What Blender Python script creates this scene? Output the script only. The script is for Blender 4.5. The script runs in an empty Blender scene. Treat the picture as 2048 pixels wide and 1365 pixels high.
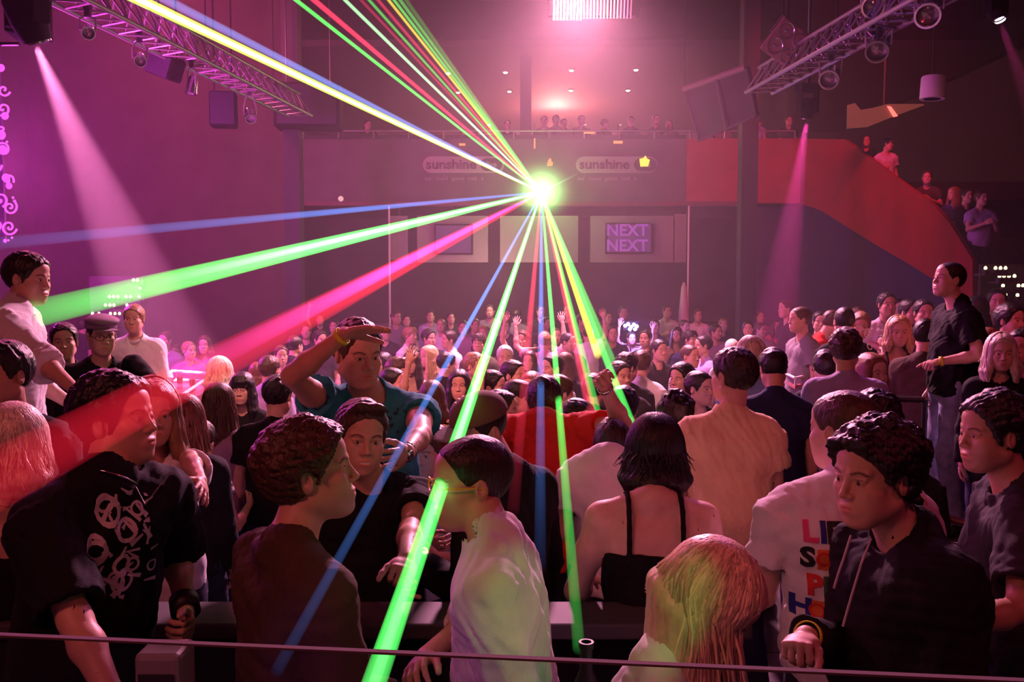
import bpy, bmesh, math, random
import numpy as np
from mathutils import Vector, Matrix

# ------------------------------------------------------------------ camera, exposure, world
sc = bpy.context.scene
COL = sc.collection
FOC, CX, CY = 1770.0, 1024.0, 682.5          # focal length and centre in pixels of the 2048 x 1365 frame
CAMZ, PITCH = 2.07, math.radians(3.6)
cam = bpy.data.cameras.new('camera'); cam.sensor_width = 36.0; cam.lens = FOC / 2048 * 36.0
cam.clip_start = .05; cam.clip_end = 200
camo = bpy.data.objects.new('camera', cam); COL.objects.link(camo)
camo.location = (0, 0, CAMZ); camo.rotation_euler = (math.pi / 2 - PITCH, 0, 0)
sc.camera = camo
sc.view_settings.view_transform = 'Standard'; sc.view_settings.look = 'None'
sc.view_settings.gamma = 1; sc.view_settings.use_curve_mapping = False
sc.view_settings.exposure = 0.0
sc.cycles.use_denoising = True
sc.cycles.volume_bounces = 0
sc.cycles.use_adaptive_sampling = True; sc.cycles.adaptive_threshold = .03
sc.cycles.max_bounces = 5; sc.cycles.diffuse_bounces = 2; sc.cycles.glossy_bounces = 2; sc.cycles.transmission_bounces = 4; sc.cycles.transparent_max_bounces = 24
sc.cycles.sample_clamp_indirect = 4.0
# ------------------------------------------------------------------ sight-line helpers (place things at a real distance)
def _ray(px, py):
    u = (px - CX) / FOC; v = -(py - CY) / FOC
    return np.array([u, math.cos(PITCH) + v * math.sin(PITCH), v * math.cos(PITCH) - math.sin(PITCH)])
def spot_at(px, py, Y):
    d = _ray(px, py); return np.array([0, 0, CAMZ]) + d * (Y / d[1])
def lamp(name, kind, loc, col, power, target=None, angle=30, blend=.4, radius=.1, size=None):
    L = bpy.data.lights.new(name, kind); L.color = col; L.energy = power
    if kind in ('POINT', 'SPOT'): L.shadow_soft_size = radius
    if kind == 'SPOT': L.spot_size = math.radians(angle); L.spot_blend = blend
    if kind == 'AREA': L.shape = 'RECTANGLE'; L.size, L.size_y = size
    o = bpy.data.objects.new(name, L); COL.objects.link(o); o.location = loc
    if target is not None: o.rotation_euler = (Vector(target) - Vector(loc)).to_track_quat('-Z', 'Y').to_euler()
    return o
w = bpy.data.worlds.new('night'); sc.world = w; w.use_nodes = True
w.node_tree.nodes['Background'].inputs[0].default_value = (.0, .0, .0, 1)

LASER = spot_at(1083, 385, 19.6)
# front wash over the people nearest the booth (lamps on the booth's own lighting bar)
lamp('booth_wash', 'AREA', (-2.2, -1.2, 4.9), (1, .19, .17), 54, target=(-.2, 3.2, 1.2), size=(1.0, .4))
lamp('booth_wash', 'AREA', (3.4, 0.4, 4.8), (1, .07, .16), 24, target=(1.8, 4, 1.2), size=(.9, .4))
# pink rim light from the bars over the floor
lamp('floor_wash', 'SPOT', (-4.2, 8.6, 6.2), (1, .13, .40), 680, target=(-.6, 3.0, 1.2), angle=50, blend=.7, radius=.15)
lamp('floor_wash', 'SPOT', (3.6, 8.6, 6.4), (.85, .18, .70), 340, target=(1.2, 3.2, 1.2), angle=46, blend=.7, radius=.15)
# crowd wash from the front bar
lamp('crowd_wash', 'SPOT', (-1.6, 2.2, 6.6), (1, .32, .32), 2100, target=(-.4, 10.5, .9), angle=52, blend=.8, radius=.3)
lamp('crowd_wash', 'SPOT', (4.6, 3.0, 6.2), (1, .08, .15), 380, target=(5.0, 10.0, 1.0), angle=55, blend=.8, radius=.3)
# LED blind
lamp('led_glow', 'SPOT', spot_at(1165, -20, 12.3), (1, .34, .56), 13000, target=(-.3, 8.2, 0), angle=105, blend=1, radius=.3)
lamp('upper_room_glow', 'POINT', (1.4, 28.0, 7.0), (1, .30, .22), 900, radius=.4)
# magenta wash on the left wall
lamp('magenta_wash', 'POINT', spot_at(-60, 330, 9.6), (1, .07, .85), 1150, radius=.3)
lamp('left_wash', 'POINT', spot_at(330, 40, 15.0), (1, .13, .30), 620, radius=.5)
# red wash on the stair wall
lamp('stair_wash', 'SPOT', (5.5, 13.0, 7.8), (1, .03, .08), 1000, target=(6.6, 18.5, 4.0), angle=75, blend=.8, radius=.3)
lamp('bar_wash', 'POINT', spot_at(1000, 560, 18.8), (1, .60, .50), 90, radius=.4)
# moving heads
lamp('beam_left', 'SPOT', spot_at(72, 92, 8.0), (1, .26, .66), 52000, target=spot_at(345, 720, 9.2), angle=19.5, blend=.5, radius=.03)
lamp('beam_right', 'SPOT', spot_at(1613, 242, 11.0), (1, .07, .48), 24000, target=spot_at(1553, 640, 11.6), angle=15, blend=.45, radius=.03)
lamp('beam_far_right', 'SPOT', spot_at(2000, 45, 10.0), (1, .07, .42), 2600, target=spot_at(2110, 330, 9.4), angle=13, blend=.6, radius=.03)
# laser spill
lamp('laser_glow', 'POINT', LASER - np.array([0, .7, 0]), (.30, 1, .14), 60, radius=.12)
lamp('truss_violet', 'SPOT', (3.2, 7.2, 6.4), (.45, .15, 1), 60, target=spot_at(1790, 60, 8.6), angle=50, blend=.5, radius=.05)  # unseen violet spot added for highlights on the truss lamps
# unseen spots added near the booth for the coloured patches on the front row
lamp('added_green_spot', 'SPOT', (1.5, -.6, 2.9), (.12, 1, .18), 75, target=spot_at(1035, 1270, 2.15), angle=7.5, blend=.5, radius=.01)
lamp('added_green_spot', 'SPOT', (1.2, -.5, 2.9), (.10, 1, .16), 13, target=spot_at(1245, 1355, 1.75), angle=5, blend=.5, radius=.01)
lamp('added_violet_spot', 'SPOT', (-1.6, .4, 1.4), (.60, .14, 1), 16, target=spot_at(940, 1300, 2.2), angle=16, blend=.6, radius=.05)
# ------------------------------------------------------------------ implicit-surface modelling
def V(*a): return np.array(a, dtype=np.float64)
def nrm(v):
    v = np.asarray(v, float); return v / (np.linalg.norm(v) + 1e-12)
def cross(a, b): return np.cross(a, b)

def make_axis(lo, hi, coarse, fines):
    """monotone coordinate axis: spacing 'coarse', refined inside the intervals (a,b,h)"""
    pts = [lo]; x = lo
    while x < hi:
        h = coarse
        for a, b, hh in fines:
            if a - coarse * .5 <= x <= b: h = min(h, hh)
        x += h; pts.append(x)
    return np.array(pts)

class Field:
    def __init__(s, lo, hi, coarse, fines=()):
        s.ax = [make_axis(lo[i], hi[i], coarse, [(f[0][i], f[1][i], f[2]) for f in fines]) for i in range(3)]
        s.F = np.full([len(a) for a in s.ax], 0.5, np.float32)
    def box(s, lo, hi):
        i0 = [max(0, int(np.searchsorted(s.ax[i], lo[i])) - 1) for i in range(3)]
        i1 = [min(len(s.ax[i]), int(np.searchsorted(s.ax[i], hi[i])) + 1) for i in range(3)]
        if any(b - a < 1 for a, b in zip(i0, i1)): return None
        sl = tuple(slice(a, b) for a, b in zip(i0, i1))
        X = s.ax[0][sl[0]][:, None, None].astype(np.float32); Y = s.ax[1][sl[1]][None, :, None].astype(np.float32)
        Z = s.ax[2][sl[2]][None, None, :].astype(np.float32)
        return sl, X, Y, Z
    def apply(s, prim, k=.02, mode='add', grow=0.0):
        fn, lo, hi = prim
        m = k + .03 + abs(grow)
        b = s.box(lo - m, hi + m)
        if b is None: return
        sl, X, Y, Z = b
        d = fn(X, Y, Z) - grow
        A = s.F[sl]
        if mode == 'add':
            h = np.maximum(k - np.abs(A - d), 0) / max(k, 1e-6)
            s.F[sl] = np.minimum(A, d) - h * h * k * .25
        elif mode == 'sub':
            d = -d
            h = np.maximum(k - np.abs(A - d), 0) / max(k, 1e-6)
            s.F[sl] = np.maximum(A, d) + h * h * k * .25
    def clip(s, fn, k=.004):
        X = s.ax[0][:, None, None].astype(np.float32); Y = s.ax[1][None, :, None].astype(np.float32); Z = s.ax[2][None, None, :].astype(np.float32)
        d = fn(X, Y, Z); A = s.F
        h = np.maximum(k - np.abs(A - d), 0) / k
        s.F = np.maximum(A, d) + h * h * k * .25
    def ripple(s, amp, freq, seed=0, lo=None, hi=None, stretch=(1, 1, 1), ridged=False):
        """wrinkles: sum of a few warped sine waves added to the distance"""
        sl = (slice(None),) * 3
        X, Y, Z = np.ix_(*[a.astype(np.float32) for a in s.ax])
        if lo is not None:
            b = s.box(np.array(lo), np.array(hi))
            if b is None: return
            sl, X, Y, Z = b
        A = s.F[sl]
        near = np.abs(A) < (.05 + amp)
        if not near.any(): return
        idx = np.nonzero(near)
        x = np.broadcast_to(X, A.shape)[idx]; y = np.broadcast_to(Y, A.shape)[idx]; z = np.broadcast_to(Z, A.shape)[idx]
        r = np.random.RandomState(seed)
        n = np.zeros_like(x)
        x = x * stretch[0]; y = y * stretch[1]; z = z * stretch[2]
        for o in range(4):
            f = freq * (1.55 ** o)
            v = r.normal(size=3); v /= np.linalg.norm(v); w = r.normal(size=3); w /= np.linalg.norm(w); ph = r.uniform(0, 6.28, 2)
            q = np.sin((x * w[0] + y * w[1] + z * w[2]) * f * .9 + ph[0]) * 1.3
            t = np.sin((x * v[0] + y * v[1] + z * v[2]) * f * 1.6 + q + ph[1])
            if ridged: t = 1 - 2 * np.abs(t)
            n += t / (1.25 ** o)
        A[idx] += (n * amp / 2.2).astype(np.float32)
        s.F[sl] = A
    def mesh(s):
        F = s.F; ins = F < 0
        nx, ny, nz = F.shape
        cnt = np.zeros((nx - 1, ny - 1, nz - 1), np.int8)
        for i in (0, 1):
            for j in (0, 1):
                for k in (0, 1):
                    cnt += ins[i:nx - 1 + i, j:ny - 1 + j, k:nz - 1 + k]
        act = (cnt > 0) & (cnt < 8)
        I, J, K = np.nonzero(act)
        if len(I) == 0: return np.zeros((0, 3)), np.zeros((0, 4), int)
        vid = np.full(act.shape, -1, np.int32); vid[I, J, K] = np.arange(len(I))
        acc = np.zeros((len(I), 3)); n = np.zeros(len(I))
        ax = s.ax
        cor = [(i, j, k) for i in (0, 1) for j in (0, 1) for k in (0, 1)]
        val = {c: F[I + c[0], J + c[1], K + c[2]] for c in cor}
        pos = {c: np.stack([ax[0][I + c[0]], ax[1][J + c[1]], ax[2][K + c[2]]], 1) for c in cor}
        for a in cor:
            for d in range(3):
                if a[d]: continue
                b = list(a); b[d] = 1; b = tuple(b)
                va, vb = val[a], val[b]
                m = (va < 0) != (vb < 0)
                t = np.where(m, va / np.where(m, va - vb, 1), 0)
                p = pos[a] + (pos[b] - pos[a]) * t[:, None]
                acc += p * m[:, None]; n += m
        verts = acc / n[:, None]
        quads = []
        for d in range(3):
            e1 = (d + 1) % 3; e2 = (d + 2) % 3
            A = ins[tuple(slice(0, -1) if q == d else slice(1, -1) for q in range(3))]
            B = ins[tuple(slice(1, None) if q == d else slice(1, -1) for q in range(3))]
            for m, flip in ((A & ~B, False), (~A & B, True)):
                idx = list(np.nonzero(m))
                idx[e1] = idx[e1] + 1; idx[e2] = idx[e2] + 1
                c = []
                for o1, o2 in ((0, 0), (-1, 0), (-1, -1), (0, -1)):
                    q = [idx[0], idx[1], idx[2]]
                    q[e1] = idx[e1] + o1; q[e2] = idx[e2] + o2
                    c.append(vid[q[0], q[1], q[2]])
                c = np.stack(c, 1)
                if flip: c = c[:, ::-1]
                quads.append(c)
        quads = np.concatenate(quads)
        return verts, quads[(quads >= 0).all(1)]

# primitives: (distance function, low corner, high corner)
def p_cone(a, b, ra, rb):
    a = np.asarray(a, float); b = np.asarray(b, float); ab = b - a; L = float(ab @ ab) + 1e-12
    def fn(X, Y, Z):
        x = X - a[0]; y = Y - a[1]; z = Z - a[2]
        t = np.clip((x * ab[0] + y * ab[1] + z * ab[2]) / L, 0, 1)
        return np.sqrt((x - t * ab[0]) ** 2 + (y - t * ab[1]) ** 2 + (z - t * ab[2]) ** 2) - (ra + (rb - ra) * t)
    r = max(ra, rb)
    return fn, np.minimum(a, b) - r, np.maximum(a, b) + r
def p_flat(a, b, wa, wb, fa, fb, side):
    """capsule whose section is an ellipse: half width w along 'side', half depth f across"""
    a = np.asarray(a, float); b = np.asarray(b, float); ab = b - a; L = float(ab @ ab) + 1e-12
    sd = np.asarray(side, float); sd = nrm(sd - ab * (sd @ ab) / L)
    def fn(X, Y, Z):
        x = X - a[0]; y = Y - a[1]; z = Z - a[2]
        t = np.clip((x * ab[0] + y * ab[1] + z * ab[2]) / L, 0, 1)
        x = x - t * ab[0]; y = y - t * ab[1]; z = z - t * ab[2]
        W = wa + (wb - wa) * t; D = fa + (fb - fa) * t
        s2 = (x * sd[0] + y * sd[1] + z * sd[2]) ** 2
        r2 = np.maximum(x * x + y * y + z * z - s2, 0)
        k0 = np.sqrt(s2 / W ** 2 + r2 / D ** 2); k1 = np.sqrt(s2 / W ** 4 + r2 / D ** 4) + 1e-6
        return k0 * (k0 - 1) / k1
    r = max(wa, wb, fa, fb)
    return fn, np.minimum(a, b) - r, np.maximum(a, b) + r
def p_ell(c, r, R=None):
    c = np.asarray(c, float); r = np.asarray(r, float); R = np.eye(3) if R is None else R   # rows of R = local axes
    def fn(X, Y, Z):
        x = X - c[0]; y = Y - c[1]; z = Z - c[2]
        q = [x * R[i, 0] + y * R[i, 1] + z * R[i, 2] for i in range(3)]
        k0 = np.sqrt((q[0] / r[0]) ** 2 + (q[1] / r[1]) ** 2 + (q[2] / r[2]) ** 2)
        k1 = np.sqrt((q[0] / r[0] ** 2) ** 2 + (q[1] / r[1] ** 2) ** 2 + (q[2] / r[2] ** 2) ** 2) + 1e-6
        return k0 * (k0 - 1) / k1
    e = max(r)
    return fn, c - e, c + e

def to_obj(name, verts, quads, mats, origin=(0, 0, 0), parent=None, colors=None, smooth=True, link_obj=True, tint=None):
    me = bpy.data.meshes.new(name)
    v = np.asarray(verts, np.float32) - np.asarray(origin, np.float32)
    q = np.asarray(quads, np.int32)
    me.vertices.add(len(v)); me.vertices.foreach_set('co', v.ravel())
    k = q.shape[1]
    me.loops.add(q.size); me.loops.foreach_set('vertex_index', q.ravel())
    me.polygons.add(len(q)); me.polygons.foreach_set('loop_start', np.arange(0, q.size, k, dtype=np.int32))
    me.polygons.foreach_set('loop_total', np.full(len(q), k, np.int32))
    if smooth: me.polygons.foreach_set('use_smooth', np.ones(len(q), bool))
    if colors is not None:
        at = me.color_attributes.new('tone', 'FLOAT_COLOR', 'POINT')
        c = np.ones((len(v), 4), np.float32); c[:, :3] = colors
        at.data.foreach_set('color', c.ravel())
    me.update(); me.validate()
    for m in (mats if isinstance(mats, (list, tuple)) else [mats]): me.materials.append(m)
    o = bpy.data.objects.new(name, me)
    COL.objects.link(o)
    if parent is not None: o.parent = parent
    return o

# ------------------------------------------------------------------ anatomy
def frame(yaw, pitch=0., roll=0.):
    """rows: left, forward, up of a figure; yaw 0 faces the camera, +90 faces +x"""
    y, p, r = math.radians(yaw), math.radians(pitch), math.radians(roll)
    f = V(math.sin(y), -math.cos(y), 0); l = V(math.cos(y), math.sin(y), 0); u = V(0, 0, 1)
    f, u = f * math.cos(p) + u * math.sin(p), u * math.cos(p) - f * math.sin(p)
    l, u = l * math.cos(r) + u * math.sin(r), u * math.cos(r) - l * math.sin(r)
    return np.stack([l, f, u])

def head_prims(hc, R, s=1., female=False, jaw=1., nose=1.):
    def T(x, y, z): return hc + s * (R[0] * x + R[1] * y + R[2] * z)
    E = lambda c, r, rr=None: p_ell(T(*c), np.array(r) * s, R if rr is None else rr)
    C = lambda a, b, ra, rb: p_cone(T(*a), T(*b), ra * s, rb * s)
    jw = .92 if female else 1.0
    L = [(E((0, -.018, .030), (.074, .095, .088)), .0, 'add'),
         (E((0, .022, -.030), (.062 * jw, .066, .085)), .04, 'add'),
         (E((0, .052, -.088), (.036 * jw, .032, .028)), .03, 'add'),
         (E((0, .074, -.101), (.019 * jw, .014, .015)), .02, 'add'),
         (E((0, .03, .055), (.062, .060, .048)), .03, 'add')]
    for q in (1, -1):
        L += [(C((q * .056 * jw, -.002, -.058), (q * .020, .055, -.098), .017 * jaw, .015), .03, 'add'),
              (E((q * .043, .056, -.020), (.020, .024, .017)), .02, 'add'),
              (E((q * .034, .050, -.052), (.026, .030, .034)), .03, 'add'),
              (C((q * .012, .084, .021), (q * .046, .070, .024), .0085 if female else .011, .008), .012, 'add'),
              (E((q * .031, .098, .003), (.019, .022, .0115)), .012, 'sub'),
              (E((q * .031, .0745, .001), (.0135, .0135, .0125)), .003, 'add'),
              (C((q * .018, .085, .009), (q * .045, .076, .009), .0042, .0042), .005, 'add'),
              (C((q * .019, .083, -.009), (q * .044, .075, -.010), .003, .003), .006, 'add')]
    nose = nose * (.955 if female else 1.)
    L += [(C((0, .083, .016), (0, .104 * nose, -.027), .0072, .0086), .010, 'add'),
          (E((0, .103 * nose, -.030), (.0098, .011, .0085)), .006, 'add')]
    for q in (1, -1): L += [(E((q * .0125, .094, -.034), (.0085, .010, .0075)), .006, 'add')]
    L += [(E((0, .083, -.068), (.030, .014, .020)), .012, 'add'),
          (E((0, .092, -.0605), (.0215, .0070, .0055)), .005, 'add'),
          (E((0, .0905, -.0730), (.0185, .0072, .0062)), .005, 'add'),
          (E((0, .1015, -.0668), (.0235, .0070, .0018)), .003, 'sub')]
    for q in (1, -1):
        a = math.radians(18) * q
        RR = np.stack([R[0] * math.cos(a) + R[1] * math.sin(a) * -1 * 1, R[1] * math.cos(a) + R[0] * math.sin(a), R[2]])
        L += [(E((q * .079, -.010, -.006), (.0085, .020, .031), RR), .006, 'add'),
              (E((q * .090, -.006, -.002), (.0080, .011, .017), RR), .004, 'sub')]
    return L, T

def hand_prims(w, d, n, curl=(20, 25, 20), spread=6., s=1., thumb=35., side=1, point=False, thumb_curl=12.):
    """w wrist, d direction towards the knuckles, n palm normal (points out of the palm), side +1: thumb on the d x n side"""
    d = nrm(d); n = nrm(n - d * (n @ d)); t = nrm(cross(d, n)) * side     # t = towards the thumb
    P = [(p_flat(w, w + d * .050 * s, .027 * s, .036 * s, .017 * s, .014 * s, t), .012),
         (p_flat(w + d * .040 * s, w + d * .078 * s, .037 * s, .039 * s, .0145 * s, .012 * s, t), .01),
         (p_ell(w + (d * .038 + t * .026 + n * .006) * s, np.array([.026, .017, .016]) * s, np.stack([nrm(d + t * .4), nrm(cross(n, nrm(d + t * .4))), n])), .01)]
    tips = []
    for i, (off, L0, r) in enumerate(((.030, .0760, .0092), (.0102, .085, .0095), (-.0100, .079, .0092), (-.0290, .063, .0080))):
        a = math.radians(spread) * (off / .0102) * .6
        dd = d * math.cos(a) + t * math.sin(a)
        p = w + (d * (.083 - abs(off - .008) * .22) + t * off) * s
        cu = list(curl)
        if point and i == 0: cu = [4, 4, 3]
        ang = 0.
        cu[0] += (0, 2, 4, 7)[i] * .6
        for j, fr in enumerate((.46, .30, .24)):
            ang += math.radians(cu[j])
            v = dd * math.cos(ang) + n * math.sin(ang)
            q = p + v * L0 * fr * s
            P.append((p_cone(p, q, r * s * (1 - .07 * j), r * s * (.93 - .08 * j)), .003)); p = q
        tips.append(p)
    a = math.radians(thumb)
    v0 = d * math.cos(a) + t * math.sin(a) + n * .28
    p = w + (d * .026 + t * .027 + n * .006) * s
    for j, (L0, r) in enumerate(((.042, .0125), (.032, .0105), (.025, .0092))):
        b = math.radians(thumb_curl) * j
        v = nrm(nrm(v0) * math.cos(b) + nrm(d * .6 - t * .55 + n * .55) * math.sin(b))
        q = p + v * L0 * s
        P.append((p_cone(p, q, r * s, r * .92 * s), .005)); p = q
    return P

SKIN_TONE = V(1, 1, 1)
def face_colors(v, hc, R, s, brow=.28, lips=V(1.0, .55, .52), eye=(.03, .02, .018), female=False, beard=0., smile=False):
    q = (v - hc) @ R.T / s
    c = np.ones((len(v), 3))
    def blob(cx, cy, cz, rx, ry, rz, soft=.35):
        d = np.sqrt(((q[:, 0] - cx) / rx) ** 2 + ((q[:, 1] - cy) / ry) ** 2 + ((q[:, 2] - cz) / rz) ** 2)
        return np.clip((1 - d) / soft, 0, 1)[:, None]
    def mix(m, col):
        nonlocal c
        c = c * (1 - m) + np.asarray(col) * m
    for sx in (1, -1):
        for k, (x0, z0) in enumerate(((.018, .022), (.026, .0255), (.034, .0270), (.042, .0255), (.049, .021))):
            mix(blob(sx * x0, .085, z0, .0075, .03, .0030 if female else .0042, .5) * (1 - brow), (.12, .07, .06))
        mix(blob(sx * .031, .086, .001, .0115, .016, .0048, .3), (.95, 1.25, 1.4))
        mix(blob(sx * .031, .088, .001, .0060, .016, .0062, .25), eye)
        mix(blob(sx * .031, .086, .0085, .0150, .02, .0022, .5) * .8, (.15, .08, .07))
    mix(blob(0, .10, -.067, .0245, .022, .0125, .4) * .8, lips)
    if smile:
        mix(blob(0, .10, -.067, .031, .022, .0125, .4) * .8, lips); mix(blob(0, .10, -.0665, .024, .022, .0052, .3), (1.2, 1.9, 2.2))
    for sx in (1, -1):
        mix(blob(sx * .0075, .100, -.0405, .004, .008, .003, .5) * .8, (.2, .07, .06))
    if beard > 0:
        m = np.clip((-.040 - q[:, 2]) / .02, 0, 1) * np.clip((q[:, 1] + .01) / .02, 0, 1) * np.clip((q[:, 2] + .13) / .015, 0, 1)
        lip = blob(0, .10, -.067, .027, .03, .014, .3)[:, 0]
        mix((m * (1 - lip) * beard)[:, None], (.35, .25, .25))
    return c
def p_tube(a, b, ra, rb, t0=0., t1=1.):
    """tapered cylinder with flat ends"""
    a = np.asarray(a, float); b = np.asarray(b, float); ab = b - a; Ln = float(np.linalg.norm(ab)); u = ab / Ln
    def fn(X, Y, Z):
        x = X - a[0]; y = Y - a[1]; z = Z - a[2]
        t = (x * u[0] + y * u[1] + z * u[2])
        rad = np.sqrt(np.maximum(x * x + y * y + z * z - t * t, 0)) - (ra + (rb - ra) * t / Ln)
        return np.maximum(rad, np.maximum(t - t1 * Ln, t0 * Ln - t))
    r = max(ra, rb) * 1.15
    p, q = a + ab * t0, a + ab * t1
    return fn, np.minimum(p, q) - r, np.maximum(p, q) + r

def ray_dir(px, py):
    u = (px - CX) / FOC; v = -(py - CY) / FOC
    return V(u, math.cos(PITCH) + v * math.sin(PITCH), v * math.cos(PITCH) - math.sin(PITCH))
def at(px, py, Y):
    """world point seen at pixel (px,py) at distance Y along the room"""
    d = ray_dir(px, py); return V(0, 0, CAMZ) + d * (Y / d[1])
def reach(p, L, px, py, near=True):
    """point at distance L from p along the sight line through (px,py)"""
    d = nrm(ray_dir(px, py)); o = V(0, 0, CAMZ) - p
    b = float(o @ d); c = float(o @ o) - L * L; q = b * b - c
    t = -b if q < 0 else (-b - math.sqrt(q) if near else -b + math.sqrt(q))
    r = V(0, 0, CAMZ) + d * t
    return p + nrm(r - p) * L

def solve_arm(sh, B, a, s, side):
    """a: dict(u=upper, f=fore, h=hand dir, n=palm normal); each a body-frame 3-vector (out, fwd, up) or a ('px',x,y,near) sight"""
    out = B[0] * side
    def vec(q): return nrm(out * q[0] + B[1] * q[1] + B[2] * q[2])
    def stepto(p, L, q): return reach(p, L, q[1], q[2], q[3] if len(q) > 3 else True) if q[0] == 'px' else p + vec(q) * L
    el = stepto(sh, .285 * s, a['u']); wr = stepto(el, .255 * s, a['f'])
    fd = nrm(wr - el)
    hd = a.get('h'); hd = fd if hd is None else (nrm(stepto(wr, .18 * s, hd) - wr) if hd[0] == 'px' else vec(hd))
    n = a.get('n'); n = vec(n) if n is not None else -out * 1.0
    if abs(float(nrm(n) @ hd)) > .95: n = B[1]
    return el, wr, hd, n

ARM = dict(
    down=dict(u=(.16, -.05, -1), f=(.10, .22, -1), n=(-1, .1, 0), curl=(18, 25, 18)),
    bent=dict(u=(.25, -.1, -1), f=(-.25, 1, .15), n=(-.6, 0, -.8), curl=(55, 70, 45)),
    up=dict(u=(.75, .15, .65), f=(.05, .15, 1), n=(-.2, 1, .1), curl=(8, 10, 8), spread=9),
    high=dict(u=(.35, .25, .9), f=(-.15, .15, 1), n=(0, 1, .1), curl=(8, 12, 8), spread=9),
    fist=dict(u=(.6, .3, .45), f=(-.1, .3, 1), n=(-.2, 1, .1), curl=(75, 85, 60)),
    clap=dict(u=(.25, .35, -.9), f=(-.62, .75, .35), n=(-1, 0, .1), curl=(12, 12, 10)),
    cross=dict(u=(.25, .25, -1), f=(-1, .55, .05), n=(0, -1, 0), curl=(25, 25, 20)),
    reachf=dict(u=(.2, .8, -.5), f=(-.1, 1, -.15), n=(0, 0, -1), curl=(20, 25, 20)),
)

def skeleton(sp):
    s = sp.get('s', 1.); fem = sp.get('female', False)
    hc = np.asarray(sp['hc'], float)
    R = frame(sp.get('hy', 0), sp.get('hp', 0), sp.get('hr', 0))
    B = frame(sp.get('by', sp.get('hy', 0)), 0, 0)
    ln = sp.get('lean', (0, 0))
    tu = nrm(V(0, 0, 1) + B[0] * ln[0] + B[1] * ln[1])
    TB = np.stack([nrm(B[0] - tu * (B[0] @ tu)), nrm(B[1] - tu * (B[1] @ tu)), tu])
    if 'nb' in sp: nb = reach(hc, .19 * s, *sp['nb'])
    else: nb = hc - R[2] * .105 * s - tu * .085 * s - TB[1] * .038 * s
    shw = (.155 if fem else .178) * s * sp.get('wide', 1.)
    shr = sp.get('shrug', (0, 0))
    shL = nb - tu * (.068 - shr[0]) * s + TB[0] * shw; shR = nb - tu * (.068 - shr[1]) * s - TB[0] * shw
    pel = nb - tu * .53 * s
    fl = sp['floor']
    K = dict(s=s, hc=hc, R=R, B=TB, up=tu, nb=nb, shL=shL, shR=shR, pel=pel, fem=fem)
    legs = []
    st = sp.get('step', (.02, -.02))
    for q, f0 in ((1, st[0]), (-1, st[1])):
        hip = pel + TB[0] * q * .088 * s - tu * .02 * s
        foot = V(hip[0], hip[1], fl + .085 * s) + B[0] * q * sp.get('stance', .05) * s + B[1] * f0
        foot += (V(nb[0], nb[1], 0) - V(pel[0], pel[1], 0)) * sp.get('under', .35)
        d = foot - hip; Ld = np.linalg.norm(d); L1 = L2 = .425 * s
        if Ld > L1 + L2 - .002: L1 = L2 = Ld / 2 + .002
        bend = math.sqrt(max(L1 * L1 - (Ld / 2) ** 2, 0))
        knee = (hip + foot) / 2 + B[1] * bend
        legs.append((hip, knee, foot))
    K['legs'] = legs; K['F'] = B
    K['arms'] = []
    for q, nm, sh in ((1, 'L', shL), (-1, 'R', shR)):
        a = sp.get('arm' + nm, 'down')
        a = ARM[a] if isinstance(a, str) else a
        K['arms'].append((sh,) + solve_arm(sh, TB, a, s, q) + (a, q))
    return K

def torso_prims(K, g=0., loose=0.):
    s, nb, tu, l, f, fem = K['s'], K['nb'], K['up'], K['B'][0], K['B'][1], K['fem']
    P = lambda dn, fw=0., sd=0.: nb - tu * dn * s + f * fw * s + l * sd * s
    w = K.get('wide', 1.); G = g
    L = [(p_flat(P(.30, .005), P(.13, -.005), (.138 if fem else .150) * s * w + G + loose * .6, (.140 if fem else .168) * s * w + G, .098 * s + G + loose, .098 * s + G, l), .03),
         (p_flat(P(.46, .0), P(.30, .005), (.128 if fem else .142) * s * w + G + loose, (.122 if fem else .142) * s * w + G + loose, .095 * s + G + loose, .094 * s + G + loose, l), .05),
         (p_flat(P(.56, -.005), P(.47, 0), (.165 if fem else .150) * s * w + G + loose * .5, (.150 if fem else .142) * s * w + G + loose * .5, .108 * s + G + loose * .3, .10 * s + G + loose * .3, l), .05)]
    for q, sh in ((1, K['shL']), (-1, K['shR'])):
        L += [(p_cone(P(-.005, -.018, q * .02), sh + tu * .004 * s - l * q * .01 * s, .046 * s + G, .050 * s + G), .045),
              (p_ell(P(.14, .045, q * .075), (np.array([.085, .05, .07]) * s + G), K['B']), .04),
              (p_ell(P(.16, -.055, q * .085), (np.array([.075, .045, .10]) * s + G), K['B']), .04)]
        if fem: L.append((p_ell(P(.205, .085, q * .072), (np.array([.058, .058, .058]) * s + G), K['B']), .03))
    if K.get('belly'): L.append((p_ell(P(.42, .05), (np.array([.13, .10, .13]) * s + G), K['B']), .05))
    return L

def arm_prims(K, a, g=0.):
    sh, el, wr, hd, n, opt, q = a; s = K['s'] * (.86 if K['fem'] else 1.) * K.get('armw', 1.)
    mid = sh + (el - sh) * .45
    u = el + (wr - el) * .3
    return [(p_cone(sh, mid, .054 * s + g, .050 * s + g), .035), (p_cone(mid, el, .050 * s + g, .040 * s + g), .02),
            (p_cone(el, u, .041 * s + g, .043 * s + g), .02), (p_cone(u, wr, .043 * s + g, .0275 * s + g), .02)]

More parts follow.
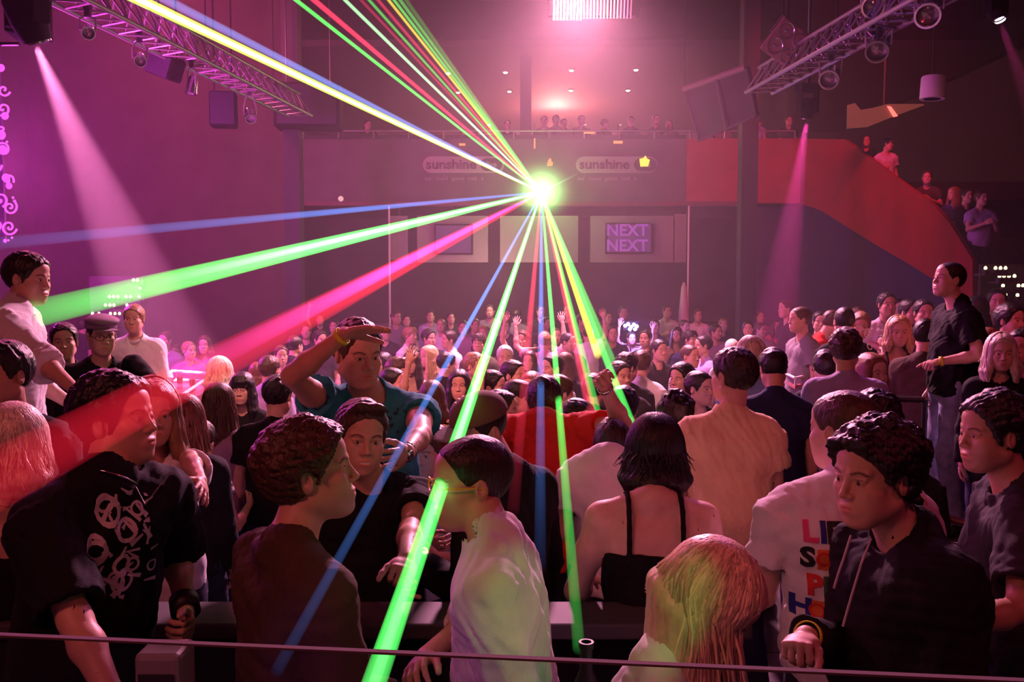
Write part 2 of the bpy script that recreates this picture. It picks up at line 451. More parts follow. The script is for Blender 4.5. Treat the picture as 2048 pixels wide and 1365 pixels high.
def thin_out(v, q, keep, cell):
    """merge vertices on a coarser lattice outside the boxes that need detail; returns triangles"""
    inside = np.zeros(len(v), bool)
    for a, b, h in keep: inside |= ((v > a) & (v < b)).all(1)
    k = np.floor(v / cell).astype(np.int64); key = (k[:, 0] * 73856093) ^ (k[:, 1] * 19349663 << 1) ^ (k[:, 2] * 83492791 << 2)
    key[inside] = -np.arange(1, inside.sum() + 1) - (1 << 60)
    u, inv = np.unique(key, return_inverse=True); inv = inv.ravel()
    n = np.bincount(inv); nv = np.stack([np.bincount(inv, v[:, i]) / n for i in range(3)], 1)
    t = np.concatenate([q[:, [0, 1, 2]], q[:, [0, 2, 3]]]); t = inv[t]
    t = t[(t[:, 0] != t[:, 1]) & (t[:, 1] != t[:, 2]) & (t[:, 0] != t[:, 2])]
    return nv, t
def build_body(sp, K, lod):
    s = K['s']; res = {0: (.0105, .0030, .0034), 1: (.014, .0044, .0048), 2: (.020, .0062, .0065)}[lod]
    hc, R = K['hc'], K['R']
    pts = [hc + .16 * s, hc - .16 * s]
    for hip, kn, ft in K['legs']: pts += [hip, kn, ft]
    fines = [(hc - .135 * s, hc + .135 * s, res[1])]
    for a in K['arms']:
        pts += [a[1], a[2], a[2] + a[3] * .2 * s]
        c = a[2] + a[3] * .09 * s
        if not a[5].get('hide'): fines.append((c - .11 * s, c + .11 * s, res[2]))
    pts = np.array(pts); lo = pts.min(0) - .22; hi = pts.max(0) + .22; lo[2] = sp['floor'] - .02
    Fd = Field(lo, hi, res[0], fines)
    shr_ = 0. if sp.get('top') in ('tank', 'dress') else -.007
    for p, k in torso_prims(K, shr_): Fd.apply(p, k)
    for hip, kn, ft in K['legs']:
        w = 1.1 if K['fem'] else 1.
        Fd.apply(p_cone(hip, kn, .088 * s * w, .056 * s), .04); Fd.apply(p_cone(kn, ft, .056 * s, .038 * s), .02)
        Fd.apply(p_cone(ft, ft + K['F'][1] * .12 * s - V(0, 0, .04 * s), .038 * s, .026 * s), .02)
    Fd.apply(p_cone(K['nb'] - K['up'] * .02 * s - K['B'][1] * .006, hc - R[2] * .045 * s - R[1] * .022 * s, .062 * s * (.85 if K['fem'] else 1), .052 * s * (.86 if K['fem'] else 1)), .035)
    for a in K['arms']:
        for p, k in arm_prims(K, a, shr_ * .5): Fd.apply(p, k)
    HP, T = head_prims(hc, R, s * sp.get('headscale', 1.), K['fem'], jaw=sp.get('jaw', 1.), nose=sp.get('nose', 1.))
    for p, k, m in HP: Fd.apply(p, k * s, m)
    for a in K['arms']:
        sh, el, wr, hd, n, opt, q = a
        for p, k in hand_prims(wr, hd, n, opt.get('curl', (20, 25, 20)), opt.get('spread', 5), s * (.86 if K['fem'] else .98), opt.get('thumb', 32), opt.get('tside', -q), opt.get('point', False), opt.get('tcurl', 14)):
            Fd.apply(p, k)
    v, qd = Fd.mesh()
    v, qd = thin_out(v, qd, fines, {0: .0110, 1: .0155, 2: .02}[lod])
    c = face_colors(v, hc, R, s, brow=sp.get('brow', .1), female=K['fem'], beard=sp.get('beard', 0), smile=sp.get('smile', False), lips=sp.get('lips', V(1.0, .55, .52)))
    far = np.linalg.norm(v - hc, axis=1) > .16 * s
    c[far] = 1
    return v, qd, c

def hair_mesh(sp, K, lod):
    st = sp.get('hair', 'short'); s = K['s'] * sp.get('headscale', 1.); hc, R, tu = K['hc'], K['R'], K['up']
    if st == 'bald': return None
    res = {0: .0043, 1: .0056, 2: .0075}[lod]
    T = lambda x, y, z: hc + s * (R[0] * x + R[1] * y + R[2] * z)
    long_ = st in ('long', 'bob', 'bangs', 'ponytail', 'hang')
    thick = {'crop': .006, 'short': .013, 'curly': .026, 'messy': .028, 'tousled': .020, 'quiff': .014, 'fringe': .016, 'afro': .05}.get(st, .018)
    lo = hc - (.20 if not long_ else .30) * s; hi = hc + .20 * s
    if long_: lo[2] = hc[2] - .52 * s; lo[:2] = hc[:2] - .3; hi[:2] = hc[:2] + .3
    Fd = Field(lo, hi, .012, [(hc - .17 * s, hc + .17 * s, res)] if not long_ else [(lo, hi, res * 1.1)])
    Fd.apply(p_ell(T(0, -.020, .032), (np.array([.077, .097, .090]) + thick) * s, R), 0)
    Fd.apply(p_ell(T(0, .02, .055), (np.array([.064, .066, .052]) + thick * .8) * s, R), .02)
    if st == 'quiff':
        for x in (-.04, -.015, .015, .04): Fd.apply(p_cone(T(x, .045, .10), T(x * .9, .085, .118), .022 * s, .016 * s), .02)
    if st in ('messy', 'curly', 'afro', 'tousled'):
        r = np.random.RandomState(sp.get('seed', 3))
        amt = {'messy': .020, 'curly': .014, 'afro': .02, 'tousled': .010}[st]
        for i in range(70 if lod < 2 else 26):
            d = r.normal(size=3); d[2] = abs(d[2]) * .9 + .1; d[1] -= .35; d /= np.linalg.norm(d)
            c = T(0, -.020, .030) + s * (R[0] * d[0] * .080 + R[1] * d[1] * .098 + R[2] * d[2] * .094)
            Fd.apply(p_ell(c + s * amt * .8 * (R[0] * d[0] + R[1] * d[1] + R[2] * d[2]), np.array([.016, .016, .014]) * s * r.uniform(.8, 1.35)), .012)
        if st == 'messy':
            for x, y, z in ((-.05, .075, .075), (.0, .088, .082), (.04, .08, .082), (-.068, .03, .01), (.07, .03, .01), (-.06, -.06, -.07), (.06, -.06, -.07), (0, -.09, -.075)):
                Fd.apply(p_ell(T(x, y, z), np.array([.026, .022, .022]) * s), .02)
    # face opening
    hl = sp.get('hairline', .078)
    n1 = nrm(V(0, (hl + .045), .060)); a = V(0, .082, hl)
    back = .0 if not long_ else -.2
    def mk(n, p0):
        nw = R.T @ n; pw = T(*p0)
        return lambda X, Y, Z: (X - pw[0]) * nw[0] + (Y - pw[1]) * nw[1] + (Z - pw[2]) * nw[2]
    # plane through the forehead hairline down to the sideburn in front of the ear
    tmp_y = sp.get('temple', .026)
    e = nrm(V(0, tmp_y - .080, -.030 - hl)); nf = nrm(V(0, -e[2], e[1]));  nf = nf if nf[1] > 0 else -nf
    pf = mk(nf, (0, .080, hl))
    # plane under the hair from the sideburn to the nape
    nape = sp.get('nape', -.085)
    e2 = nrm(V(0, -.095 - tmp_y, nape + .030)); ng = nrm(V(0, e2[2], -e2[1])); ng = ng if ng[2] < 0 else -ng
    pg = mk(ng, (0, tmp_y, -.030 - (.0 if st != 'crop' else -.012)))
    if not long_:
        Fd.clip(lambda X, Y, Z: np.maximum(pf(X, Y, Z), pg(X, Y, Z)), .012 * s)
        for q in (1, -1): Fd.apply(p_ell(T(q * .095, .0, -.012), np.array([.030, .026, .036]) * s, R), .008, 'sub')
        if st in ('fringe',):
            for x in (-.05, -.03, -.01, .01, .03, .05): Fd.apply(p_cone(T(x * .8, .05, .11), T(x * 1.1 + .01, .092 - abs(x) * .3, .045), .018 * s, .010 * s), .014)
    else:
        Fd.clip(pf, .012 * s)
        dn = -V(0, 0, 1) if sp.get('gravity', True) else -R[2]
        Ln = {'long': .30, 'bangs': .30, 'bob': .13, 'ponytail': .0, 'hang': .30}[st] * s * sp.get('hairlen', 1.)
        bw = K['B']
        r = np.random.RandomState(sp.get('seed', 5))
        if st == 'ponytail':
            Fd.apply(p_cone(T(0, -.10, .05), T(0, -.14, -.02), .028 * s, .03 * s), .02); Fd.apply(p_cone(T(0, -.14, -.02), T(0, -.13, -.02) + dn * .16, .03 * s, .014 * s), .02)
            Fd.clip(pg, .01)
        else:
            N = 15
            for i in range(N):
                ang = math.radians(-128 + 256 * i / (N - 1)) * sp.get('wrap', 1.)
                x, y = math.sin(ang) * .080, -math.cos(ang) * .092 - .012
                top = T(x * .85, y * .85, .03 if abs(ang) < 1.9 else .045)
                m1 = T(x * 1.05, y * 1.03, -.055)
                L = Ln * (1 - .18 * max(0, abs(ang) - 1.2)) * r.uniform(.88, 1.08)
                side = 1 + .1 * r.uniform(-1, 1)
                end = m1 + dn * L + s * (R[0] * x * .25 * side + R[1] * y * .10)
                mid = (m1 + end) / 2 + s * (R[0] * x * .12 + R[1] * y * .15)
                rr = (.024 + thick * .25) * s
                Fd.apply(p_cone(top, m1, rr, rr * 1.0), .016); Fd.apply(p_cone(m1, mid, rr, rr * .95), .014); Fd.apply(p_cone(mid, end, rr * .95, rr * .45), .012)
            Fd.apply(p_ell(T(0, .085, -.045), np.array([.060, .055, .085]) * s, R), .012, 'sub')
            if st == 'bangs':
                Fd.apply(p_ell(T(0, .070, .066), np.array([.056, .030, .026]) * s, R), .014)
                for x in (-.05, -.03, -.01, .01, .03, .05): Fd.apply(p_cone(T(x * .8, .05, .10), T(x * 1.15, .092 - abs(x) * .3, .030), .018 * s, .011 * s), .012)
            if sp.get('part', True) and st != 'bangs':
                Fd.apply(p_cone(T(0, .10, .118), T(0, -.03, .142), .004, .004), .012, 'sub')
    amp = {'curly': .0045, 'afro': .006, 'messy': .005, 'tousled': .0035, 'short': .0034, 'quiff': .0036, 'fringe': .0036, 'crop': .0012, 'hang': .0011}.get(st, .0022)
    if lod == 2: amp *= .8
    Fd.ripple(amp * s, {'curly': 190, 'afro': 170, 'messy': 110, 'tousled': 120, 'short': 105, 'quiff': 95}.get(st, 150), seed=sp.get('seed', 1), stretch=(1, 1, .35) if long_ else (1, 1, .8))
    return Fd.mesh()

def strands(sp, K, lod, base_v, base_q):
    """fine locks combed from the crown over the skull and falling with gravity"""
    st = sp.get('hair', 'short'); s = K['s'] * sp.get('headscale', 1.); hc, R = K['hc'], K['R']; r = np.random.RandomState(sp.get('seed', 5) + 99)
    from mathutils.bvhtree import BVHTree
    tree = BVHTree.FromPolygons([tuple(p) for p in base_v], [tuple(int(i) for i in q) for q in base_q])
    N = {0: 520, 1: 140}[lod]; rad = {0: .0030, 1: .0048}[lod] * s; nseg = 15
    Ln = {'long': .30, 'bangs': .30, 'bob': .13, 'hang': .30}[st] * s * sp.get('hairlen', 1.)
    c = hc + s * (R[1] * -.020 + R[2] * .032); rr = (V(.077, .097, .090) + .018 + .0015) * s
    def world(d): return c + (R[0] * d[0] * rr[0] + R[1] * d[1] * rr[1] + R[2] * d[2] * rr[2])
    c0 = nrm(V(0, -.30, 1)) if st != 'hang' else nrm(V(.05, -.45, 1)); vs, fs, cs = [], [], []
    for i in range(N):
        wr = 122 if st != 'hang' else 150
        ang = math.radians(r.uniform(-wr, wr)); e = nrm(V(math.sin(ang), -math.cos(ang), -.25 + .1 * r.randn())); k0 = nrm(c0 + .10 * r.randn(3)); pts = []
        for t in np.linspace(0, 1, 9):
            d = nrm(k0 * math.sin((1 - t) * 1.5) + e * math.sin(t * 1.5 + .02)); pts.append(world(d) + nrm(world(d) - c) * r.uniform(-.002, .002) * s)
        p = pts[-1]; L = Ln * r.uniform(.55, 1.12) * (1 - .25 * max(0, abs(ang) - 1.3)); wob = r.uniform(0, 6.28); sw = r.normal(size=2) * .010 * s
        for j in range(1, 7):
            q = p + V(0, 0, -L * j / 6) + V(sw[0] * j / 3 + .003 * math.sin(wob + j), sw[1] * j / 3, 0)
            loc = V((q - c) @ R[0] / rr[0], (q - c) @ R[1] / rr[1], (q - c) @ R[2] / rr[2]); n_ = np.linalg.norm(loc)
            if n_ < 1: q = world(loc / n_)
            pts.append(q)
        for j, p in enumerate(pts):
            loc, nn, ix, dd = tree.find_nearest(Vector(p), .08 * s)
            if loc is not None:
                sd = float(np.dot(p - np.array(loc), nn)); lift = .0012 * s + .0012 * s * math.sin(wob + .3 * j)
                if sd < lift: pts[j] = np.array(loc) + np.array(nn) * lift
        tone = r.uniform(.55, 1.35); o = len(vs); P = np.array(pts); T_ = np.gradient(P, axis=0)
        for j, (p, t) in enumerate(zip(P, T_)):
            t = nrm(t); a = nrm(cross(t, p - c + 1e-4)); b = cross(t, a); w = rad * (1.0 - .75 * (j / (nseg - 1)) ** 3)
            for q_ in range(4): vs.append(p + (a * math.cos(q_ * math.pi / 2) * 1.7 + b * math.sin(q_ * math.pi / 2)) * w); cs.append((tone,) * 3)
        for j in range(nseg - 1):
            for q_ in range(4): fs.append((o + j * 4 + q_, o + j * 4 + (q_ + 1) % 4, o + j * 4 + 4 + (q_ + 1) % 4, o + j * 4 + 4 + q_))
    return np.array(vs), np.array(fs), np.array(cs)

def top_mesh(sp, K, lod):
    kind = sp.get('top', 'tee'); s = K['s']
    res = {0: .0070, 1: .0100, 2: .015}[lod]
    g = sp.get('g', .010); loose = sp.get('loose', .016)
    pts = [K['nb'] + .1, K['shL'], K['shR'], K['pel'] - .1]
    long_ = kind in ('long', 'rolled', 'shirt')
    for a in K['arms']: pts += [a[1]] + ([a[2]] if long_ else [])
    pts = np.array(pts); lo = pts.min(0) - .26; hi = pts.max(0) + .2
    Fd = Field(lo, hi, res)
    for p, k in torso_prims(K, g, loose if kind != 'tank' else .003): Fd.apply(p, k)
    tu, l, f, nb = K['up'], K['B'][0], K['B'][1], K['nb']
    hem = sp.get('hem', .60) * s
    if hem > .5 * s and kind != 'tank': Fd.apply(p_flat(nb - tu * .42 * s, nb - tu * (hem + .02) , .145 * s + g + loose, .150 * s + g + loose * .8, .10 * s + g + loose, .112 * s + g + loose * .6, l), .05)
    if kind == 'dress': Fd.apply(p_flat(nb - tu * .50 * s, nb - tu * (hem + .05), .165 * s + g, .23 * s, .11 * s + g, .16 * s, l), .05)
    hp = nb - tu * hem
    Fd.clip(lambda X, Y, Z: -((X - hp[0]) * tu[0] + (Y - hp[1]) * tu[1] + (Z - hp[2]) * tu[2]) , .004)
    if kind in ('tank', 'dress'):
        cut = nb - tu * sp.get('neck', .12) * s
        # bare shoulders: keep everything below the neckline and two straps
        Fd.clip(lambda X, Y, Z: ((X - cut[0]) * tu[0] + (Y - cut[1]) * tu[1] + (Z - cut[2]) * tu[2]), .006)
        for q, sh in ((1, K['shL']), (-1, K['shR'])):
            Fd.apply(p_ell(sh + l * q * .015 * s - tu * .03 * s, np.array([.072, .10, .12]) * s, K['B']), .01, 'sub')
    else:
        fr = {'tee': .58, 'long': 1., 'rolled': 1., 'shirt': 1., 'cap': .28}[kind] * (sp.get('sleeve', 1.) if kind in ('tee', 'cap') else 1.)
        for a in K['arms']:
            sh, el, wr, hd, n, opt, q = a
            w = s * (.86 if K['fem'] else 1.) * K.get('armw', 1.)
            gg = g + loose * .35
            Fd.apply(p_cone(sh - l * q * .03 * s - tu * .012 * s, sh + (el - sh) * .15, .055 * w + g, .055 * w + g), .06)
            if kind in ('tee', 'cap'):
                end = sh + (el - sh) * fr
                Fd.apply(p_tube(sh, end, .056 * w + gg, .054 * w + gg * 1.5, 0, 1), .03)
                Fd.apply(p_tube(sh + (end - sh) * .90, end + (end - sh) * .1, .050 * w + gg * .6, .050 * w + gg * .6), .003, 'sub')
            else:
                Fd.apply(p_cone(sh, el, .056 * w + gg, .048 * w + gg), .03)
                t1 = .97 if kind != 'rolled' else .22
                ee = el + (wr - el) * t1
                r1 = .037 * w + gg if kind != 'rolled' else .047 * w + gg
                Fd.apply(p_tube(el, ee, .048 * w + gg, r1, 0, 1), .02)
                if kind == 'rolled': Fd.apply(p_tube(el + (ee - el) * .35, ee, .050 * w + gg + .005, .050 * w + gg + .005), .004)
    up = K['hc'] - K['R'][2] * .06 * s
    if kind not in ('tank', 'dress'): Fd.apply(p_cone(nb - tu * .02 * s - f * .006, nb + (up - nb) * .27, (.062 * (.85 if K['fem'] else 1)) * s + g, .054 * s + g * .6), .045)
    fold = sp.get('fold', .0045)
    Fd.ripple(fold * 1.3, 11, seed=sp.get('seed', 1) + 7, stretch=(1, 1, .8))
    if lod < 2: Fd.ripple(fold * .8, 21, seed=sp.get('seed', 1) + 17, stretch=(1, 1, .9), ridged=True)
    if kind in ('tank', 'dress'):
        for q in (1, -1):
            pth = [(.19, -.112), (.12, -.116), (.07, -.110), (.02, -.092), (-.012, -.060), (-.024, -.02), (-.012, .025), (.04, .065), (.10, .095), (.17, .118)]
            for (z0, y0), (z1, y1) in zip(pth[:-1], pth[1:]):
                Fd.apply(p_flat(nb - tu * z0 * s + l * q * .088 * s + f * y0 * s, nb - tu * z1 * s + l * q * .088 * s + f * y1 * s, .0085 * s, .0085 * s, .013 * s, .013 * s, l), .004)
    # neck opening
    up = K['hc'] - K['R'][2] * .06 * s
    Fd.apply(p_cone(nb - tu * sp.get('scoop', .004) * s + f * .015 * s, nb + nrm(up - nb) * .16 * s, sp.get('neckr', .055) * s, .085 * s), .010, 'sub')
    if sp.get('vneck'):
        Fd.apply(p_cone(nb + f * .09 * s, nb - tu * sp['vneck'] * s + f * .13 * s, .060 * s, .006), .010, 'sub')
    return Fd.mesh()

def bottom_mesh(sp, K, lod):
    s = K['s']; res = {0: .014, 1: .018, 2: .02}[lod]; g = .014
    kind = sp.get('bottom', 'trousers')
    pts = [K['pel'] + .12]
    for hip, kn, ft in K['legs']: pts += [hip, kn, ft]
    pts = np.array(pts); Fd = Field(pts.min(0) - .22, pts.max(0) + .22, res)
    nb, tu, l = K['nb'], K['up'], K['B'][0]
    Fd.apply(p_flat(nb - tu * .57 * s, nb - tu * .48 * s, (.168 if K['fem'] else .152) * s + g, (.150 if K['fem'] else .146) * s + g, .112 * s + g, .102 * s + g, l), .03)
    if kind == 'skirt':
        Fd.apply(p_flat(nb - tu * .55 * s, nb - tu * .82 * s, .17 * s + g, .19 * s + g, .12 * s + g, .14 * s + g, l), .04)
        c = nb - tu * .80 * s
        Fd.clip(lambda X, Y, Z: c[2] - Z, .004)
    else:
        for hip, kn, ft in K['legs']:
            e = .35 if kind == 'shorts' else .97
            Fd.apply(p_cone(hip, kn, .090 * s + g, .060 * s + g), .03)
            if kind != 'shorts': Fd.apply(p_tube(kn, kn + (ft - kn) * e, .060 * s + g, .050 * s + g, -.1, 1), .02)
    w = nb - tu * .475 * s
    Fd.clip(lambda X, Y, Z: ((X - w[0]) * tu[0] + (Y - w[1]) * tu[1] + (Z - w[2]) * tu[2]), .004)
    Fd.ripple(.005, 18, seed=sp.get('seed', 1) + 31, stretch=(1, 1, .9))
    if lod < 2: Fd.ripple(.003, 45, seed=sp.get('seed', 1) + 33, ridged=True)
    return Fd.mesh()

def shoe_mesh(sp, K, hip, kn, ft, lod):
    s = K['s']; f = K['F'][1]; l = K['F'][0]
    z = sp['floor']; b = V(ft[0], ft[1], z)
    Fd = Field(b - .2 * s - V(0, 0, .02), b + .28 * s, .012 if lod < 2 else .02)
    Fd.apply(p_cone(ft, ft - V(0, 0, .03 * s), .046 * s, .044 * s), .02)
    Fd.apply(p_flat(b + V(0, 0, .045 * s) - f * .05 * s, b + V(0, 0, .032 * s) + f * .15 * s, .042 * s, .050 * s, .042 * s, .032 * s, l), .02)
    Fd.clip(lambda X, Y, Z: (z - Z) + 0 * X + 0 * Y, .003)
    return Fd.mesh()

def band_mesh(p0, axis, r, width, thick, n=28, squash=1., side=None):
    axis = nrm(axis); a = nrm(cross(axis, V(0.31, .4, .86)) if side is None else side - axis * (np.asarray(side) @ axis)); b = cross(axis, a)
    vs, fs = [], []
    prof = [(-width / 2, 0), (-width / 2, thick), (width / 2, thick), (width / 2, 0)]
    for i in range(n):
        t = 2 * math.pi * i / n
        for z, dr in prof: vs.append(p0 + axis * z + (a * math.cos(t) + b * math.sin(t) * squash) * (r + dr))
    for i in range(n):
        for j in range(4): fs.append((i * 4 + j, ((i + 1) % n) * 4 + j, ((i + 1) % n) * 4 + (j + 1) % 4, i * 4 + (j + 1) % 4))
    return np.array(vs), np.array(fs)

def person(sp, label, group=None):
    lod = sp.get('lod', 1)
    if 'hc' not in sp: sp['hc'] = at(*sp['head'])
    K = skeleton(sp); K['wide'] = sp.get('wide', 1.); K['belly'] = sp.get('belly', False); K['armw'] = sp.get('armw', 1.)
    base = V((K['legs'][0][2][0] + K['legs'][1][2][0]) / 2, (K['legs'][0][2][1] + K['legs'][1][2][1]) / 2, sp['floor'])
    v, q, c = build_body(sp, K, lod)
    body = to_obj('person', v, q, sp.get('skin') or M['skin'], base, colors=c)
    body.location = base
    if label: body['label'] = label; body['category'] = 'person'
    if group: body['group'] = group
    kids = {}
    def part(name, vq, mat, parent=None, **kw):
        o = to_obj(name, vq[0], vq[1], mat, base if parent is None else base, body if parent is None else parent, **kw)
        kids.setdefault(name, []).append(o); return o
    h = hair_mesh(sp, K, lod)
    if h is not None:
        hv, hq = h; hcol = np.full((len(hv), 3), .85)
        if sp.get('hair') in ('long', 'bob', 'hang') and lod < 2:
            a_, b_, c_ = strands(sp, K, lod, hv, hq); hq = np.concatenate([hq, b_ + len(hv)]); hv = np.concatenate([hv, a_]); hcol = np.concatenate([hcol, c_])
        part('hair', (hv, hq), sp.get('hairmat') or M['hair_dark'], colors=hcol)
    if sp.get('top', 'tee') != 'none':
        part({'tee': 't_shirt', 'cap': 't_shirt', 'tank': 'tank_top', 'dress': 'dress', 'long': 'sweater', 'rolled': 'shirt', 'shirt': 'shirt'}[sp.get('top', 'tee')] if 'topname' not in sp else sp['topname'], top_mesh(sp, K, lod), sp.get('topmat') or M['cloth_black'])
    if not sp.get('nobottom'): part({'skirt': 'skirt', 'shorts': 'shorts'}.get(sp.get('bottom'), 'trousers'), bottom_mesh(sp, K, lod), sp.get('botmat') or M['denim_dark'])
    for lg in K['legs']: part('shoe', shoe_mesh(sp, K, *lg, lod), M['shoe'])
    K['base'] = base; K['part'] = part; K['body'] = body; K['kids'] = kids
    return K
# ------------------------------------------------------------------ materials
def mat(name, col, rough=.6, metal=0., emit=None, strength=1., bump=0., bscale=60., var=.0, vscale=6., spec=.5, trans=0., alpha=1., attr=False, stretch=(1, 1, 1), rot=None):
    m = bpy.data.materials.new(name); m.use_nodes = True; nt = m.node_tree; b = nt.nodes['Principled BSDF']; N = nt.nodes.new; Lk = nt.links.new
    b.inputs['Base Color'].default_value = (*col, 1); b.inputs['Roughness'].default_value = rough; b.inputs['Metallic'].default_value = metal
    b.inputs['Specular IOR Level'].default_value = spec
    if trans: b.inputs['Transmission Weight'].default_value = trans
    if alpha < 1: b.inputs['Alpha'].default_value = alpha
    if emit is not None: b.inputs['Emission Color'].default_value = (*emit, 1); b.inputs['Emission Strength'].default_value = strength
    tc = N('ShaderNodeTexCoord'); mp = N('ShaderNodeMapping'); mp.inputs['Scale'].default_value = stretch
    if rot:
        rt_ = N('ShaderNodeMapping'); rt_.inputs['Rotation'].default_value = rot; Lk(tc.outputs['Object'], rt_.inputs[0]); Lk(rt_.outputs[0], mp.inputs[0])
    else: Lk(tc.outputs['Object'], mp.inputs[0])
    src = None
    if var:
        n = N('ShaderNodeTexNoise'); n.inputs['Scale'].default_value = vscale; n.inputs['Detail'].default_value = 4; Lk(mp.outputs[0], n.inputs['Vector'])
        r = N('ShaderNodeMapRange'); r.inputs[1].default_value = .3; r.inputs[2].default_value = .7; r.inputs[3].default_value = 1 - var; r.inputs[4].default_value = 1 + var; Lk(n.outputs[0], r.inputs[0])
        mx = N('ShaderNodeVectorMath'); mx.operation = 'SCALE'; mx.inputs[0].default_value = col; Lk(r.outputs[0], mx.inputs['Scale']); src = mx.outputs[0]
    if attr:
        a = N('ShaderNodeVertexColor'); a.layer_name = 'tone'; mu = N('ShaderNodeVectorMath'); mu.operation = 'MULTIPLY'; Lk(a.outputs[0], mu.inputs[0])
        if src: Lk(src, mu.inputs[1])
        else: mu.inputs[1].default_value = col
        src = mu.outputs[0]
    if src: Lk(src, b.inputs['Base Color'])
    if bump:
        n2 = N('ShaderNodeTexNoise'); n2.inputs['Scale'].default_value = bscale; n2.inputs['Detail'].default_value = 5; Lk(mp.outputs[0], n2.inputs['Vector'])
        bp = N('ShaderNodeBump'); bp.inputs['Strength'].default_value = bump; bp.inputs['Distance'].default_value = .01; Lk(n2.outputs[0], bp.inputs['Height']); Lk(bp.outputs[0], b.inputs['Normal'])
    return m
M = {}
def skin(n, c): M[n] = mat(n, c, .48, attr=True, var=.07, vscale=30, spec=.4)
skin('skin', (.62, .36, .27)); skin('skin_pale', (.72, .46, .37)); skin('skin_tan', (.48, .26, .18)); skin('skin_dark', (.22, .11, .075))
def hairm(n, c, rough=.42): M[n] = mat(n, c, rough, var=.30, vscale=70, bump=.4, bscale=150, stretch=(1, 1, .16), spec=.5, attr=True)
hairm('hair_dark', (.022, .013, .010)); hairm('hair_black', (.010, .007, .008)); hairm('hair_brown', (.075, .036, .020)); hairm('hair_light', (.30, .17, .08))
hairm('hair_blonde', (.62, .42, .22), .38); hairm('hair_pale', (.80, .70, .55), .38); hairm('hair_grey', (.55, .52, .50)); hairm('hair_red', (.20, .06, .03))
def cloth(n, c, var=.08): M[n] = mat(n, c, .85, var=var, vscale=9, bump=.25, bscale=320, spec=.2)
for n, c in dict(cloth_black=(.010, .009, .011), cloth_charcoal=(.035, .033, .038), cloth_white=(.78, .76, .80), cloth_cream=(.80, .62, .36), cloth_red=(.62, .030, .022), cloth_teal=(.035, .28, .34),
                 cloth_grey=(.22, .21, .23), cloth_lightgrey=(.45, .44, .47), cloth_navy=(.020, .028, .085), cloth_blue=(.06, .12, .35), cloth_lilac=(.42, .34, .60), cloth_brown=(.08, .05, .035),
                 cloth_olive=(.07, .075, .045), cloth_pink=(.65, .22, .35), cloth_mauve=(.30, .18, .28), cloth_green=(.05, .16, .07), cloth_skyblue=(.25, .42, .72), cloth_yellow=(.6, .45, .1)).items(): cloth(n, c)
M['denim'] = mat('denim', (.30, .32, .50), .9, var=.4, vscale=9, bump=.3, bscale=260, spec=.2)
M['denim_dark'] = mat('denim_dark', (.028, .034, .065), .9, var=.3, vscale=9, bump=.3, bscale=260, spec=.2)
M['shoe'] = mat('shoe', (.02, .018, .02), .5)
def plaid(n, c1, c2, scale=24.):
    m = mat(n, c1, .85, spec=.2); nt = m.node_tree; b = nt.nodes['Principled BSDF']; N = nt.nodes.new; Lk = nt.links.new
    tc = N('ShaderNodeTexCoord'); out = None
    for ax in ('X', 'Z'):
        wv = N('ShaderNodeTexWave'); wv.wave_type = 'BANDS'; wv.bands_direction = ax; wv.inputs['Scale'].default_value = scale / 3.14; Lk(tc.outputs['Object'], wv.inputs[0])
        st = N('ShaderNodeMath'); st.operation = 'GREATER_THAN'; st.inputs[1].default_value = .5; Lk(wv.outputs['Fac'], st.inputs[0])
        if out is None: out = st.outputs[0]
        else:
            ad = N('ShaderNodeMath'); ad.operation = 'ADD'; Lk(out, ad.inputs[0]); Lk(st.outputs[0], ad.inputs[1])
            hf = N('ShaderNodeMath'); hf.operation = 'MULTIPLY'; hf.inputs[1].default_value = .5; Lk(ad.outputs[0], hf.inputs[0]); out = hf.outputs[0]
    mx = N('ShaderNodeMix'); mx.data_type = 'RGBA'; mx.inputs[6].default_value = (*c1, 1); mx.inputs[7].default_value = (*c2, 1); Lk(out, mx.inputs[0]); Lk(mx.outputs[2], b.inputs['Base Color'])
    M[n] = m
plaid('plaid', (.03, .02, .035), (.75, .68, .72), 22); plaid('plaid_fine', (.04, .04, .06), (.72, .70, .74), 40); plaid('plaid_pink', (.20, .05, .18), (.95, .60, .85), 12)
M['metal'] = mat('truss_metal', (.40, .36, .36), .45, .7); M['metal_dark'] = mat('dark_metal', (.05, .05, .055), .45, .5); M['chrome'] = mat('chrome', (.8, .8, .8), .18, 1.)
M['black_box'] = mat('black_housing', (.010, .009, .011), .8, spec=.15, bump=.2, bscale=120)
M['white_plastic'] = mat('white_plastic', (.75, .72, .72), .5)
M['frame_dark'] = mat('frame_dark', (.10, .06, .07), .6)
M['lens'] = mat('lamp_glass', (.35, .30, .35), .12, .6)
def glow(n, c, s): M[n] = mat(n, (0, 0, 0), .5, emit=c, strength=s)
glow('glow_white', (1, .85, 1), 25); glow('glow_pink', (1, .25, .55), 6); glow('glow_warm', (1, .75, .45), 9); glow('glow_candle', (1, .66, .26), 5); glow('glow_violet', (.55, .45, 1), 22)
glow('glow_magenta', (1, .12, .95), 1.0); glow('glow_orange', (1, .30, .10), 1.2); glow('glow_yellow', (1, .72, .06), 1.3); glow('glow_green', (.55, 1, .40), 40); glow('glow_red', (1, .1, .08), 3); glow('glow_screen', (.22, .06, .30), .55)
M['band_yellow'] = mat('wristband_paper', (.75, .80, .05), .6); M['band_green'] = mat('green_band', (.10, .7, .3), .6); M['band_black'] = mat('black_strap', (.01, .01, .012), .5)

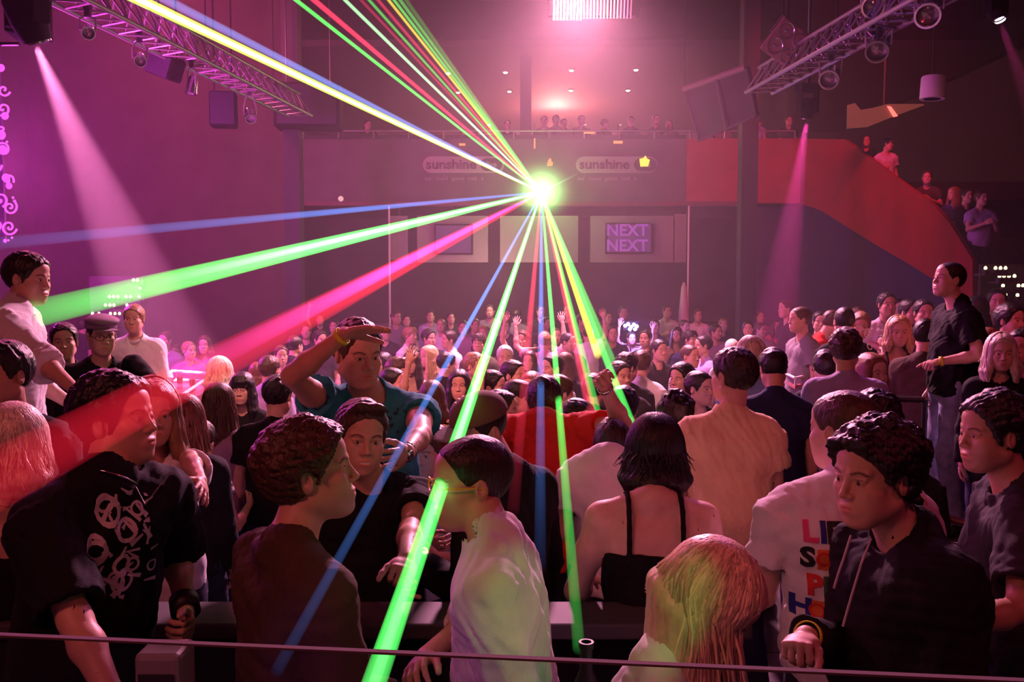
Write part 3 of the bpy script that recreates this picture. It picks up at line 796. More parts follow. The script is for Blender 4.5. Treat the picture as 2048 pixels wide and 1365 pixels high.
# ------------------------------------------------------------------ small mesh helpers
class MB:
    def __init__(s): s.v, s.f = [], []
    def add(s, v, f):
        o = len(s.v); s.v += [tuple(p) for p in v]; s.f += [tuple(i + o for i in q) for q in f]; return s
    def box(s, c, d, R=None, bev=0.):
        c = np.asarray(c, float); h = np.asarray(d, float) / 2; R = np.eye(3) if R is None else R
        if bev <= 0:
            P = [c + R.T @ (h * (x, y, z)) for x in (-1, 1) for y in (-1, 1) for z in (-1, 1)]
            return s.add(P, [(0, 1, 3, 2), (4, 6, 7, 5), (0, 4, 5, 1), (2, 3, 7, 6), (0, 2, 6, 4), (1, 5, 7, 3)])
        bm = bmesh.new(); bmesh.ops.create_cube(bm, size=1)
        for v in bm.verts: v.co = Vector((v.co.x * d[0], v.co.y * d[1], v.co.z * d[2]))
        bmesh.ops.bevel(bm, geom=bm.edges[:], offset=bev, segments=2, affect='EDGES', profile=.5)
        bm.verts.ensure_lookup_table(); P = [c + R.T @ np.array(v.co) for v in bm.verts]; F = [[v.index for v in f.verts] for f in bm.faces]; bm.free()
        return s.add(P, F)
    def tube(s, a, b, r, r2=None, n=10, cap=True):
        a = np.asarray(a, float); b = np.asarray(b, float); r2 = r if r2 is None else r2
        u = nrm(b - a); e = nrm(cross(u, (0, 0, 1) if abs(u[2]) < .9 else (1, 0, 0))); g = cross(u, e)
        P = [];
        for c, q in ((a, r), (b, r2)):
            P += [c + (e * math.cos(2 * math.pi * i / n) + g * math.sin(2 * math.pi * i / n)) * q for i in range(n)]
        F = [(i, (i + 1) % n, n + (i + 1) % n, n + i) for i in range(n)]
        if cap: F += [tuple(range(n))[::-1], tuple(range(n, 2 * n))]
        return s.add(P, F)
    def path(s, pts, r, n=8):
        for a, b in zip(pts[:-1], pts[1:]): s.tube(a, b, r, n=n)
        return s
    def lathe(s, base, axis, prof, n=20):
        axis = nrm(axis); e = nrm(cross(axis, (0, 0, 1) if abs(axis[2]) < .9 else (1, 0, 0))); g = cross(axis, e); base = np.asarray(base, float)
        P = [base + axis * z + (e * math.cos(2 * math.pi * i / n) + g * math.sin(2 * math.pi * i / n)) * r for r, z in prof for i in range(n)]
        F = [(j * n + i, j * n + (i + 1) % n, (j + 1) * n + (i + 1) % n, (j + 1) * n + i) for j in range(len(prof) - 1) for i in range(n)]
        return s.add(P, F)
    def prism(s, pts, d):
        """polygon pts (3-D, planar) extruded by vector d"""
        n = len(pts); pts = [np.asarray(p, float) for p in pts]; P = pts + [p + np.asarray(d, float) for p in pts]
        return s.add(P, [tuple(range(n))[::-1], tuple(range(n, 2 * n))] + [(i, (i + 1) % n, n + (i + 1) % n, n + i) for i in range(n)])
    def build(s, name, m, parent=None, origin=None, smooth=False):
        v = np.array(s.v, float)
        if origin is None: origin = V(0, 0, 0) if parent is not None else (v.min(0) + v.max(0)) / 2
        if parent is not None: origin = np.array(parent.get('_o', (0, 0, 0)))
        me = bpy.data.meshes.new(name); me.from_pydata([tuple(p - origin) for p in v], [], s.f); me.update()
        if smooth:
            me.polygons.foreach_set('use_smooth', np.ones(len(me.polygons), bool))
            me.set_sharp_from_angle(angle=math.radians(35))
        me.materials.append(m); o = bpy.data.objects.new(name, me); COL.objects.link(o)
        if parent is not None: o.parent = parent; ORI[o.name] = origin
        else: o.location = origin; ORI[o.name] = origin
        return o
ORI = {}
def empty(name, loc):
    o = bpy.data.objects.new(name, None); COL.objects.link(o); o.location = loc; o.empty_display_size = .1; ORI[o.name] = np.array(loc, float); return o
_b = MB.build
def _build(s, name, m, parent=None, smooth=False):
    v = np.array(s.v, float)
    origin = ORI[parent.name] if parent is not None else (v.min(0) + v.max(0)) / 2
    me = bpy.data.meshes.new(name); me.from_pydata([tuple(p - origin) for p in v], [], s.f)
    bm = bmesh.new(); bm.from_mesh(me); bmesh.ops.recalc_face_normals(bm, faces=bm.faces[:]); bm.to_mesh(me); bm.free(); me.update()
    if smooth:
        me.polygons.foreach_set('use_smooth', np.ones(len(me.polygons), bool)); me.set_sharp_from_angle(angle=math.radians(35))
    me.materials.append(m); o = bpy.data.objects.new(name, me); COL.objects.link(o); ORI[o.name] = origin
    if parent is not None: o.parent = parent
    else: o.location = origin
    return o
MB.build = _build
def tag(o, label, cat, group=None, kind=None):
    o['label'] = label; o['category'] = cat
    if group: o['group'] = group
    if kind: o['kind'] = kind
    return o
def struct(name, mb, m):
    o = mb.build(name, m); o['kind'] = 'structure'; return o

# ------------------------------------------------------------------ haze
def haze_box():
    m = bpy.data.materials.new('haze'); m.use_nodes = True; nt = m.node_tree; nt.nodes.clear()
    o = nt.nodes.new('ShaderNodeOutputMaterial'); v = nt.nodes.new('ShaderNodeVolumeScatter'); v.inputs['Density'].default_value = HAZE; v.inputs['Anisotropy'].default_value = .25
    v.inputs['Color'].default_value = (1, .84, .86, 1)
    nt.links.new(v.outputs[0], o.inputs['Volume'])
    h = MB().box((.6, 19.6, 4.2), (22, 26.2, 9.2)).build('haze', m); h['kind'] = 'stuff'; h['label'] = 'pink smoke haze filling the hall above the dancers'; h['category'] = 'haze'
    h.visible_shadow = True
    return h
NOHAZE = False
HAZE = .0082
if not NOHAZE: haze_box()

# ------------------------------------------------------------------ room shell
m_floor = mat('dance_floor', (.035, .030, .034), .35, var=.3, vscale=3); m_wall = mat('hall_wall', (.10, .055, .06), .8, var=.15, vscale=1.5, bump=.2, bscale=20)
m_dark = mat('dark_wall', (.030, .022, .025), .8, var=.2, vscale=2); m_red = mat('red_paint', (.34, .010, .022), .75, var=.12, vscale=2); m_blue = mat('dusk_blue_paint', (.028, .014, .085), .8, var=.12, vscale=2)
m_fascia = mat('fascia_paint', (.10, .075, .08), .7, var=.15, vscale=2); m_panel = mat('pale_panel', (.24, .20, .20), .7, var=.06, vscale=3)
struct('floor', MB().box((1, 15.2, -.45), (24, 35, .2)), m_floor)
struct('floor_tier_booth', MB().box((.5, 1.1, -.16), (23, 7.4, .38)), m_floor)
struct('floor_tier_bar', MB().box((.5, 26.0, -.16), (23, 13.2, .38)), m_floor)
struct('floor_tier_left', MB().box((-6.62, 7.0, -.16), (8.35, 4.39, .38)), m_floor)
struct('floor_tier_step', MB().box((2.1, 5.6, -.16), (1.59, 1.58, .38)), m_floor)
struct('floor_tier_right', MB().box((7.45, 9.5, -.16), (9.1, 9.39, .38)), m_floor)
struct('wall_left', MB().box((-10.9, 15.2, 4.2), (.2, 35, 9.4)), m_wall)
struct('wall_right', MB().box((12.1, 15.2, 4.2), (.2, 35, 9.4)), m_dark)
struct('wall_back', MB().box((.6, 32.9, 4.2), (23.4, .2, 9.4)), m_wall)
struct('wall_front', MB().box((.6, -2.6, 4.2), (23.4, .2, 9.4)), m_dark)
struct('ceiling', MB().box((.6, 15.2, 8.95), (23.4, 36, .2)), m_dark)
struct('wall_bar_back', MB().box((.6, 23.1, 1.9), (23.0, .2, 3.8)), mat('bar_back', (.04, .03, .03), .7, var=.2, vscale=2))
struct('wall_left_alcove', MB().box((-7.9, 20.0, 4.2), (5.8, .2, 9.4)), m_wall)
struct('floor_balcony', MB().box((.5, 26.3, 4.2), (22.6, 12.4, .4)), m_dark)
bc = struct('ceiling_balcony', MB().box((.5, 26.8, 7.7), (22.6, 11.6, .16)), mat('balcony_ceiling', (.06, .035, .04), .8))
def pxbox(x0, y0, x1, y1, Y, depth):
    a = at(x0, y0, Y); b = at(x1, y1, Y); return MB().box(((a[0] + b[0]) / 2, Y + depth / 2, (a[2] + b[2]) / 2), (abs(b[0] - a[0]), depth, abs(a[2] - b[2])))
struct('wall_balcony_fascia', pxbox(606, 277, 1372, 404, 19.9, .2), m_fascia)
struct('trim_fascia', pxbox(606, 403, 1500, 411, 19.84, .3), mat('fascia_trim', (.14, .04, .05), .6))
struct('wall_balcony_red', pxbox(1372, 277, 1600, 406, 19.9, .2), m_red)
struct('trim_1', pxbox(606, 270, 1372, 277, 19.85, .3), m_dark)
for nm, (x0, x1, Y) in (('column_left', (574, 606, 16.2)), ('column_right', (1476, 1508, 16.2)), ('column_centre', (1040, 1062, 22.0))):
    a = at(x0, 560, Y)[0]; b = at(x1, 560, Y)[0]
    z0 = .03 if Y < 20 else 4.4; z0 = -.35 if Y < 19.4 else z0
    struct(nm, MB().box(((a + b) / 2, Y, (z0 + 8.85) / 2 if Y < 20 else (4.4 + 7.62) / 2), (b - a, b - a, 8.85 - z0 if Y < 20 else 3.22)), mat(nm, (.03, .028, .032), .7))
# stair parapet falling to the right, towards the camera
def quadwall(name, pts, m, th=.14):
    P = [at(*p) for p in pts]; n = nrm(cross(P[1] - P[0], P[2] - P[0])); n = n if n[1] > 0 else -n
    return struct(name, MB().prism(P, n * th), m)
SY = lambda x: 20.0 - (x - 1600) * 6.0 / 340
top = [(1600, 277), (1690, 279), (1742, 318), (1800, 362), (1862, 405), (1900, 448), (1945, 520), (1962, 560)]
bot = [(1600, 408), (1640, 420), (1700, 458), (1760, 495), (1820, 530), (1868, 560)]
def stairwall():
    mb = MB(); xs = np.linspace(1600, 1945, 24); ty = np.interp(xs, [p[0] for p in top], [p[1] for p in top]); by = np.interp(xs, [p[0] for p in bot], [p[1] for p in bot])
    by = np.where(xs > 1868, 560 + (xs - 1868) * .62, by)
    A = [at(x, y, SY(x)) for x, y in zip(xs, ty)]; Bp = [at(x, y, SY(x)) for x, y in zip(xs, by)]
    n = len(xs); off = V(.12, .08, 0)
    P = A + Bp + [p + off for p in A] + [p + off for p in Bp]; F = []
    for i in range(n - 1):
        F += [(i, i + 1, n + i + 1, n + i), (2 * n + i, 3 * n + i, 3 * n + i + 1, 2 * n + i + 1), (i, 2 * n + i, 2 * n + i + 1, i + 1), (n + i, n + i + 1, 3 * n + i + 1, 3 * n + i)]
    F += [(0, n, 3 * n, 2 * n), (n - 1, 3 * n - 1, 4 * n - 1, 2 * n - 1)]
    mb.add(P, F); struct('wall_stair_parapet', mb, m_red)
    Q = [p + V(.03, .02, 0) for p in Bp]; G = [V(p[0], p[1], .02) for p in Q]; mb2 = MB(); n = len(Q)
    mb2.add(Q + G + [p + V(.09, .06, 0) for p in Q] + [p + V(.09, .06, 0) for p in G], [(i, i + 1, n + i + 1, n + i) for i in range(n - 1)] + [(2 * n + i, 3 * n + i, 3 * n + i + 1, 2 * n + i + 1) for i in range(n - 1)])
    struct('wall_stair_side', mb2, m_blue)
    # steps behind the parapet
    st = MB(); k = 20
    for i in range(k):
        x = 1615 + (1950 - 1615) * i / (k - 1); Y = SY(x); zt = at(x, np.interp(x, [p[0] for p in top], [p[1] for p in top]), Y)[2] - 1.0
        zt = min(zt, 4.38)
        X0 = at(x, 500, Y)[0]
        st.box((X0 + 1.05, Y + .1, zt - .1), (1.7, .42, .2))
    struct('stair_steps', st, m_dark); return st
stairwall()
mb = MB(); a = at(1508, 408, 20.2); b = at(1870, 560, 20.2); mb.box(((a[0] + 10.2) / 2, 20.3, 1.95), (10.2 - a[0], .15, 3.8)); struct('wall_under_stairs', mb, m_blue)
# ------------------------------------------------------------------ the people nearest the booth, each posed on its own
FL = .03
def px(x, y, near=True): return ('px', x, y, near)
def hand(**k): return k
def bracelet(K, side, name, m, w=.012, th=.003, r=.031, back=.01):
    sh, el, wr, hd, n, opt, q = K['arms'][0 if side == 'L' else 1]
    u = nrm(wr - el); s = K['s']
    return K['part'](name, band_mesh(wr - u * back, u, r * s, w, th, side=n), m)
def watch(K, side, strap, face, name='wristwatch'):
    sh, el, wr, hd, n, opt, q = K['arms'][0 if side == 'L' else 1]; s = K['s']; u = nrm(wr - el)
    st = bracelet(K, side, name, strap, w=.016, th=.0035, r=.031, back=.015)
    c = wr - u * .015 - nrm(n) * (.034 * s)
    m = MB(); m.lathe(c - nrm(n) * 0, -nrm(n), [(.0, .0), (.018, .0), (.0185, .004), (.016, .008), (.0, .0085)], n=20)
    v = np.array(m.v); me = to_obj('dial', v, np.array([list(f) for f in m.f]), face, K['base'], st, smooth=False)
    return st

M['hair_bend'] = mat('hair_streaked', (.80, .60, .40), .36, var=.15, vscale=40, spec=.5, attr=True)
K1 = person(dict(head=(624, 946, 2.2), hy=98, hp=9, by=128, nb=(578, 1112), floor=FL, s=1.0, lod=0, hair='curly', hairmat=M['hair_brown'], hairline=.070, temple=.010, nape=-.075, seed=4,
    top='long', topname='cardigan', topmat=M['cloth_brown'], fold=.006, scoop=.03, neckr=.075, armL=dict(u=(.1, .1, -1), f=(-.1, .8, -.5), n=(-1, 0, 0), curl=(30, 35, 25)), armR=dict(u=(.18, .1, -1), f=(.0, .55, -.8), n=(-1, 0, 0), curl=(30, 35, 25)), beard=.12),
    'person in dark brown cardigan with short curly brown hair, face lifted in profile')
K2 = person(dict(head=(940, 966, 2.3), hy=-72, hp=-2, by=-92, nb=(984, 1090), lean=(0, .10), floor=FL, s=.98, wide=.9, lod=0, hair='crop', hairmat=M['hair_dark'], temple=.022, seed=8, top='rolled', topname='shirt', topmat=M['cloth_white'], fold=.008, loose=.010, g=.010, scoop=-.008, neckr=.052,
    armL=dict(u=(.12, -.12, -1), f=(.0, .45, -.9), n=(-1, 0, 0)), armR=dict(u=px(945, 1250, False), f=px(852, 1312), h=px(800, 1362), n=(-1, 0, -.3)), under=.5),
    'person in white long sleeved shirt wearing yellow glasses, lit green by the laser')
K3 = person(dict(head=(236, 842, 2.36), hy=80, hp=6, by=58, nb=(214, 968), floor=FL, s=.96, lod=0, hair='tousled', hairmat=M['hair_black'], hairline=.074, seed=11, top='tee', topmat=M['cloth_black'], fold=.006, sleeve=1.55, loose=.022, g=.012, neckr=.050, lean=(-.02, .30), hem=.60, wide=1.06,
    armR=dict(u=px(150, 1240), f=px(236, 1420), h=px(290, 1500), n=(-.6, 0, -.6), curl=(30, 40, 30)), armL=dict(u=px(352, 1105, False), f=px(372, 1228), h=px(392, 1300), n=(-1, .2, 0), curl=(45, 60, 40))),
    'person in black t shirt with white graphic print, red beam crossing the head')
K4 = person(dict(head=(716, 708, 3.6), hy=34, hp=-10, by=14, nb=(744, 792, False), floor=FL, s=1.09, lod=0, hair='short', hairmat=M['hair_brown'], seed=14, top='tee', topmat=M['cloth_teal'], fold=.006, loose=.02, sleeve=.55, shrug=(0, .035),
    armR=dict(u=px(584, 752), f=px(690, 668), h=px(782, 648), n=(-.2, .5, -1), curl=(4, 6, 6), spread=7, thumb=30), armL=dict(u=px(842, 872), f=px(812, 906), h=px(770, 936), n=(-.1, -1, .1), curl=(12, 20, 14)), jaw=1.1),
    'person in teal t shirt reaching one arm over the brow, hand on the belly')
K5 = person(dict(head=(722, 876, 2.95), hy=22, hp=-3, hr=-6, by=24, nb=(742, 965, False), floor=FL, s=.98, lod=0, hair='quiff', hairmat=M['hair_brown'], seed=19, top='tee', topmat=M['cloth_black'], botmat=M['denim'], fold=.006,
    armL=dict(u=px(822, 1060), f=px(812, 1120), n=(-.4, 0, -1), curl=(65, 75, 50)), armR=dict(u=(.15, .1, -1), f=px(780, 1160), n=(-1, 0, 0), curl=(65, 75, 50)), smile=True, lips=V(1.1, .5, .5)),
    'laughing person in black t shirt and jeans behind the curly haired one')
K6 = person(dict(head=(958, 862, 3.16), hy=-48, hp=-22, by=-125, nb=(1016, 956, False), floor=FL, s=1.02, lod=1, hair='crop', hairmat=M['hair_black'], top='long', topname='jacket', topmat=M['cloth_black'], seed=23, wide=1.05, armL='bent', armR='down'),
    'person in black jacket and brown peaked cap behind the white shirt')
K7 = person(dict(head=(862, 905, 4.15), hy=-30, hp=-5, by=-35, floor=FL, s=.97, lod=1, hair='short', hairmat=M['hair_brown'], top='tee', topmat=M['cloth_white'], seed=25, armL=dict(u=(.3, .2, -.9), f=(-.3, 1, .5), n=(-1, 0, 0)), armR=dict(u=px(822, 1030), f=px(862, 1075), n=(-1, 0, 0), curl=(40, 50, 30))),
    'person in white t shirt half hidden behind the bright green beam')
K8 = person(dict(head=(1088, 808, 4.25), hy=178, hp=-30, by=180, nb=(1082, 852), floor=FL, s=1.0, lod=0, hair='short', hairmat=M['hair_dark'], seed=28, top='tee', topmat=M['cloth_red'], fold=.007, loose=.026, hem=.66, wide=1.08, shrug=(.05, .05),
    armR=dict(u=px(1246, 850), f=px(1208, 772), h=px(1186, 728), n=(.3, -1, 0), curl=(40, 60, 45), thumb=12, tcurl=30), armL=dict(u=px(948, 880), f=px(930, 830), h=px(928, 800), n=(.2, 1, 0), curl=(70, 80, 55))),
    'person in red t shirt seen from behind, one fist raised')
K9 = person(dict(head=(1226, 896, 3.7), hy=190, hp=-48, by=178, nb=(1218, 918), floor=FL, s=.88, wide=.88, lod=1, hair='short', hairmat=M['hair_dark'], top='tee', topmat=M['cloth_white'], seed=31, armL='bent', armR='bent', fold=.006),
    'stooping person in plain white t shirt with bowed head, seen from behind')
K10 = person(dict(head=(1310, 905, 3.0), hy=172, hp=-4, by=178, nb=(1305, 1000), floor=FL, s=.97, lod=0, female=True, hair='bob', hairmat=M['hair_black'], hairlen=.55, part=False, seed=33, top='tank', topmat=M['cloth_black'], neck=.165, hem=.62, wide=1.12, armw=1.15, skin=M['skin_pale'], bottom='skirt', botmat=M['cloth_black'],
    armL=dict(u=(.30, .18, -1), f=(-.2, 1, -.2), n=(-.3, 0, -1)), armR=dict(u=(.30, .15, -1), f=(-.3, 1, .1), n=(-.3, 0, -1))),
    'person with dark bob in black strappy top, bare shoulders turned to the camera')
K11 = person(dict(head=(1466, 752, 4.0), hy=-148, hp=0, by=176, nb=(1460, 838), floor=FL, s=1.0, lod=0, hair='short', hairmat=M['hair_dark'], nape=-.07, seed=36, top='tee', topmat=M['cloth_cream'], fold=.006, loose=.022, hem=.62, armL=dict(u=(.16, .12, -1), f=(-.1, .8, -.4), n=(-1, 0, 0)), armR=dict(u=(.14, .1, -1), f=(-.1, .8, -.4), n=(-1, 0, 0))),
    'tall person in cream t shirt seen from behind, head turned left')
K12 = person(dict(head=(1684, 862, 2.78), hy=-142, hp=-3, by=172, nb=(1692, 974), floor=FL, s=1.02, lod=0, hair='crop', hairmat=M['hair_brown'], nape=-.07, seed=40, top='tee', topmat=M['cloth_white'], fold=.007, loose=.028, hem=.62, wide=1.04, botmat=M['denim_dark'], lean=(.05, 0),
    armL=dict(u=(.22, .15, -1), f=(-.1, 1, .2), n=(-1, 0, 0)), armR=dict(u=(.15, .15, -1), f=(-.2, 1, .2), n=(-1, 0, 0))),
    'person in white t shirt with coloured block letters printed on the back')
K13 = person(dict(head=(1752, 848, 3.6), hy=150, hp=0, by=165, floor=FL, s=1.0, lod=1, hair='tousled', hairmat=M['hair_black'], seed=43, top='tee', topmat=M['cloth_black']),
    'person with dark tousled hair and black t shirt just beyond the block letter shirt')
K14 = person(dict(head=(1748, 952, 2.2), hy=-64, hp=-4, by=-82, nb=(1806, 1075, False), floor=FL, s=1.02, lod=0, hair='messy', hairmat=M['hair_black'], hairline=.068, temple=.010, nape=-.082, seed=46, top='long', topname='hoodie', topmat=M['cloth_black'], fold=.007, loose=.022, g=.012, scoop=-.005, neckr=.062,
    armR=dict(u=px(1700, 1330, False), f=px(1612, 1272), h=px(1566, 1318), n=(-.4, .2, -1), curl=(68, 80, 55), thumb=28), armL=dict(u=(.14, -.05, -1), f=(.1, .5, -.8), n=(-1, 0, 0), curl=(30, 40, 30))),
    'person in black hoodie with pale cords and bushy dark hair, fist half raised')
K15 = person(dict(head=(1984, 868, 2.9), hy=-82, hp=-2, by=-108, nb=(2026, 974, False), floor=FL, s=1.02, lod=0, hair='tousled', hairmat=M['hair_black'], seed=49, top='tee', topmat=M['cloth_charcoal'], fold=.007, loose=.026, wide=1.05, sleeve=1.3, skin=M['skin_tan'], beard=.3,
    armL=dict(u=px(2040, 1218), f=px(1908, 1262), n=(-.6, 0, -1), curl=(35, 45, 30)), armR=dict(u=(.15, .2, -1), f=(-.2, 1, 0), n=(-1, 0, 0))),
    'person in charcoal t shirt with white neckband in profile at the right edge')
K16 = person(dict(head=(1420, 1205, 1.85), hy=66, hp=-46, hr=-8, by=78, nb=(1325, 1358), lean=(.0, .22), floor=FL, s=.93, lod=0, female=True, hair='hang', hairmat=M['hair_bend'], hairlen=1.25, seed=52, top='cap', topmat=M['cloth_white'], fold=.006, gravity=True, under=.0, neckr=.06,
    armL=dict(u=(.1, .5, -1), f=(-.2, 1, -.2), n=(-1, 0, 0)), armR=dict(u=(.25, .1, -1), f=(-.2, .8, -.4), n=(-1, 0, 0))),
    'person with long blonde hair and white top bending forward over the bottle table')
K17 = person(dict(head=(30, 888, 2.8), hy=195, hp=-6, by=188, floor=FL, s=.95, lod=0, female=True, hair='long', hairmat=M['hair_pale'], hairlen=.42, seed=55, top='tank', topmat=M['cloth_black'], neck=.15, skin=M['skin'], armw=1.1,
    armR=dict(u=(.35, -.05, -1), f=px(30, 1370), n=(-1, 0, 0)), armL='down'),
    'person with pale blonde hair and black strap top at the left edge')
K18 = person(dict(head=(6, 750, 3.3), hy=-18, hp=-2, by=0, floor=FL, s=.97, lod=1, hair='short', hairmat=M['hair_black'], seed=58, top='tee', topmat=M['cloth_black'], skin=M['skin_tan']),
    'person with short black hair facing the camera below the rolled white shirt')
PODL, PODR = .40, .32
K19 = person(dict(head=(57, 558, 4.3), hy=82, hp=-6, by=108, nb=(34, 622), floor=PODL, s=1.0, lod=0, hair='short', hairmat=M['hair_dark'], hairline=.07, temple=.02, seed=61, top='rolled', topname='rolled_sleeve_shirt', topmat=M['cloth_white'], fold=.008, loose=.03, hem=.60, lean=(0, .10), botmat=M['cloth_black'],
    armR=dict(u=px(82, 722), f=px(148, 778), h=px(176, 798), n=(-.5, 0, -1), curl=(40, 50, 30)), armL=dict(u=(.15, .2, -1), f=(-.1, .8, -.5), n=(-1, 0, 0))),
    'tall person in white shirt with rolled sleeves standing on the left podium')
K20 = person(dict(head=(203, 672, 5.6), hy=38, hp=-5, by=30, floor=FL, s=1.0, lod=1, hair='crop', hairmat=M['hair_black'], seed=64, top='long', topname='leather_jacket', topmat=M['leather'] if 'leather' in M else M['cloth_black'],
    armL=dict(u=px(265, 728), f=px(305, 765), h=px(322, 768), n=(0, .2, -1), curl=(30, 40, 30)), armR='down'),
    'person in dark jacket and flat cap reaching out to the red lit table')
K21 = person(dict(head=(128, 684, 5.9), hy=25, hp=0, by=20, floor=FL, s=.98, lod=1, hair='short', hairmat=M['hair_dark'], seed=66, top='long', topmat=M['cloth_charcoal']),
    'person in charcoal top between the rolled white shirt and the flat cap')
K22 = person(dict(head=(268, 638, 7.9), hy=8, hp=-3, by=10, floor=FL, s=1.0, lod=1, hair='short', hairmat=M['hair_light'], seed=68, top='shirt', topname='open_collar_shirt', topmat=M['cloth_white'], vneck=.12, armL='down', armR=dict(u=(.25, .1, -1), f=(-.3, .8, -.3), n=(-1, 0, 0))),
    'person in open collared white shirt lit brightly by the left spotlight')
K23 = person(dict(head=(441, 746, 7.3), hy=168, hp=-5, by=170, floor=-.35, s=.98, lod=1, female=True, hair='bob', hairmat=M['hair_pale'], hairlen=.7, part=False, seed=70, top='long', topmat=M['cloth_pink']),
    'person with glowing pale bob beside the red lit table, seen from behind')
K24 = person(dict(head=(484, 778, 6.9), hy=2, hp=-5, by=0, floor=-.35, s=.97, lod=1, female=True, hair='bangs', hairmat=M['hair_black'], seed=72, top='long', topmat=M['cloth_black'], skin=M['skin_pale']),
    'person with long black hair and a straight fringe right of the pale bob')
K25 = person(dict(head=(556, 792, 5.55), hy=170, hp=-8, by=174, floor=-.35, s=1.0, lod=1, hair='short', hairmat=M['hair_black'], nape=-.10, seed=74, top='tee', topmat=M['cloth_black'], wide=1.1),
    'broad person in black t shirt seen from behind left of the raised arm')
K26 = person(dict(head=(398, 882, 5.0), hy=172, hp=-5, by=168, floor=-.35, s=.93, lod=1, female=True, hair='ponytail', hairmat=M['hair_dark'], seed=76, top='cap', topname='plaid_shirt', topmat=M['plaid'], bottom='shorts', botmat=M['denim_dark'],
    armR=dict(u=(.3, .2, -1), f=(-.2, 1, .3), n=(-1, 0, 0)), armL='down'),
    'person in white and purple plaid shirt and denim shorts')
K27 = person(dict(head=(306, 826, 3.3), hy=30, hp=-5, by=25, floor=FL, s=.95, lod=1, female=True, hair='long', hairmat=M['hair_light'], hairlen=.8, seed=78, top='cap', topmat=M['cloth_white'], sleeve=1.6,
    armL=dict(u=px(378, 918), f=px(402, 962), h=px(412, 1010), n=(-.4, -1, 0), curl=(6, 10, 8), spread=10, thumb=45), armR='down'),
    'person in white top with long fair hair pointing fingers downward')
K28 = person(dict(head=(438, 806, 5.6), hy=185, hp=0, by=180, floor=-.35, s=.94, lod=1, female=True, hair='long', hairmat=M['hair_brown'], seed=80, top='long', topmat=M['cloth_mauve']),
    'person with long brown hair from behind, in front of the pale bob')
K29 = person(dict(head=(368, 842, 4.1), hy=200, hp=0, by=190, floor=FL, s=.90, lod=1, female=True, hair='long', hairmat=M['hair_red'], hairlen=.8, seed=82, top='long', topmat=M['cloth_black']),
    'person with long dark red hair from behind under the red beam')
K30 = person(dict(head=(1897, 560, 6.2), hy=-80, hp=9, by=-92, nb=(1914, 616), floor=PODR, s=1.0, lod=0, hair='crop', hairmat=M['hair_dark'], hairline=.082, seed=84, top='tee', topmat=M['cloth_black'], botmat=M['denim'], fold=.008, loose=.03, hem=.62, sleeve=1.2, lean=(0, -.04), stance=.03,
    armL=dict(u=px(1958, 712), f=px(1866, 726), h=px(1838, 734), n=(-.2, .2, -1), curl=(70, 80, 55)), armR=dict(u=px(1872, 742), f=px(1852, 822), h=px(1846, 862), n=(-1, 0, 0), curl=(30, 40, 30))),
    'person in black t shirt and faded jeans standing on the right podium')
K31 = person(dict(head=(1797, 664, 7.2), hy=-14, hp=-4, by=-6, floor=FL, s=.96, lod=1, female=True, hair='long', hairmat=M['hair_blonde'], hairlen=.45, seed=86, top='dress', topmat=M['cloth_black'], neck=.07, hem=.85, nobottom=False, botmat=M['cloth_black'], vneck=.14,
    armR=dict(u=(.35, .05, -1), f=(.25, .15, -1), n=(-1, 0, 0)), armL='down'),
    'person with blonde hair in black low cut dress and green wristbands')
K32 = person(dict(head=(1852, 672, 6.7), hy=140, hp=-8, by=135, floor=FL, s=.96, lod=1, hair='short', hairmat=M['hair_black'], seed=88, top='shirt', topmat=M['cloth_brown']),
    'person with black hair between the blonde in black and the podium')
K33 = person(dict(head=(1692, 700, 5.5), hy=152, hp=-4, by=165, floor=FL, s=.99, lod=1, hair='tousled', hairmat=M['hair_brown'], nape=-.1, seed=90, top='long', topmat=M['cloth_lilac'], armL='bent'),
    'person in purple sweater over a white collar, brown hair from behind')
K34 = person(dict(head=(1688, 645, 7.5), hy=175, hp=-12, by=178, floor=FL, s=1.0, lod=1, hair='crop', hairmat=M['hair_dark'], seed=92, top='tee', topmat=M['cloth_black']),
    'person in black t shirt with pale print between the shoulders')
K35 = person(dict(head=(1664, 648, 8.9), hy=120, hp=-30, by=60, lean=(.0, .3), floor=FL, s=.98, lod=1, hair='short', hairmat=M['hair_brown'], seed=94, top='tee', topmat=M['cloth_red'], armR=dict(u=(.7, -.1, -.8), f=(-.5, .8, -.1), n=(0, -1, 0))),
    'person in red t shirt bending with elbow stuck out on the right tier')
K36 = person(dict(head=(1599, 640, 8.4), hy=-84, hp=0, by=-80, floor=FL, s=.98, lod=1, hair='crop', hairmat=M['hair_brown'], seed=96, top='tee', topmat=M['cloth_grey']),
    'person in grey t shirt in left profile behind the right table')
K37 = person(dict(head=(1546, 738, 5.1), hy=178, hp=-25, by=172, floor=FL, s=.90, lod=1, hair='short', hairmat=M['hair_black'], seed=98, top='tee', topmat=M['cloth_navy'], botmat=M['denim']),
    'person in navy t shirt from behind in front of the right table')
K38 = person(dict(head=(1504, 712, 5.7), hy=150, hp=0, by=160, floor=FL, s=.94, lod=1, female=True, hair='long', hairmat=M['hair_pale'], hairlen=.3, seed=100, top='cap', topmat=M['cloth_skyblue']),
    'person with bright blonde hair and pale blue top beside the cream shirt')
K39 = person(dict(head=(2002, 706, 5.6), hy=-18, hp=-4, by=-20, floor=FL, s=.92, lod=1, female=True, hair='long', hairmat=M['hair_pale'], hairlen=.55, seed=102, top='long', topmat=M['cloth_black'], skin=M['skin_pale']),
    'person with pale blonde hair and headband staring out at the right edge')
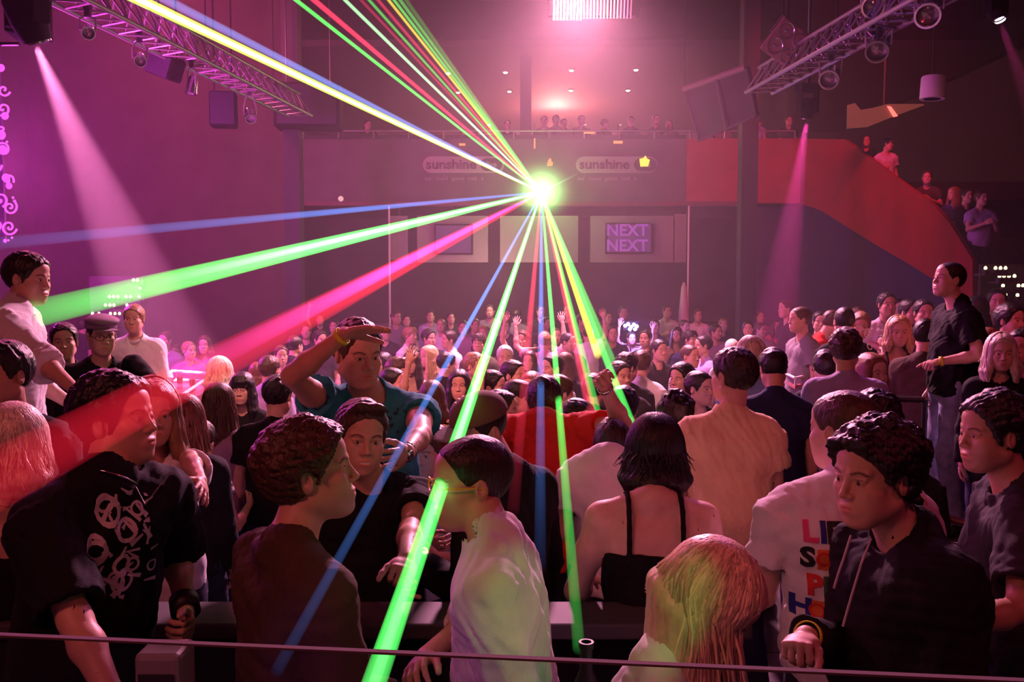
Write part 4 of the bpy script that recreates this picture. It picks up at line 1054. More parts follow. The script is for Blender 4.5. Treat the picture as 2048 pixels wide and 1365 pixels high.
K40 = person(dict(head=(1975, 690, 6.9), hy=160, hp=0, by=170, floor=FL, s=.96, lod=1, female=True, hair='bob', hairmat=M['hair_red'], seed=104, top='shirt', topname='checked_shirt', topmat=M['plaid_pink']),
    'person in pink and white checked shirt behind the podium dancer')
K41 = person(dict(head=(1352, 832, 4.4), hy=168, hp=-10, by=170, floor=FL, s=.92, lod=1, hair='tousled', hairmat=M['hair_black'], seed=106, top='tee', topmat=M['cloth_black']),
    'person with thick black hair from behind, left of the cream shirt')
K42 = person(dict(head=(1722, 652, 8.3), hy=-20, hp=-10, by=60, floor=FL, s=.95, lod=1, female=True, hair='ponytail', hairmat=M['hair_light'], seed=108, top='cap', topmat=M['cloth_lightgrey'], armL=dict(u=px(1744, 690), f=px(1768, 700), n=(0, 0, -1))),
    'person in light top reaching an arm past the blonde in black')
K43 = person(dict(head=(1774, 610, 9.8), hy=2, hp=0, by=0, floor=FL, s=1.08, lod=1, hair='short', hairmat=M['hair_dark'], seed=110, top='tee', topmat=M['cloth_white']),
    'tall person in white t shirt facing the camera on the right tier')

# ---- accessories worn by them
bracelet(K4, 'R', 'wristband', M['band_yellow'], w=.02, back=.02); watch(K4, 'L', M['chrome'], M['chrome'])
watch(K8, 'R', M['chrome'], M['metal_dark']); bracelet(K14, 'R', 'wristband', M['band_yellow'], w=.014, r=.034); bracelet(K3, 'L', 'bracelet', M['band_black'], w=.05, th=.010, r=.031, back=.03)
bracelet(K30, 'L', 'wristband', M['band_yellow'], w=.022, back=.025); bracelet(K31, 'R', 'bracelet', M['band_green'], w=.014, r=.028)
def collar(K, m, name='collar', r=.066, h=.035, drop=.0, squash=1.05):
    nb, tu, f = K['nb'], nrm(K['hc'] - K['R'][2] * .06 - K['nb']), K['B'][1]
    c = nb + tu * (.012 - drop)
    K['part'](name, band_mesh(c, nrm(tu * 1.0 + f * .25), r * K['s'], h, .006, n=30, squash=squash), m)
collar(K19, M['cloth_white'], r=.060, h=.045); collar(K22, M['cloth_white'], r=.062, h=.04); collar(K33, M['cloth_white'], r=.062, h=.025)
collar(K15, M['cloth_white'], 'neckband', r=.068, h=.012, drop=.012); collar(K14, M['cloth_charcoal'], 'hood', r=.068, h=.045, drop=.0)
def glasses(K, m, tint):
    hc, R, s = K['hc'], K['R'], K['s']; T = lambda x, y, z: hc + s * (R[0] * x + R[1] * y + R[2] * z)
    mb = MB()
    for q in (1, -1):
        pts = [T(q * (.033 + .026 * math.cos(a)), .104 - abs(math.cos(a)) * .004, .0 + .018 * math.sin(a)) for a in np.linspace(0, 2 * math.pi, 17)]
        mb.path(pts, .0022, 6); mb.path([T(q * .059, .099, .004), T(q * .077, .06, .006), T(q * .083, -.01, .002), T(q * .082, -.025, -.014)], .0022, 6)
    mb.path([T(-.008, .104, .004), T(.008, .104, .004)], .0022, 6)
    g = to_obj('glasses', np.array(mb.v), [list(f) for f in []] or np.array([f for f in mb.f if len(f) == 4]), m, K['base'], K['body'])
M['frame_yellow'] = mat('yellow_frame', (.85, .55, .05), .35); glasses(K2, M['frame_yellow'], None); glasses(K20, M['metal_dark'], None)
def cap(K, m, m2, peak=True, flat=False):
    hc, R, s = K['hc'], K['R'], K['s']; T = lambda x, y, z: hc + s * (R[0] * x + R[1] * y + R[2] * z)
    Fd = Field(hc - .22, hc + .22, .006)
    Fd.apply(p_ell(T(0, -.018, .045), np.array([.094, .115, .090]) * s, R), 0)
    if flat: Fd.apply(p_ell(T(0, .02, .10), np.array([.10, .12, .035]) * s, R), .03)
    n = nrm(R[2] * 1.0 - R[1] * .10); c = T(0, 0, .045)
    Fd.clip(lambda X, Y, Z: -((X - c[0]) * n[0] + (Y - c[1]) * n[1] + (Z - c[2]) * n[2]), .006)
    v, q = Fd.mesh(); cp = K['part']('cap', (v, q), m)
    F2 = Field(hc - .25, hc + .28, .006)
    F2.apply(p_ell(T(0, .105, .050), np.array([.075, .075, .007]) * s, R), 0)
    v, q = F2.mesh(); to_obj('peak', v, q, m2, K['base'], cp)
M['cap_brown'] = mat('cap_cloth', (.16, .09, .06), .85, bump=.2, bscale=200); cap(K6, M['cap_brown'], M['cloth_grey']); cap(K20, M['cloth_mauve'], M['cloth_mauve'], flat=True)

# ---- prints and lettering laid on the cloth
from mathutils.bvhtree import BVHTree
def on_cloth(K, parent_name, pts2, faces, centre, right, up, normal, m, name, off=.004, dist=.5):
    """pts2: flat shapes (metres) laid on the garment by dropping them along -normal"""
    ob = K['kids'][parent_name][0]; me = ob.data
    co = np.empty(len(me.vertices) * 3, np.float32); me.vertices.foreach_get('co', co); co = co.reshape(-1, 3) + K['base'].astype(np.float32)
    tree = BVHTree.FromPolygons([tuple(p) for p in co], [tuple(p.vertices) for p in me.polygons])
    out = []
    for x, y in pts2:
        p = centre + right * x + up * y + normal * dist
        hit, nn, i, d = tree.ray_cast(Vector(p), Vector(-normal))
        out.append(np.array(hit) + normal * off if hit is not None else centre + right * x + up * y)
    me2 = bpy.data.meshes.new(name); me2.from_pydata([tuple(p - K['base']) for p in out], [], faces); me2.update(); me2.materials.append(m)
    o = bpy.data.objects.new(name, me2); COL.objects.link(o); o.parent = ob; return o
def text_shape(txt, size, bold=.0, grid=.012):
    cu = bpy.data.curves.new('t', 'FONT'); cu.body = txt; cu.size = size; cu.offset = bold; cu.resolution_u = 3; cu.align_x = 'CENTER'; cu.align_y = 'CENTER'
    ob = bpy.data.objects.new('t', cu); COL.objects.link(ob); bpy.context.view_layer.update()
    me = bpy.data.meshes.new_from_object(ob.evaluated_get(bpy.context.evaluated_depsgraph_get()))
    bm = bmesh.new(); bm.from_mesh(me); bmesh.ops.triangulate(bm, faces=bm.faces[:])
    for _ in range(4):
        ee = [e for e in bm.edges if e.calc_length() > grid]
        if not ee: break
        bmesh.ops.subdivide_edges(bm, edges=ee, cuts=1); bmesh.ops.triangulate(bm, faces=bm.faces[:])
    bm.verts.ensure_lookup_table(); P = [(v.co.x, v.co.y) for v in bm.verts]; F = [[v.index for v in f.verts] for f in bm.faces]; bm.free()
    bpy.data.objects.remove(ob); bpy.data.curves.remove(cu); bpy.data.meshes.remove(me)
    return P, F
def grid_rect(w, h, n=6):
    P = [(-w / 2 + w * i / n, -h / 2 + h * j / n) for j in range(n + 1) for i in range(n + 1)]
    F = [(j * (n + 1) + i, j * (n + 1) + i + 1, (j + 1) * (n + 1) + i + 1, (j + 1) * (n + 1) + i) for j in range(n) for i in range(n)]
    return P, F
ink = lambda n, c: M.setdefault(n, mat(n, c, .7))
ik, ib, io, ir, ig, ip, iy = ink('ink_black', (.01, .01, .012)), ink('ink_blue', (.02, .03, .30)), ink('ink_orange', (.75, .16, .03)), ink('ink_red', (.70, .03, .03)), ink('ink_green', (.05, .14, .06)), ink('ink_pink', (.75, .05, .22)), ink('ink_sky', (.05, .25, .60))
K = K12; Bk = K['B']; rt = -Bk[0]; nm_ = -Bk[1]; upv = K['up']
# facing away: image right is the wearer's right side
rows = [(1052, [(1616, 'L', ip), (1641, 'I', ib), (1660, 'F', ik), (1682, 'E', ik)]), (1102, [(1612, 'S', ik), (1641, 'O', io), (1664, 'O', io)]), (1156, [(1625, 'P', ir), (1653, 'L', ig)]), (1204, [(1602, 'H', ib), (1630, 'O', io), (1654, 'O', io)])]
rgt = nrm(cross(upv, nm_)) if float(nrm(cross(upv, nm_))[0]) > 0 else -nrm(cross(upv, nm_))
for y, row in rows:
    for x, ch, c in row:
        P2 = at(x - 6, y, 2.64); w = P2 - K['nb']; w = w - nm_ * (w @ nm_); ctr = K['nb'] + w
        if ch in 'O' and c is io:
            P_, F_ = grid_rect(.036, .062); on_cloth(K, 't_shirt', P_, F_, ctr, rgt, upv, nm_, io, 'printed_block')
            P_, F_ = text_shape(ch, .06, .001); on_cloth(K, 't_shirt', P_, F_, ctr, rgt, upv, nm_, iy if False else ir, 'printed_letter', off=.0055)
        else:
            P_, F_ = text_shape(ch, .082, .004); on_cloth(K, 't_shirt', P_, F_, ctr, rgt, upv, nm_, c, 'printed_letter')
def blob_print(K, pn, seed, ctrpx, Y, W, H, m, name, face=1, n=26, back=False, rings=8):
    """a cluster of rings, bars and shards: a graphic print"""
    r = np.random.RandomState(seed); nrm_ = K['B'][1] * (-1 if back else 1); upv = K['up']; rg = nrm(cross(upv, nrm_)); 
    P2 = at(*ctrpx, Y); w = P2 - K['nb']; w = w - nrm_ * (w @ nrm_); ctr = K['nb'] + w
    P, F = [], []
    for i in range(n):
        cx, cy = r.uniform(-W / 2, W / 2), r.uniform(-H / 2, H / 2); o = len(P)
        if i < rings:
            R0 = r.uniform(.10, .19) * W; k = 14; e = r.uniform(.8, 1.3)
            for j in range(k):
                a = 2 * math.pi * j / k
                P += [(cx + R0 * math.cos(a), cy + R0 * e * math.sin(a)), (cx + R0 * .66 * math.cos(a), cy + R0 * .66 * e * math.sin(a))]
            F += [(o + 2 * j, o + 2 * ((j + 1) % k), o + 2 * ((j + 1) % k) + 1, o + 2 * j + 1) for j in range(k)]
        else:
            a = r.uniform(0, 3.14); l = r.uniform(.06, .2) * H; t = r.uniform(.01, .035) * W + .002; c, s_ = math.cos(a), math.sin(a)
            P += [(cx - l * c / 2 - t * s_, cy - l * s_ / 2 + t * c), (cx - l * c / 2 + t * s_, cy - l * s_ / 2 - t * c), (cx + l * c / 2 + t * s_ * .4, cy + l * s_ / 2 - t * c * .4), (cx + l * c / 2 - t * s_ * .4, cy + l * s_ / 2 + t * c * .4)]
            F.append((o, o + 1, o + 2, o + 3))
    return on_cloth(K, pn, P, F, ctr, rg, upv, nrm_, m, name)
iw = ink('ink_white', (.62, .55, .62)); blob_print(K3, 't_shirt', 5, (318, 1130), 2.15, .17, .27, iw, 'printed_motif', n=46, rings=12)
blob_print(K34, 't_shirt', 9, (1674, 668), 8.0, .16, .16, iw, 'printed_motif', n=24, back=True)
it = ink('ink_dark_teal', (.01, .05, .07)); blob_print(K4, 't_shirt', 3, (765, 850), 3.4, .20, .16, it, 'printed_motif', n=22, rings=0)
isk = ink('ink_faded_blue', (.06, .22, .42)); 
def cord(K, pts, r, name, m, parent=None):
    mb = MB(); mb.path([at(*p) for p in pts], r, 7)
    return K['part'](name, (np.array(mb.v), np.array([f for f in mb.f if len(f) == 4])), m, parent)
cord(K14, [(1702, 1072, 2.03), (1690, 1110, 2.00), (1676, 1150, 1.98), (1668, 1178, 1.97)], .0028, 'drawcord', M['cloth_lightgrey'])
cord(K14, [(1742, 1078, 2.03), (1722, 1130, 1.99), (1704, 1190, 1.97), (1686, 1254, 1.96)], .0028, 'drawcord', M['cloth_lightgrey'])
nbk = K3['nb']; K3['part']('necklace', band_mesh(nbk + V(.012, 0, .012), nrm(nrm(K3['hc'] - nbk) + K3['B'][1] * .3), .066, .004, .003, n=40), M['chrome'])
cord(K3, [(272, 975, 2.20), (290, 1010, 2.14), (340, 945, 2.20)], .0015, 'chain', M['chrome'])
# ------------------------------------------------------------------ rigging, signs, screens and furniture
def truss(label, p0, p1, w, parent_name='lighting_truss', bays=14, rc=.026):
    p0 = np.asarray(p0, float); p1 = np.asarray(p1, float); u = nrm(p1 - p0); side = nrm(cross(u, (0, 0, 1))); up = cross(side, u); L = np.linalg.norm(p1 - p0)
    root = empty(parent_name, (p0 + p1) / 2); tag(root, label, 'truss')
    C = [side * w / 2, -side * w / 2, up * w * .9]
    for c in C: MB().tube(p0 + c, p1 + c, rc, n=10).build('chord', M['metal'], root, smooth=True)
    for i in range(bays):
        a = p0 + u * L * i / bays; b = p0 + u * L * (i + 1) / bays; m = (a + b) / 2
        mb = MB()
        for k, (ca, cb) in enumerate(((0, 2), (1, 2), (0, 1))):
            mb.tube(a + C[ca], m + C[cb], rc * .45, n=6).tube(m + C[cb], b + C[ca], rc * .45, n=6)
        mb.build('brace', M['metal'], root, smooth=True)
    for i in range(3):
        a = p0 + u * L * (i + .5) / 3 + C[2]; z1 = 8.84
        MB().tube(a, V(a[0], a[1], z1), .008, n=6).build('suspension_cable', M['metal_dark'], root)
    return root
ZR = at(1520, 188, 11.6)[2]
TR = truss('long aluminium lighting truss rising to the upper right', at(1518, 186, 11.6), at(1905, -22, 7.75), .36, bays=16)
TL = truss('dim aluminium lighting truss along the upper left', at(60, -36, 8.0), at(600, 232, 15.0), .40, bays=22)
TRL = {'R': (at(1518, 186, 11.6), at(1905, -22, 7.75)), 'L': (at(60, -36, 8.0), at(600, 232, 15.0))}
def under_truss(x, y, which):
    """the spot straight below (or above) the truss seen at pixel column x, and its drop from the chord"""
    A, B_ = TRL[which]; lo, hi = -.3, 1.3; d = 0
    for t in np.linspace(-.2, 1.2, 400):
        p = A + (B_ - A) * t; sx = CX + FOC * p[0] / (p[1] * math.cos(PITCH) - (p[2] - CAMZ) * math.sin(PITCH))
        if abs(sx - x) < 1.6: d = p; break
    q = at(x, y, d[1]); return q, float(d[2] - q[2])
def par(label, p, aim, mt, size=.19, up=.30, lit=None, group='par lamps hanging from the right truss'):
    """spotlight can: body, yoke, clamp, lens"""
    p = np.asarray(p, float); d = nrm(np.asarray(aim, float) - p); root = empty('par_lamp', p); tag(root, label, 'stage lamp', group)
    s = size
    MB().lathe(p - d * s * .9, d, [(0, 0), (s * .30, 0), (s * .42, s * .10), (s * .50, s * .5), (s * .50, s * 1.5), (s * .56, s * 1.52), (s * .56, s * 1.75), (s * .47, s * 1.75), (s * .46, s * 1.45)], n=22).build('housing', mt, root, smooth=True)
    lens = MB().lathe(p + d * s * .5, d, [(0, 0.03), (s * .3, .02), (s * .46, 0)], n=20).build('lens', M['glow_white'] if lit else M['lens'], root, smooth=True)
    sd = nrm(cross(d, (0, 0, 1))); t = p + V(0, 0, up)
    MB().path([p + sd * s * .58, p + sd * s * .62 + V(0, 0, s * .9), t - V(0, 0, .06) + sd * s * .3, t - V(0, 0, .06) - sd * s * .3, p - sd * s * .62 + V(0, 0, s * .9), p - sd * s * .58], .010, 6).build('yoke', M['metal'], root)
    MB().box(t - V(0, 0, .02), (.05, .05, .09)).tube(t + V(-.03, 0, .03), t + V(.03, 0, .03), .035).build('clamp', M['metal_dark'], root)
    return root
for lb, x, y, Y, a, sz in (('chrome par lamp lowest on the right truss', 1661, 152, 10.2, (1600, 300, 8), .19), ('purple lit par lamp under the middle of the right truss', 1757, 92, 9.0, (1690, 330, 7), .20),
                           ('par lamp with magenta rim near the top edge right', 1858, 22, 8.0, (1790, 240, 6), .20), ('violet par lamp clamped above the truss near the top edge', 1748, 8, 8.6, (1700, 200, 6), .20)):
    q_, u_ = under_truss(x, y, 'R'); par(lb, q_, at(*a), M['chrome'], size=sz, up=u_ if abs(u_) > .16 else .2)
for lb, x, y, Y, a, sz in (('small par lamp at the near end of the left truss', 176, 62, 9.0, (200, 200, 7), .12), ('small par lamp second along the left truss', 280, 118, 10.4, (300, 250, 8), .12),
                           ('pale finned lamp third along the left truss', 384, 170, 12.0, (370, 260, 11), .13), ('pale finned lamp at the far end of the left truss', 500, 230, 14.0, (520, 330, 12), .14)):
    q_, u_ = under_truss(x, y, 'L'); par(lb, q_, at(*a), M['chrome'], size=sz, up=max(u_, .2), group='par lamps hanging from the left truss')
# moving heads throwing the visible beams
def moving_head(label, p, aim, s=.26, base=True, lit=True):
    p = np.asarray(p, float); d = nrm(np.asarray(aim, float) - p); root = empty('moving_head_light', p); tag(root, label, 'stage light')
    MB().lathe(p - d * s * 1.25, d, [(0, 0), (s * .34, .0), (s * .44, s * .15), (s * .46, s * .7), (s * .36, s * 1.18), (s * .34, s * 1.24), (s * .26, s * 1.24)], n=24).build('head', M['black_box'], root, smooth=True)
    MB().lathe(p - d * .03, d, [(0, .012), (s * .16, .010), (s * .25, 0)], n=20).build('lens', M['glow_white'] if lit else M['lens'], root, smooth=True)
    MB().lathe(p - d * .012, d, [(s * .28, 0), (s * .33, 0), (s * .33, s * .07), (s * .28, s * .07), (s * .28, 0)], n=24).build('lens_ring', M['chrome'], root, smooth=True)
    c = p - d * s * .62; sd = nrm(cross(d, (0, 0, 1))); top = c + V(0, 0, s * 1.15)
    for q in (1, -1): MB().box(c + sd * q * s * .56 + V(0, 0, s * .45), (s * .16, s * .5, s * 1.3), R=np.stack([sd, nrm(cross((0, 0, 1), sd)), V(0, 0, 1)]), bev=s * .05).build('yoke_arm', M['black_box'], root)
    MB().box(top + V(0, 0, s * .1), (s * 1.35, s * .95, s * .4), R=np.stack([sd, nrm(cross((0, 0, 1), sd)), V(0, 0, 1)]), bev=s * .06).build('base', M['black_box'], root)
    t = top + V(0, 0, s * .3); MB().tube(t, V(t[0], t[1], 8.84), .022, n=8).build('drop_pipe', M['metal_dark'], root)
    return root
moving_head('moving head light throwing the wide pink beam on the left', at(76, 84, 8.02), at(352, 720, 9.2), .34)
moving_head('moving head light throwing the magenta beam over the right side', at(1613, 238, 11.03), at(1556, 640, 11.6), .20)
moving_head('moving head light with a faint beam at the upper right corner', at(2000, 40, 10.02), at(2110, 330, 9.4), .22)
# big dark cabinets hanging on the left
def cabinet(label, px0, px1, Y, yaw, tilt=0, name='hanging_speaker', round_=False, depth=None):
    a = at(*px0, Y); b = at(*px1, Y); c = (a + b) / 2; w, h = abs(b[0] - a[0]), abs(a[2] - b[2]); dp = depth or min(w, h) * .8
    y_ = math.radians(yaw); t_ = math.radians(tilt)
    R = np.array(Matrix.Rotation(y_, 3, 'Z') @ Matrix.Rotation(t_, 3, 'Y')).T
    root = empty(name, c); tag(root, label, 'speaker')
    MB().box(c, (w * .9, dp, h * .92), R=R, bev=.03).build('cabinet', M['black_box'], root)
    MB().box(c - R.T @ V(0, dp / 2 + .008, 0), (w * .80, .02, h * .82), R=R).build('grille', M['metal_dark'], root)
    for q in (-1, 1):
        t = c + R.T @ V(q * w * .3, 0, h * .45); MB().tube(t, V(t[0], t[1], 8.84), .012, n=6).build('suspension_cable', M['metal_dark'], root)
    return root
cabinet('large black speaker hanging above the left pink beam', (14, -70), (98, 82), 8.4, 12, depth=.35)
cabinet('black speaker hanging below the left truss, tilted', (292, 108), (368, 158), 11.0, -20, 22)
cabinet('dark rounded speaker beyond the left truss', (418, 182), (476, 258), 13.2, 10, depth=.30)
cabinet('dark wide speaker at the head of the left column', (545, 168), (690, 262), 16.0, 4, depth=.6)
# projection frame / line array on the right
def frame_screen():
    P = [at(1368, 178, 15.2), at(1492, 134, 13.8), at(1512, 232, 13.8), at(1398, 282, 15.2)]
    c = sum(P) / 4; root = empty('suspended_screen_frame', c); tag(root, 'slanted dark screen frame hung between the balcony and the right truss', 'screen')
    n = nrm(cross(P[1] - P[0], P[3] - P[0])); MB().prism([p + n * .02 for p in P], n * .06).build('screen', mat('screen_back', (.05, .03, .035), .6), root)
    for i in range(4): MB().tube(P[i], P[(i + 1) % 4], .022 if i else .05, n=8).build('frame_bar', mat('frame_bar', (.30, .18, .17), .5) if i == 0 else M['frame_dark'], root)
    MB().tube(P[0] * .45 + P[1] * .55, P[2] * .52 + P[3] * .48, .04, n=8).build('frame_bar', M['frame_dark'], root)
    for p in (P[0], P[1]): MB().tube(p, V(p[0], p[1], 8.84), .01, n=6).build('suspension_cable', M['metal_dark'], root)
frame_screen()
# four lamp blinder
def blinder():
    c = at(1574, 86, 10.6); d = nrm(V(-.25, -1, -.35)); sd = nrm(cross(d, (0, 0, 1)));
    r = math.radians(38); sd0 = sd; up0 = nrm(cross(sd, d)); sd = sd0 * math.cos(r) + up0 * math.sin(r); up = nrm(cross(sd, d)); R = np.stack([sd, d, up])
    root = empty('blinder_light', c); tag(root, 'square four bulb blinder light left of the right truss', 'stage light')
    MB().box(c, (.44, .14, .44), R=R, bev=.02).build('housing', mat('blinder_case', (.22, .10, .10), .5), root)
    for x in (-.1, .1):
        for z in (-.1, .1):
            p = c + sd * x + up * z + d * .072
            MB().lathe(p - d * .02, d, [(.0, -.02), (.05, -.01), (.085, .03), (.092, .035), (.092, .02)], n=20).build('reflector', M['chrome'], root, smooth=True)
            MB().lathe(p, d, [(0, .03), (.018, .024), (.022, .01), (.0, 0)], n=12).build('bulb', M['lens'], root, smooth=True)
    t = c + V(0, 0, .3); MB().tube(c + sd * .24, t + sd * .05, .012).tube(c - sd * .24, t - sd * .05, .012).build('yoke', M['metal'], root)
    MB().tube(t, V(t[0], t[1], 8.84), .015, n=6).build('drop_pipe', M['metal_dark'], root)
blinder()
def drum_lamp():
    c = at(1865, 176, 11.0); root = empty('cylinder_loudspeaker', c); tag(root, 'white drum shaped fixture hanging on a thin cable at the right', 'hanging fixture')
    MB().lathe(c - V(0, 0, .135), V(.05, 0, 1), [(.10, 0), (.142, .0), (.146, .02), (.144, .25), (.135, .27), (0, .275)], n=30).build('shell', M['white_plastic'], root, smooth=True)
    MB().lathe(c - V(0, 0, .128), V(.05, 0, 1), [(0, .03), (.05, .01), (.12, .0)], n=24).build('speaker_cone', M['metal_dark'], root, smooth=True)
    MB().tube(c + V(0, 0, .13), V(c[0], c[1], 8.84), .008, n=6).build('suspension_cable', M['metal_dark'], root)
drum_lamp()
# LED blind
def led_blind():
    c = at(1188, -6, 12.4); root = empty('led_tube_panel', c); tag(root, 'ceiling panel of glowing vertical light tubes, white fading to pink', 'light panel')
    MB().box(c + V(0, .10, .42), (1.25, .08, 1.3)).build('backing', M['black_box'], root)
    for i in range(24):
        f = i / 23; x = 1108 + (1268 - 1108) * f; a = at(x + (2 if i < 9 else -2), -70, 12.4); b = at(x - 7 * f, 40 - (0 if i < 9 else 3) + 0, 12.35)
        col = (1, .62 - .50 * f, .85 - .60 * f); st = 13 * (1 - f) ** 1.2 + 2.0
        nm = 'tube_glow'; m = mat(nm, (0, 0, 0), .5, emit=col, strength=st)
        MB().tube(a, b, .013 if i < 9 else .009, n=8).build('light_tube', m, root)
    for q in (-.5, .5): MB().tube(c + V(q, .1, 1.0), V(c[0] + q, c[1] + .1, 8.84), .012, n=6).build('suspension_cable', M['metal_dark'], root)
led_blind()
# laser projector
def projector():
    c = LASER + V(0, .16, 0); root = empty('laser_projector', c); tag(root, 'laser projector on the balcony front, source of all the beams', 'laser projector')
    MB().box(c, (.42, .26, .24), bev=.015).build('housing', M['black_box'], root)
    MB().lathe(LASER + V(0, .03, 0), V(0, -1, 0), [(0, .02), (.05, .015), (.07, 0), (0, 0)], n=20).build('aperture', M['glow_green'], root, smooth=True)
    MB().box(c + V(0, .02, -.17), (.12, .12, .12)).build('bracket', M['metal_dark'], root)
projector()
# downlights over the balcony
for i, (x, y) in enumerate(((1011, 145), (1143, 141), (1272, 140), (1019, 183), (1142, 181), (1256, 181), (896, 147), (916, 185), (1176, 227), (1251, 226), (965, 229), (1038, 229), (978, 250), (1180, 236), (1237, 236), (1171, 248), (1241, 248))):
    zc = 7.62 if y < 200 else (7.62 if False else 0); Y = 5.50 * 1770 / (571 - y) if y < 200 else 31.0
    Y = min(Y, 32.0); p = at(x, y, Y)
    names = ['second from the left in the front row', 'third in the front row', 'rightmost of the front row', 'second in the middle row', 'third in the middle row', 'rightmost of the middle row', 'leftmost of the front row, behind the laser fan', 'leftmost of the middle row, behind the laser fan']
    root = MB().lathe(p, V(0, -.5 if y >= 200 else -.3, -1), [(0, .015), (.05, .01), (.055 if y < 200 else .05, 0), (0, -.01)], n=14).build('ceiling_downlight' if y < 200 else 'wall_lamp', M['glow_warm'], None)
    if y < 200:
        tag(root, 'small warm ceiling downlight over the balcony, ' + names[i], 'downlight', 'ceiling downlights over the balcony')
        o = MB().lathe(p + V(0, 0, .0), V(0, 0, 1), [(.058, 0), (.08, 0), (.08, .03), (.058, .03), (.058, 0)], n=16).build('trim_ring', M['metal'], root)
    else: tag(root, 'tiny warm lamp glowing behind the people on the balcony', 'lamp', 'tiny lamps behind the balcony crowd')
# fascia signs
def pill(cx, cy, w, h, y, d=.03, n=10):
    P = []
    r = h / 2
    for k in range(n + 1):
        a = -math.pi / 2 + math.pi * k / n; P.append(V(cx + w / 2 - r + r * math.cos(a), y, cy + r * math.sin(a)))
    for k in range(n + 1):
        a = math.pi / 2 + math.pi * k / n; P.append(V(cx - w / 2 + r + r * math.cos(a), y, cy + r * math.sin(a)))
    return MB().prism(P, V(0, d, 0))
def txt(s, size, loc, m, parent, name='lettering', bold=.004, depth=.01, ext=1.0):
    cu = bpy.data.curves.new('t', 'FONT'); cu.body = s; cu.size = size; cu.offset = bold; cu.extrude = depth; cu.align_x = 'CENTER'; cu.align_y = 'CENTER'; cu.resolution_u = 3
    ob = bpy.data.objects.new('t', cu); COL.objects.link(ob); bpy.context.view_layer.update()
    me = bpy.data.meshes.new_from_object(ob.evaluated_get(bpy.context.evaluated_depsgraph_get())); bpy.data.objects.remove(ob); bpy.data.curves.remove(cu)
    me.transform(Matrix.Translation(Vector(loc) - Vector(ORI[parent.name])) @ Matrix.Rotation(math.pi / 2, 4, 'X') @ Matrix.Diagonal((ext, 1, 1, 1)))
    me.materials.clear(); me.materials.append(m); o = bpy.data.objects.new(name, me); COL.objects.link(o); o.parent = parent; ORI[o.name] = ORI[parent.name]; return o
m_sign = mat('sign_face', (.36, .27, .29), .6); m_sd = mat('sign_dark', (.05, .035, .04), .6)
for lb, x0, x1 in (('pill shaped club sign with grey letters left of the laser', 845, 1008), ('pill shaped club sign with grey letters right of the laser', 1152, 1316)):
    a = at(x0, 329, 19.8); b = at(x1, 329, 19.8); c = (a + b) / 2; w = b[0] - a[0]
    root = pill(c[0], c[2], w, .36, 19.84, .05).build('club_sign', m_sign); tag(root, lb, 'sign', 'club signs on the balcony front')
    txt('sunshine', .30, (c[0] - w * .15, 19.83, c[2]), m_sd, root, ext=1.08)
    pill(c[0] + w * .345, c[2], w * .27, .28, 19.825, .02).build('badge', m_sd, root)
    txt('live', .17, (c[0] + w * .345, 19.815, c[2]), m_sign, root)
    for wd, dx in (('our', -.60), ('sound', -.30), ('gonna', .06), ('rock', .38), ('it', .60)): txt(wd, .115, (c[0] - w * .10 + dx, 19.885, c[2] - .30), m_sign, root, 'slogan_word', bold=.001, depth=.006)
def glyph(lb, pts, m, Y=19.8, th=.02, name='neon_sign'):
    P = [at(x, y, Y) for x, y in pts]; o = MB().prism(P, V(0, th, 0)).build(name, m); tag(o, lb, 'lit sign'); return o
glyph('yellow crown shaped lit sign on the right club sign', [(1279, 318), (1287, 316), (1291, 311), (1294, 317), (1300, 320), (1296, 333), (1281, 333)], M['glow_yellow'], 19.76)
glyph('orange boot shaped lit sign above the laser', [(1094, 332), (1095, 324), (1098, 318), (1102, 316), (1103, 323), (1106, 325), (1105, 332)], M['glow_orange'], 19.885)
for lb, x0, y0, x1, y1 in (('orange lit strip on the balcony rail left of the fan', 918, 286, 930, 290), ('orange lit strip right of centre on the balcony rail', 1228, 281, 1246, 286), ('long orange lit strip behind the balcony rail', 1168, 263, 1190, 266), ('upright orange light beside the balcony post', 1068, 276, 1071, 296)):
    a = at(x0, y0, 19.7); b = at(x1, y1, 19.7); o = MB().box(((a[0] + b[0]) / 2, 19.78, (a[2] + b[2]) / 2), (abs(b[0] - a[0]), .05, abs(a[2] - b[2]))).build('strip_light', M['glow_orange']); tag(o, lb, 'strip light'); MB().box(((a[0] + b[0]) / 2, 19.82, at(606, 272, 19.8)[2] + .05), (.02, .03, max(.1, 2 * abs(o.location.z - at(606, 272, 19.8)[2]) + .1))).build('bracket', M['metal_dark'], o)
o = MB().lathe(at(682, 398, 19.2), V(0, -1, 0), [(0, .07), (.04, .055), (.06, .02), (.055, 0), (0, 0)], n=16).build('round_wall_lamp', mat('pale_lamp', (.7, .6, .5), .5, emit=(1, .72, .6), strength=.45)); tag(o, 'small round pale lamp on the wall left of the laser', 'wall lamp')
# balcony railing posts and glass rail
rl = empty('balcony_railing', at(990, 272, 19.8)); tag(rl, 'thin metal railing along the top of the balcony front', 'railing')
a = at(606, 262, 19.8); b = at(1590, 262, 19.8); MB().tube(a, b, .02, n=8).build('handrail', M['metal'], rl)
for i in range(15):
    x = 606 + (1590 - 606) * i / 14; p = at(x, 262, 19.8); q = at(x, 277, 19.8); MB().tube(p, q, .014, n=6).build('post', M['metal'], rl)
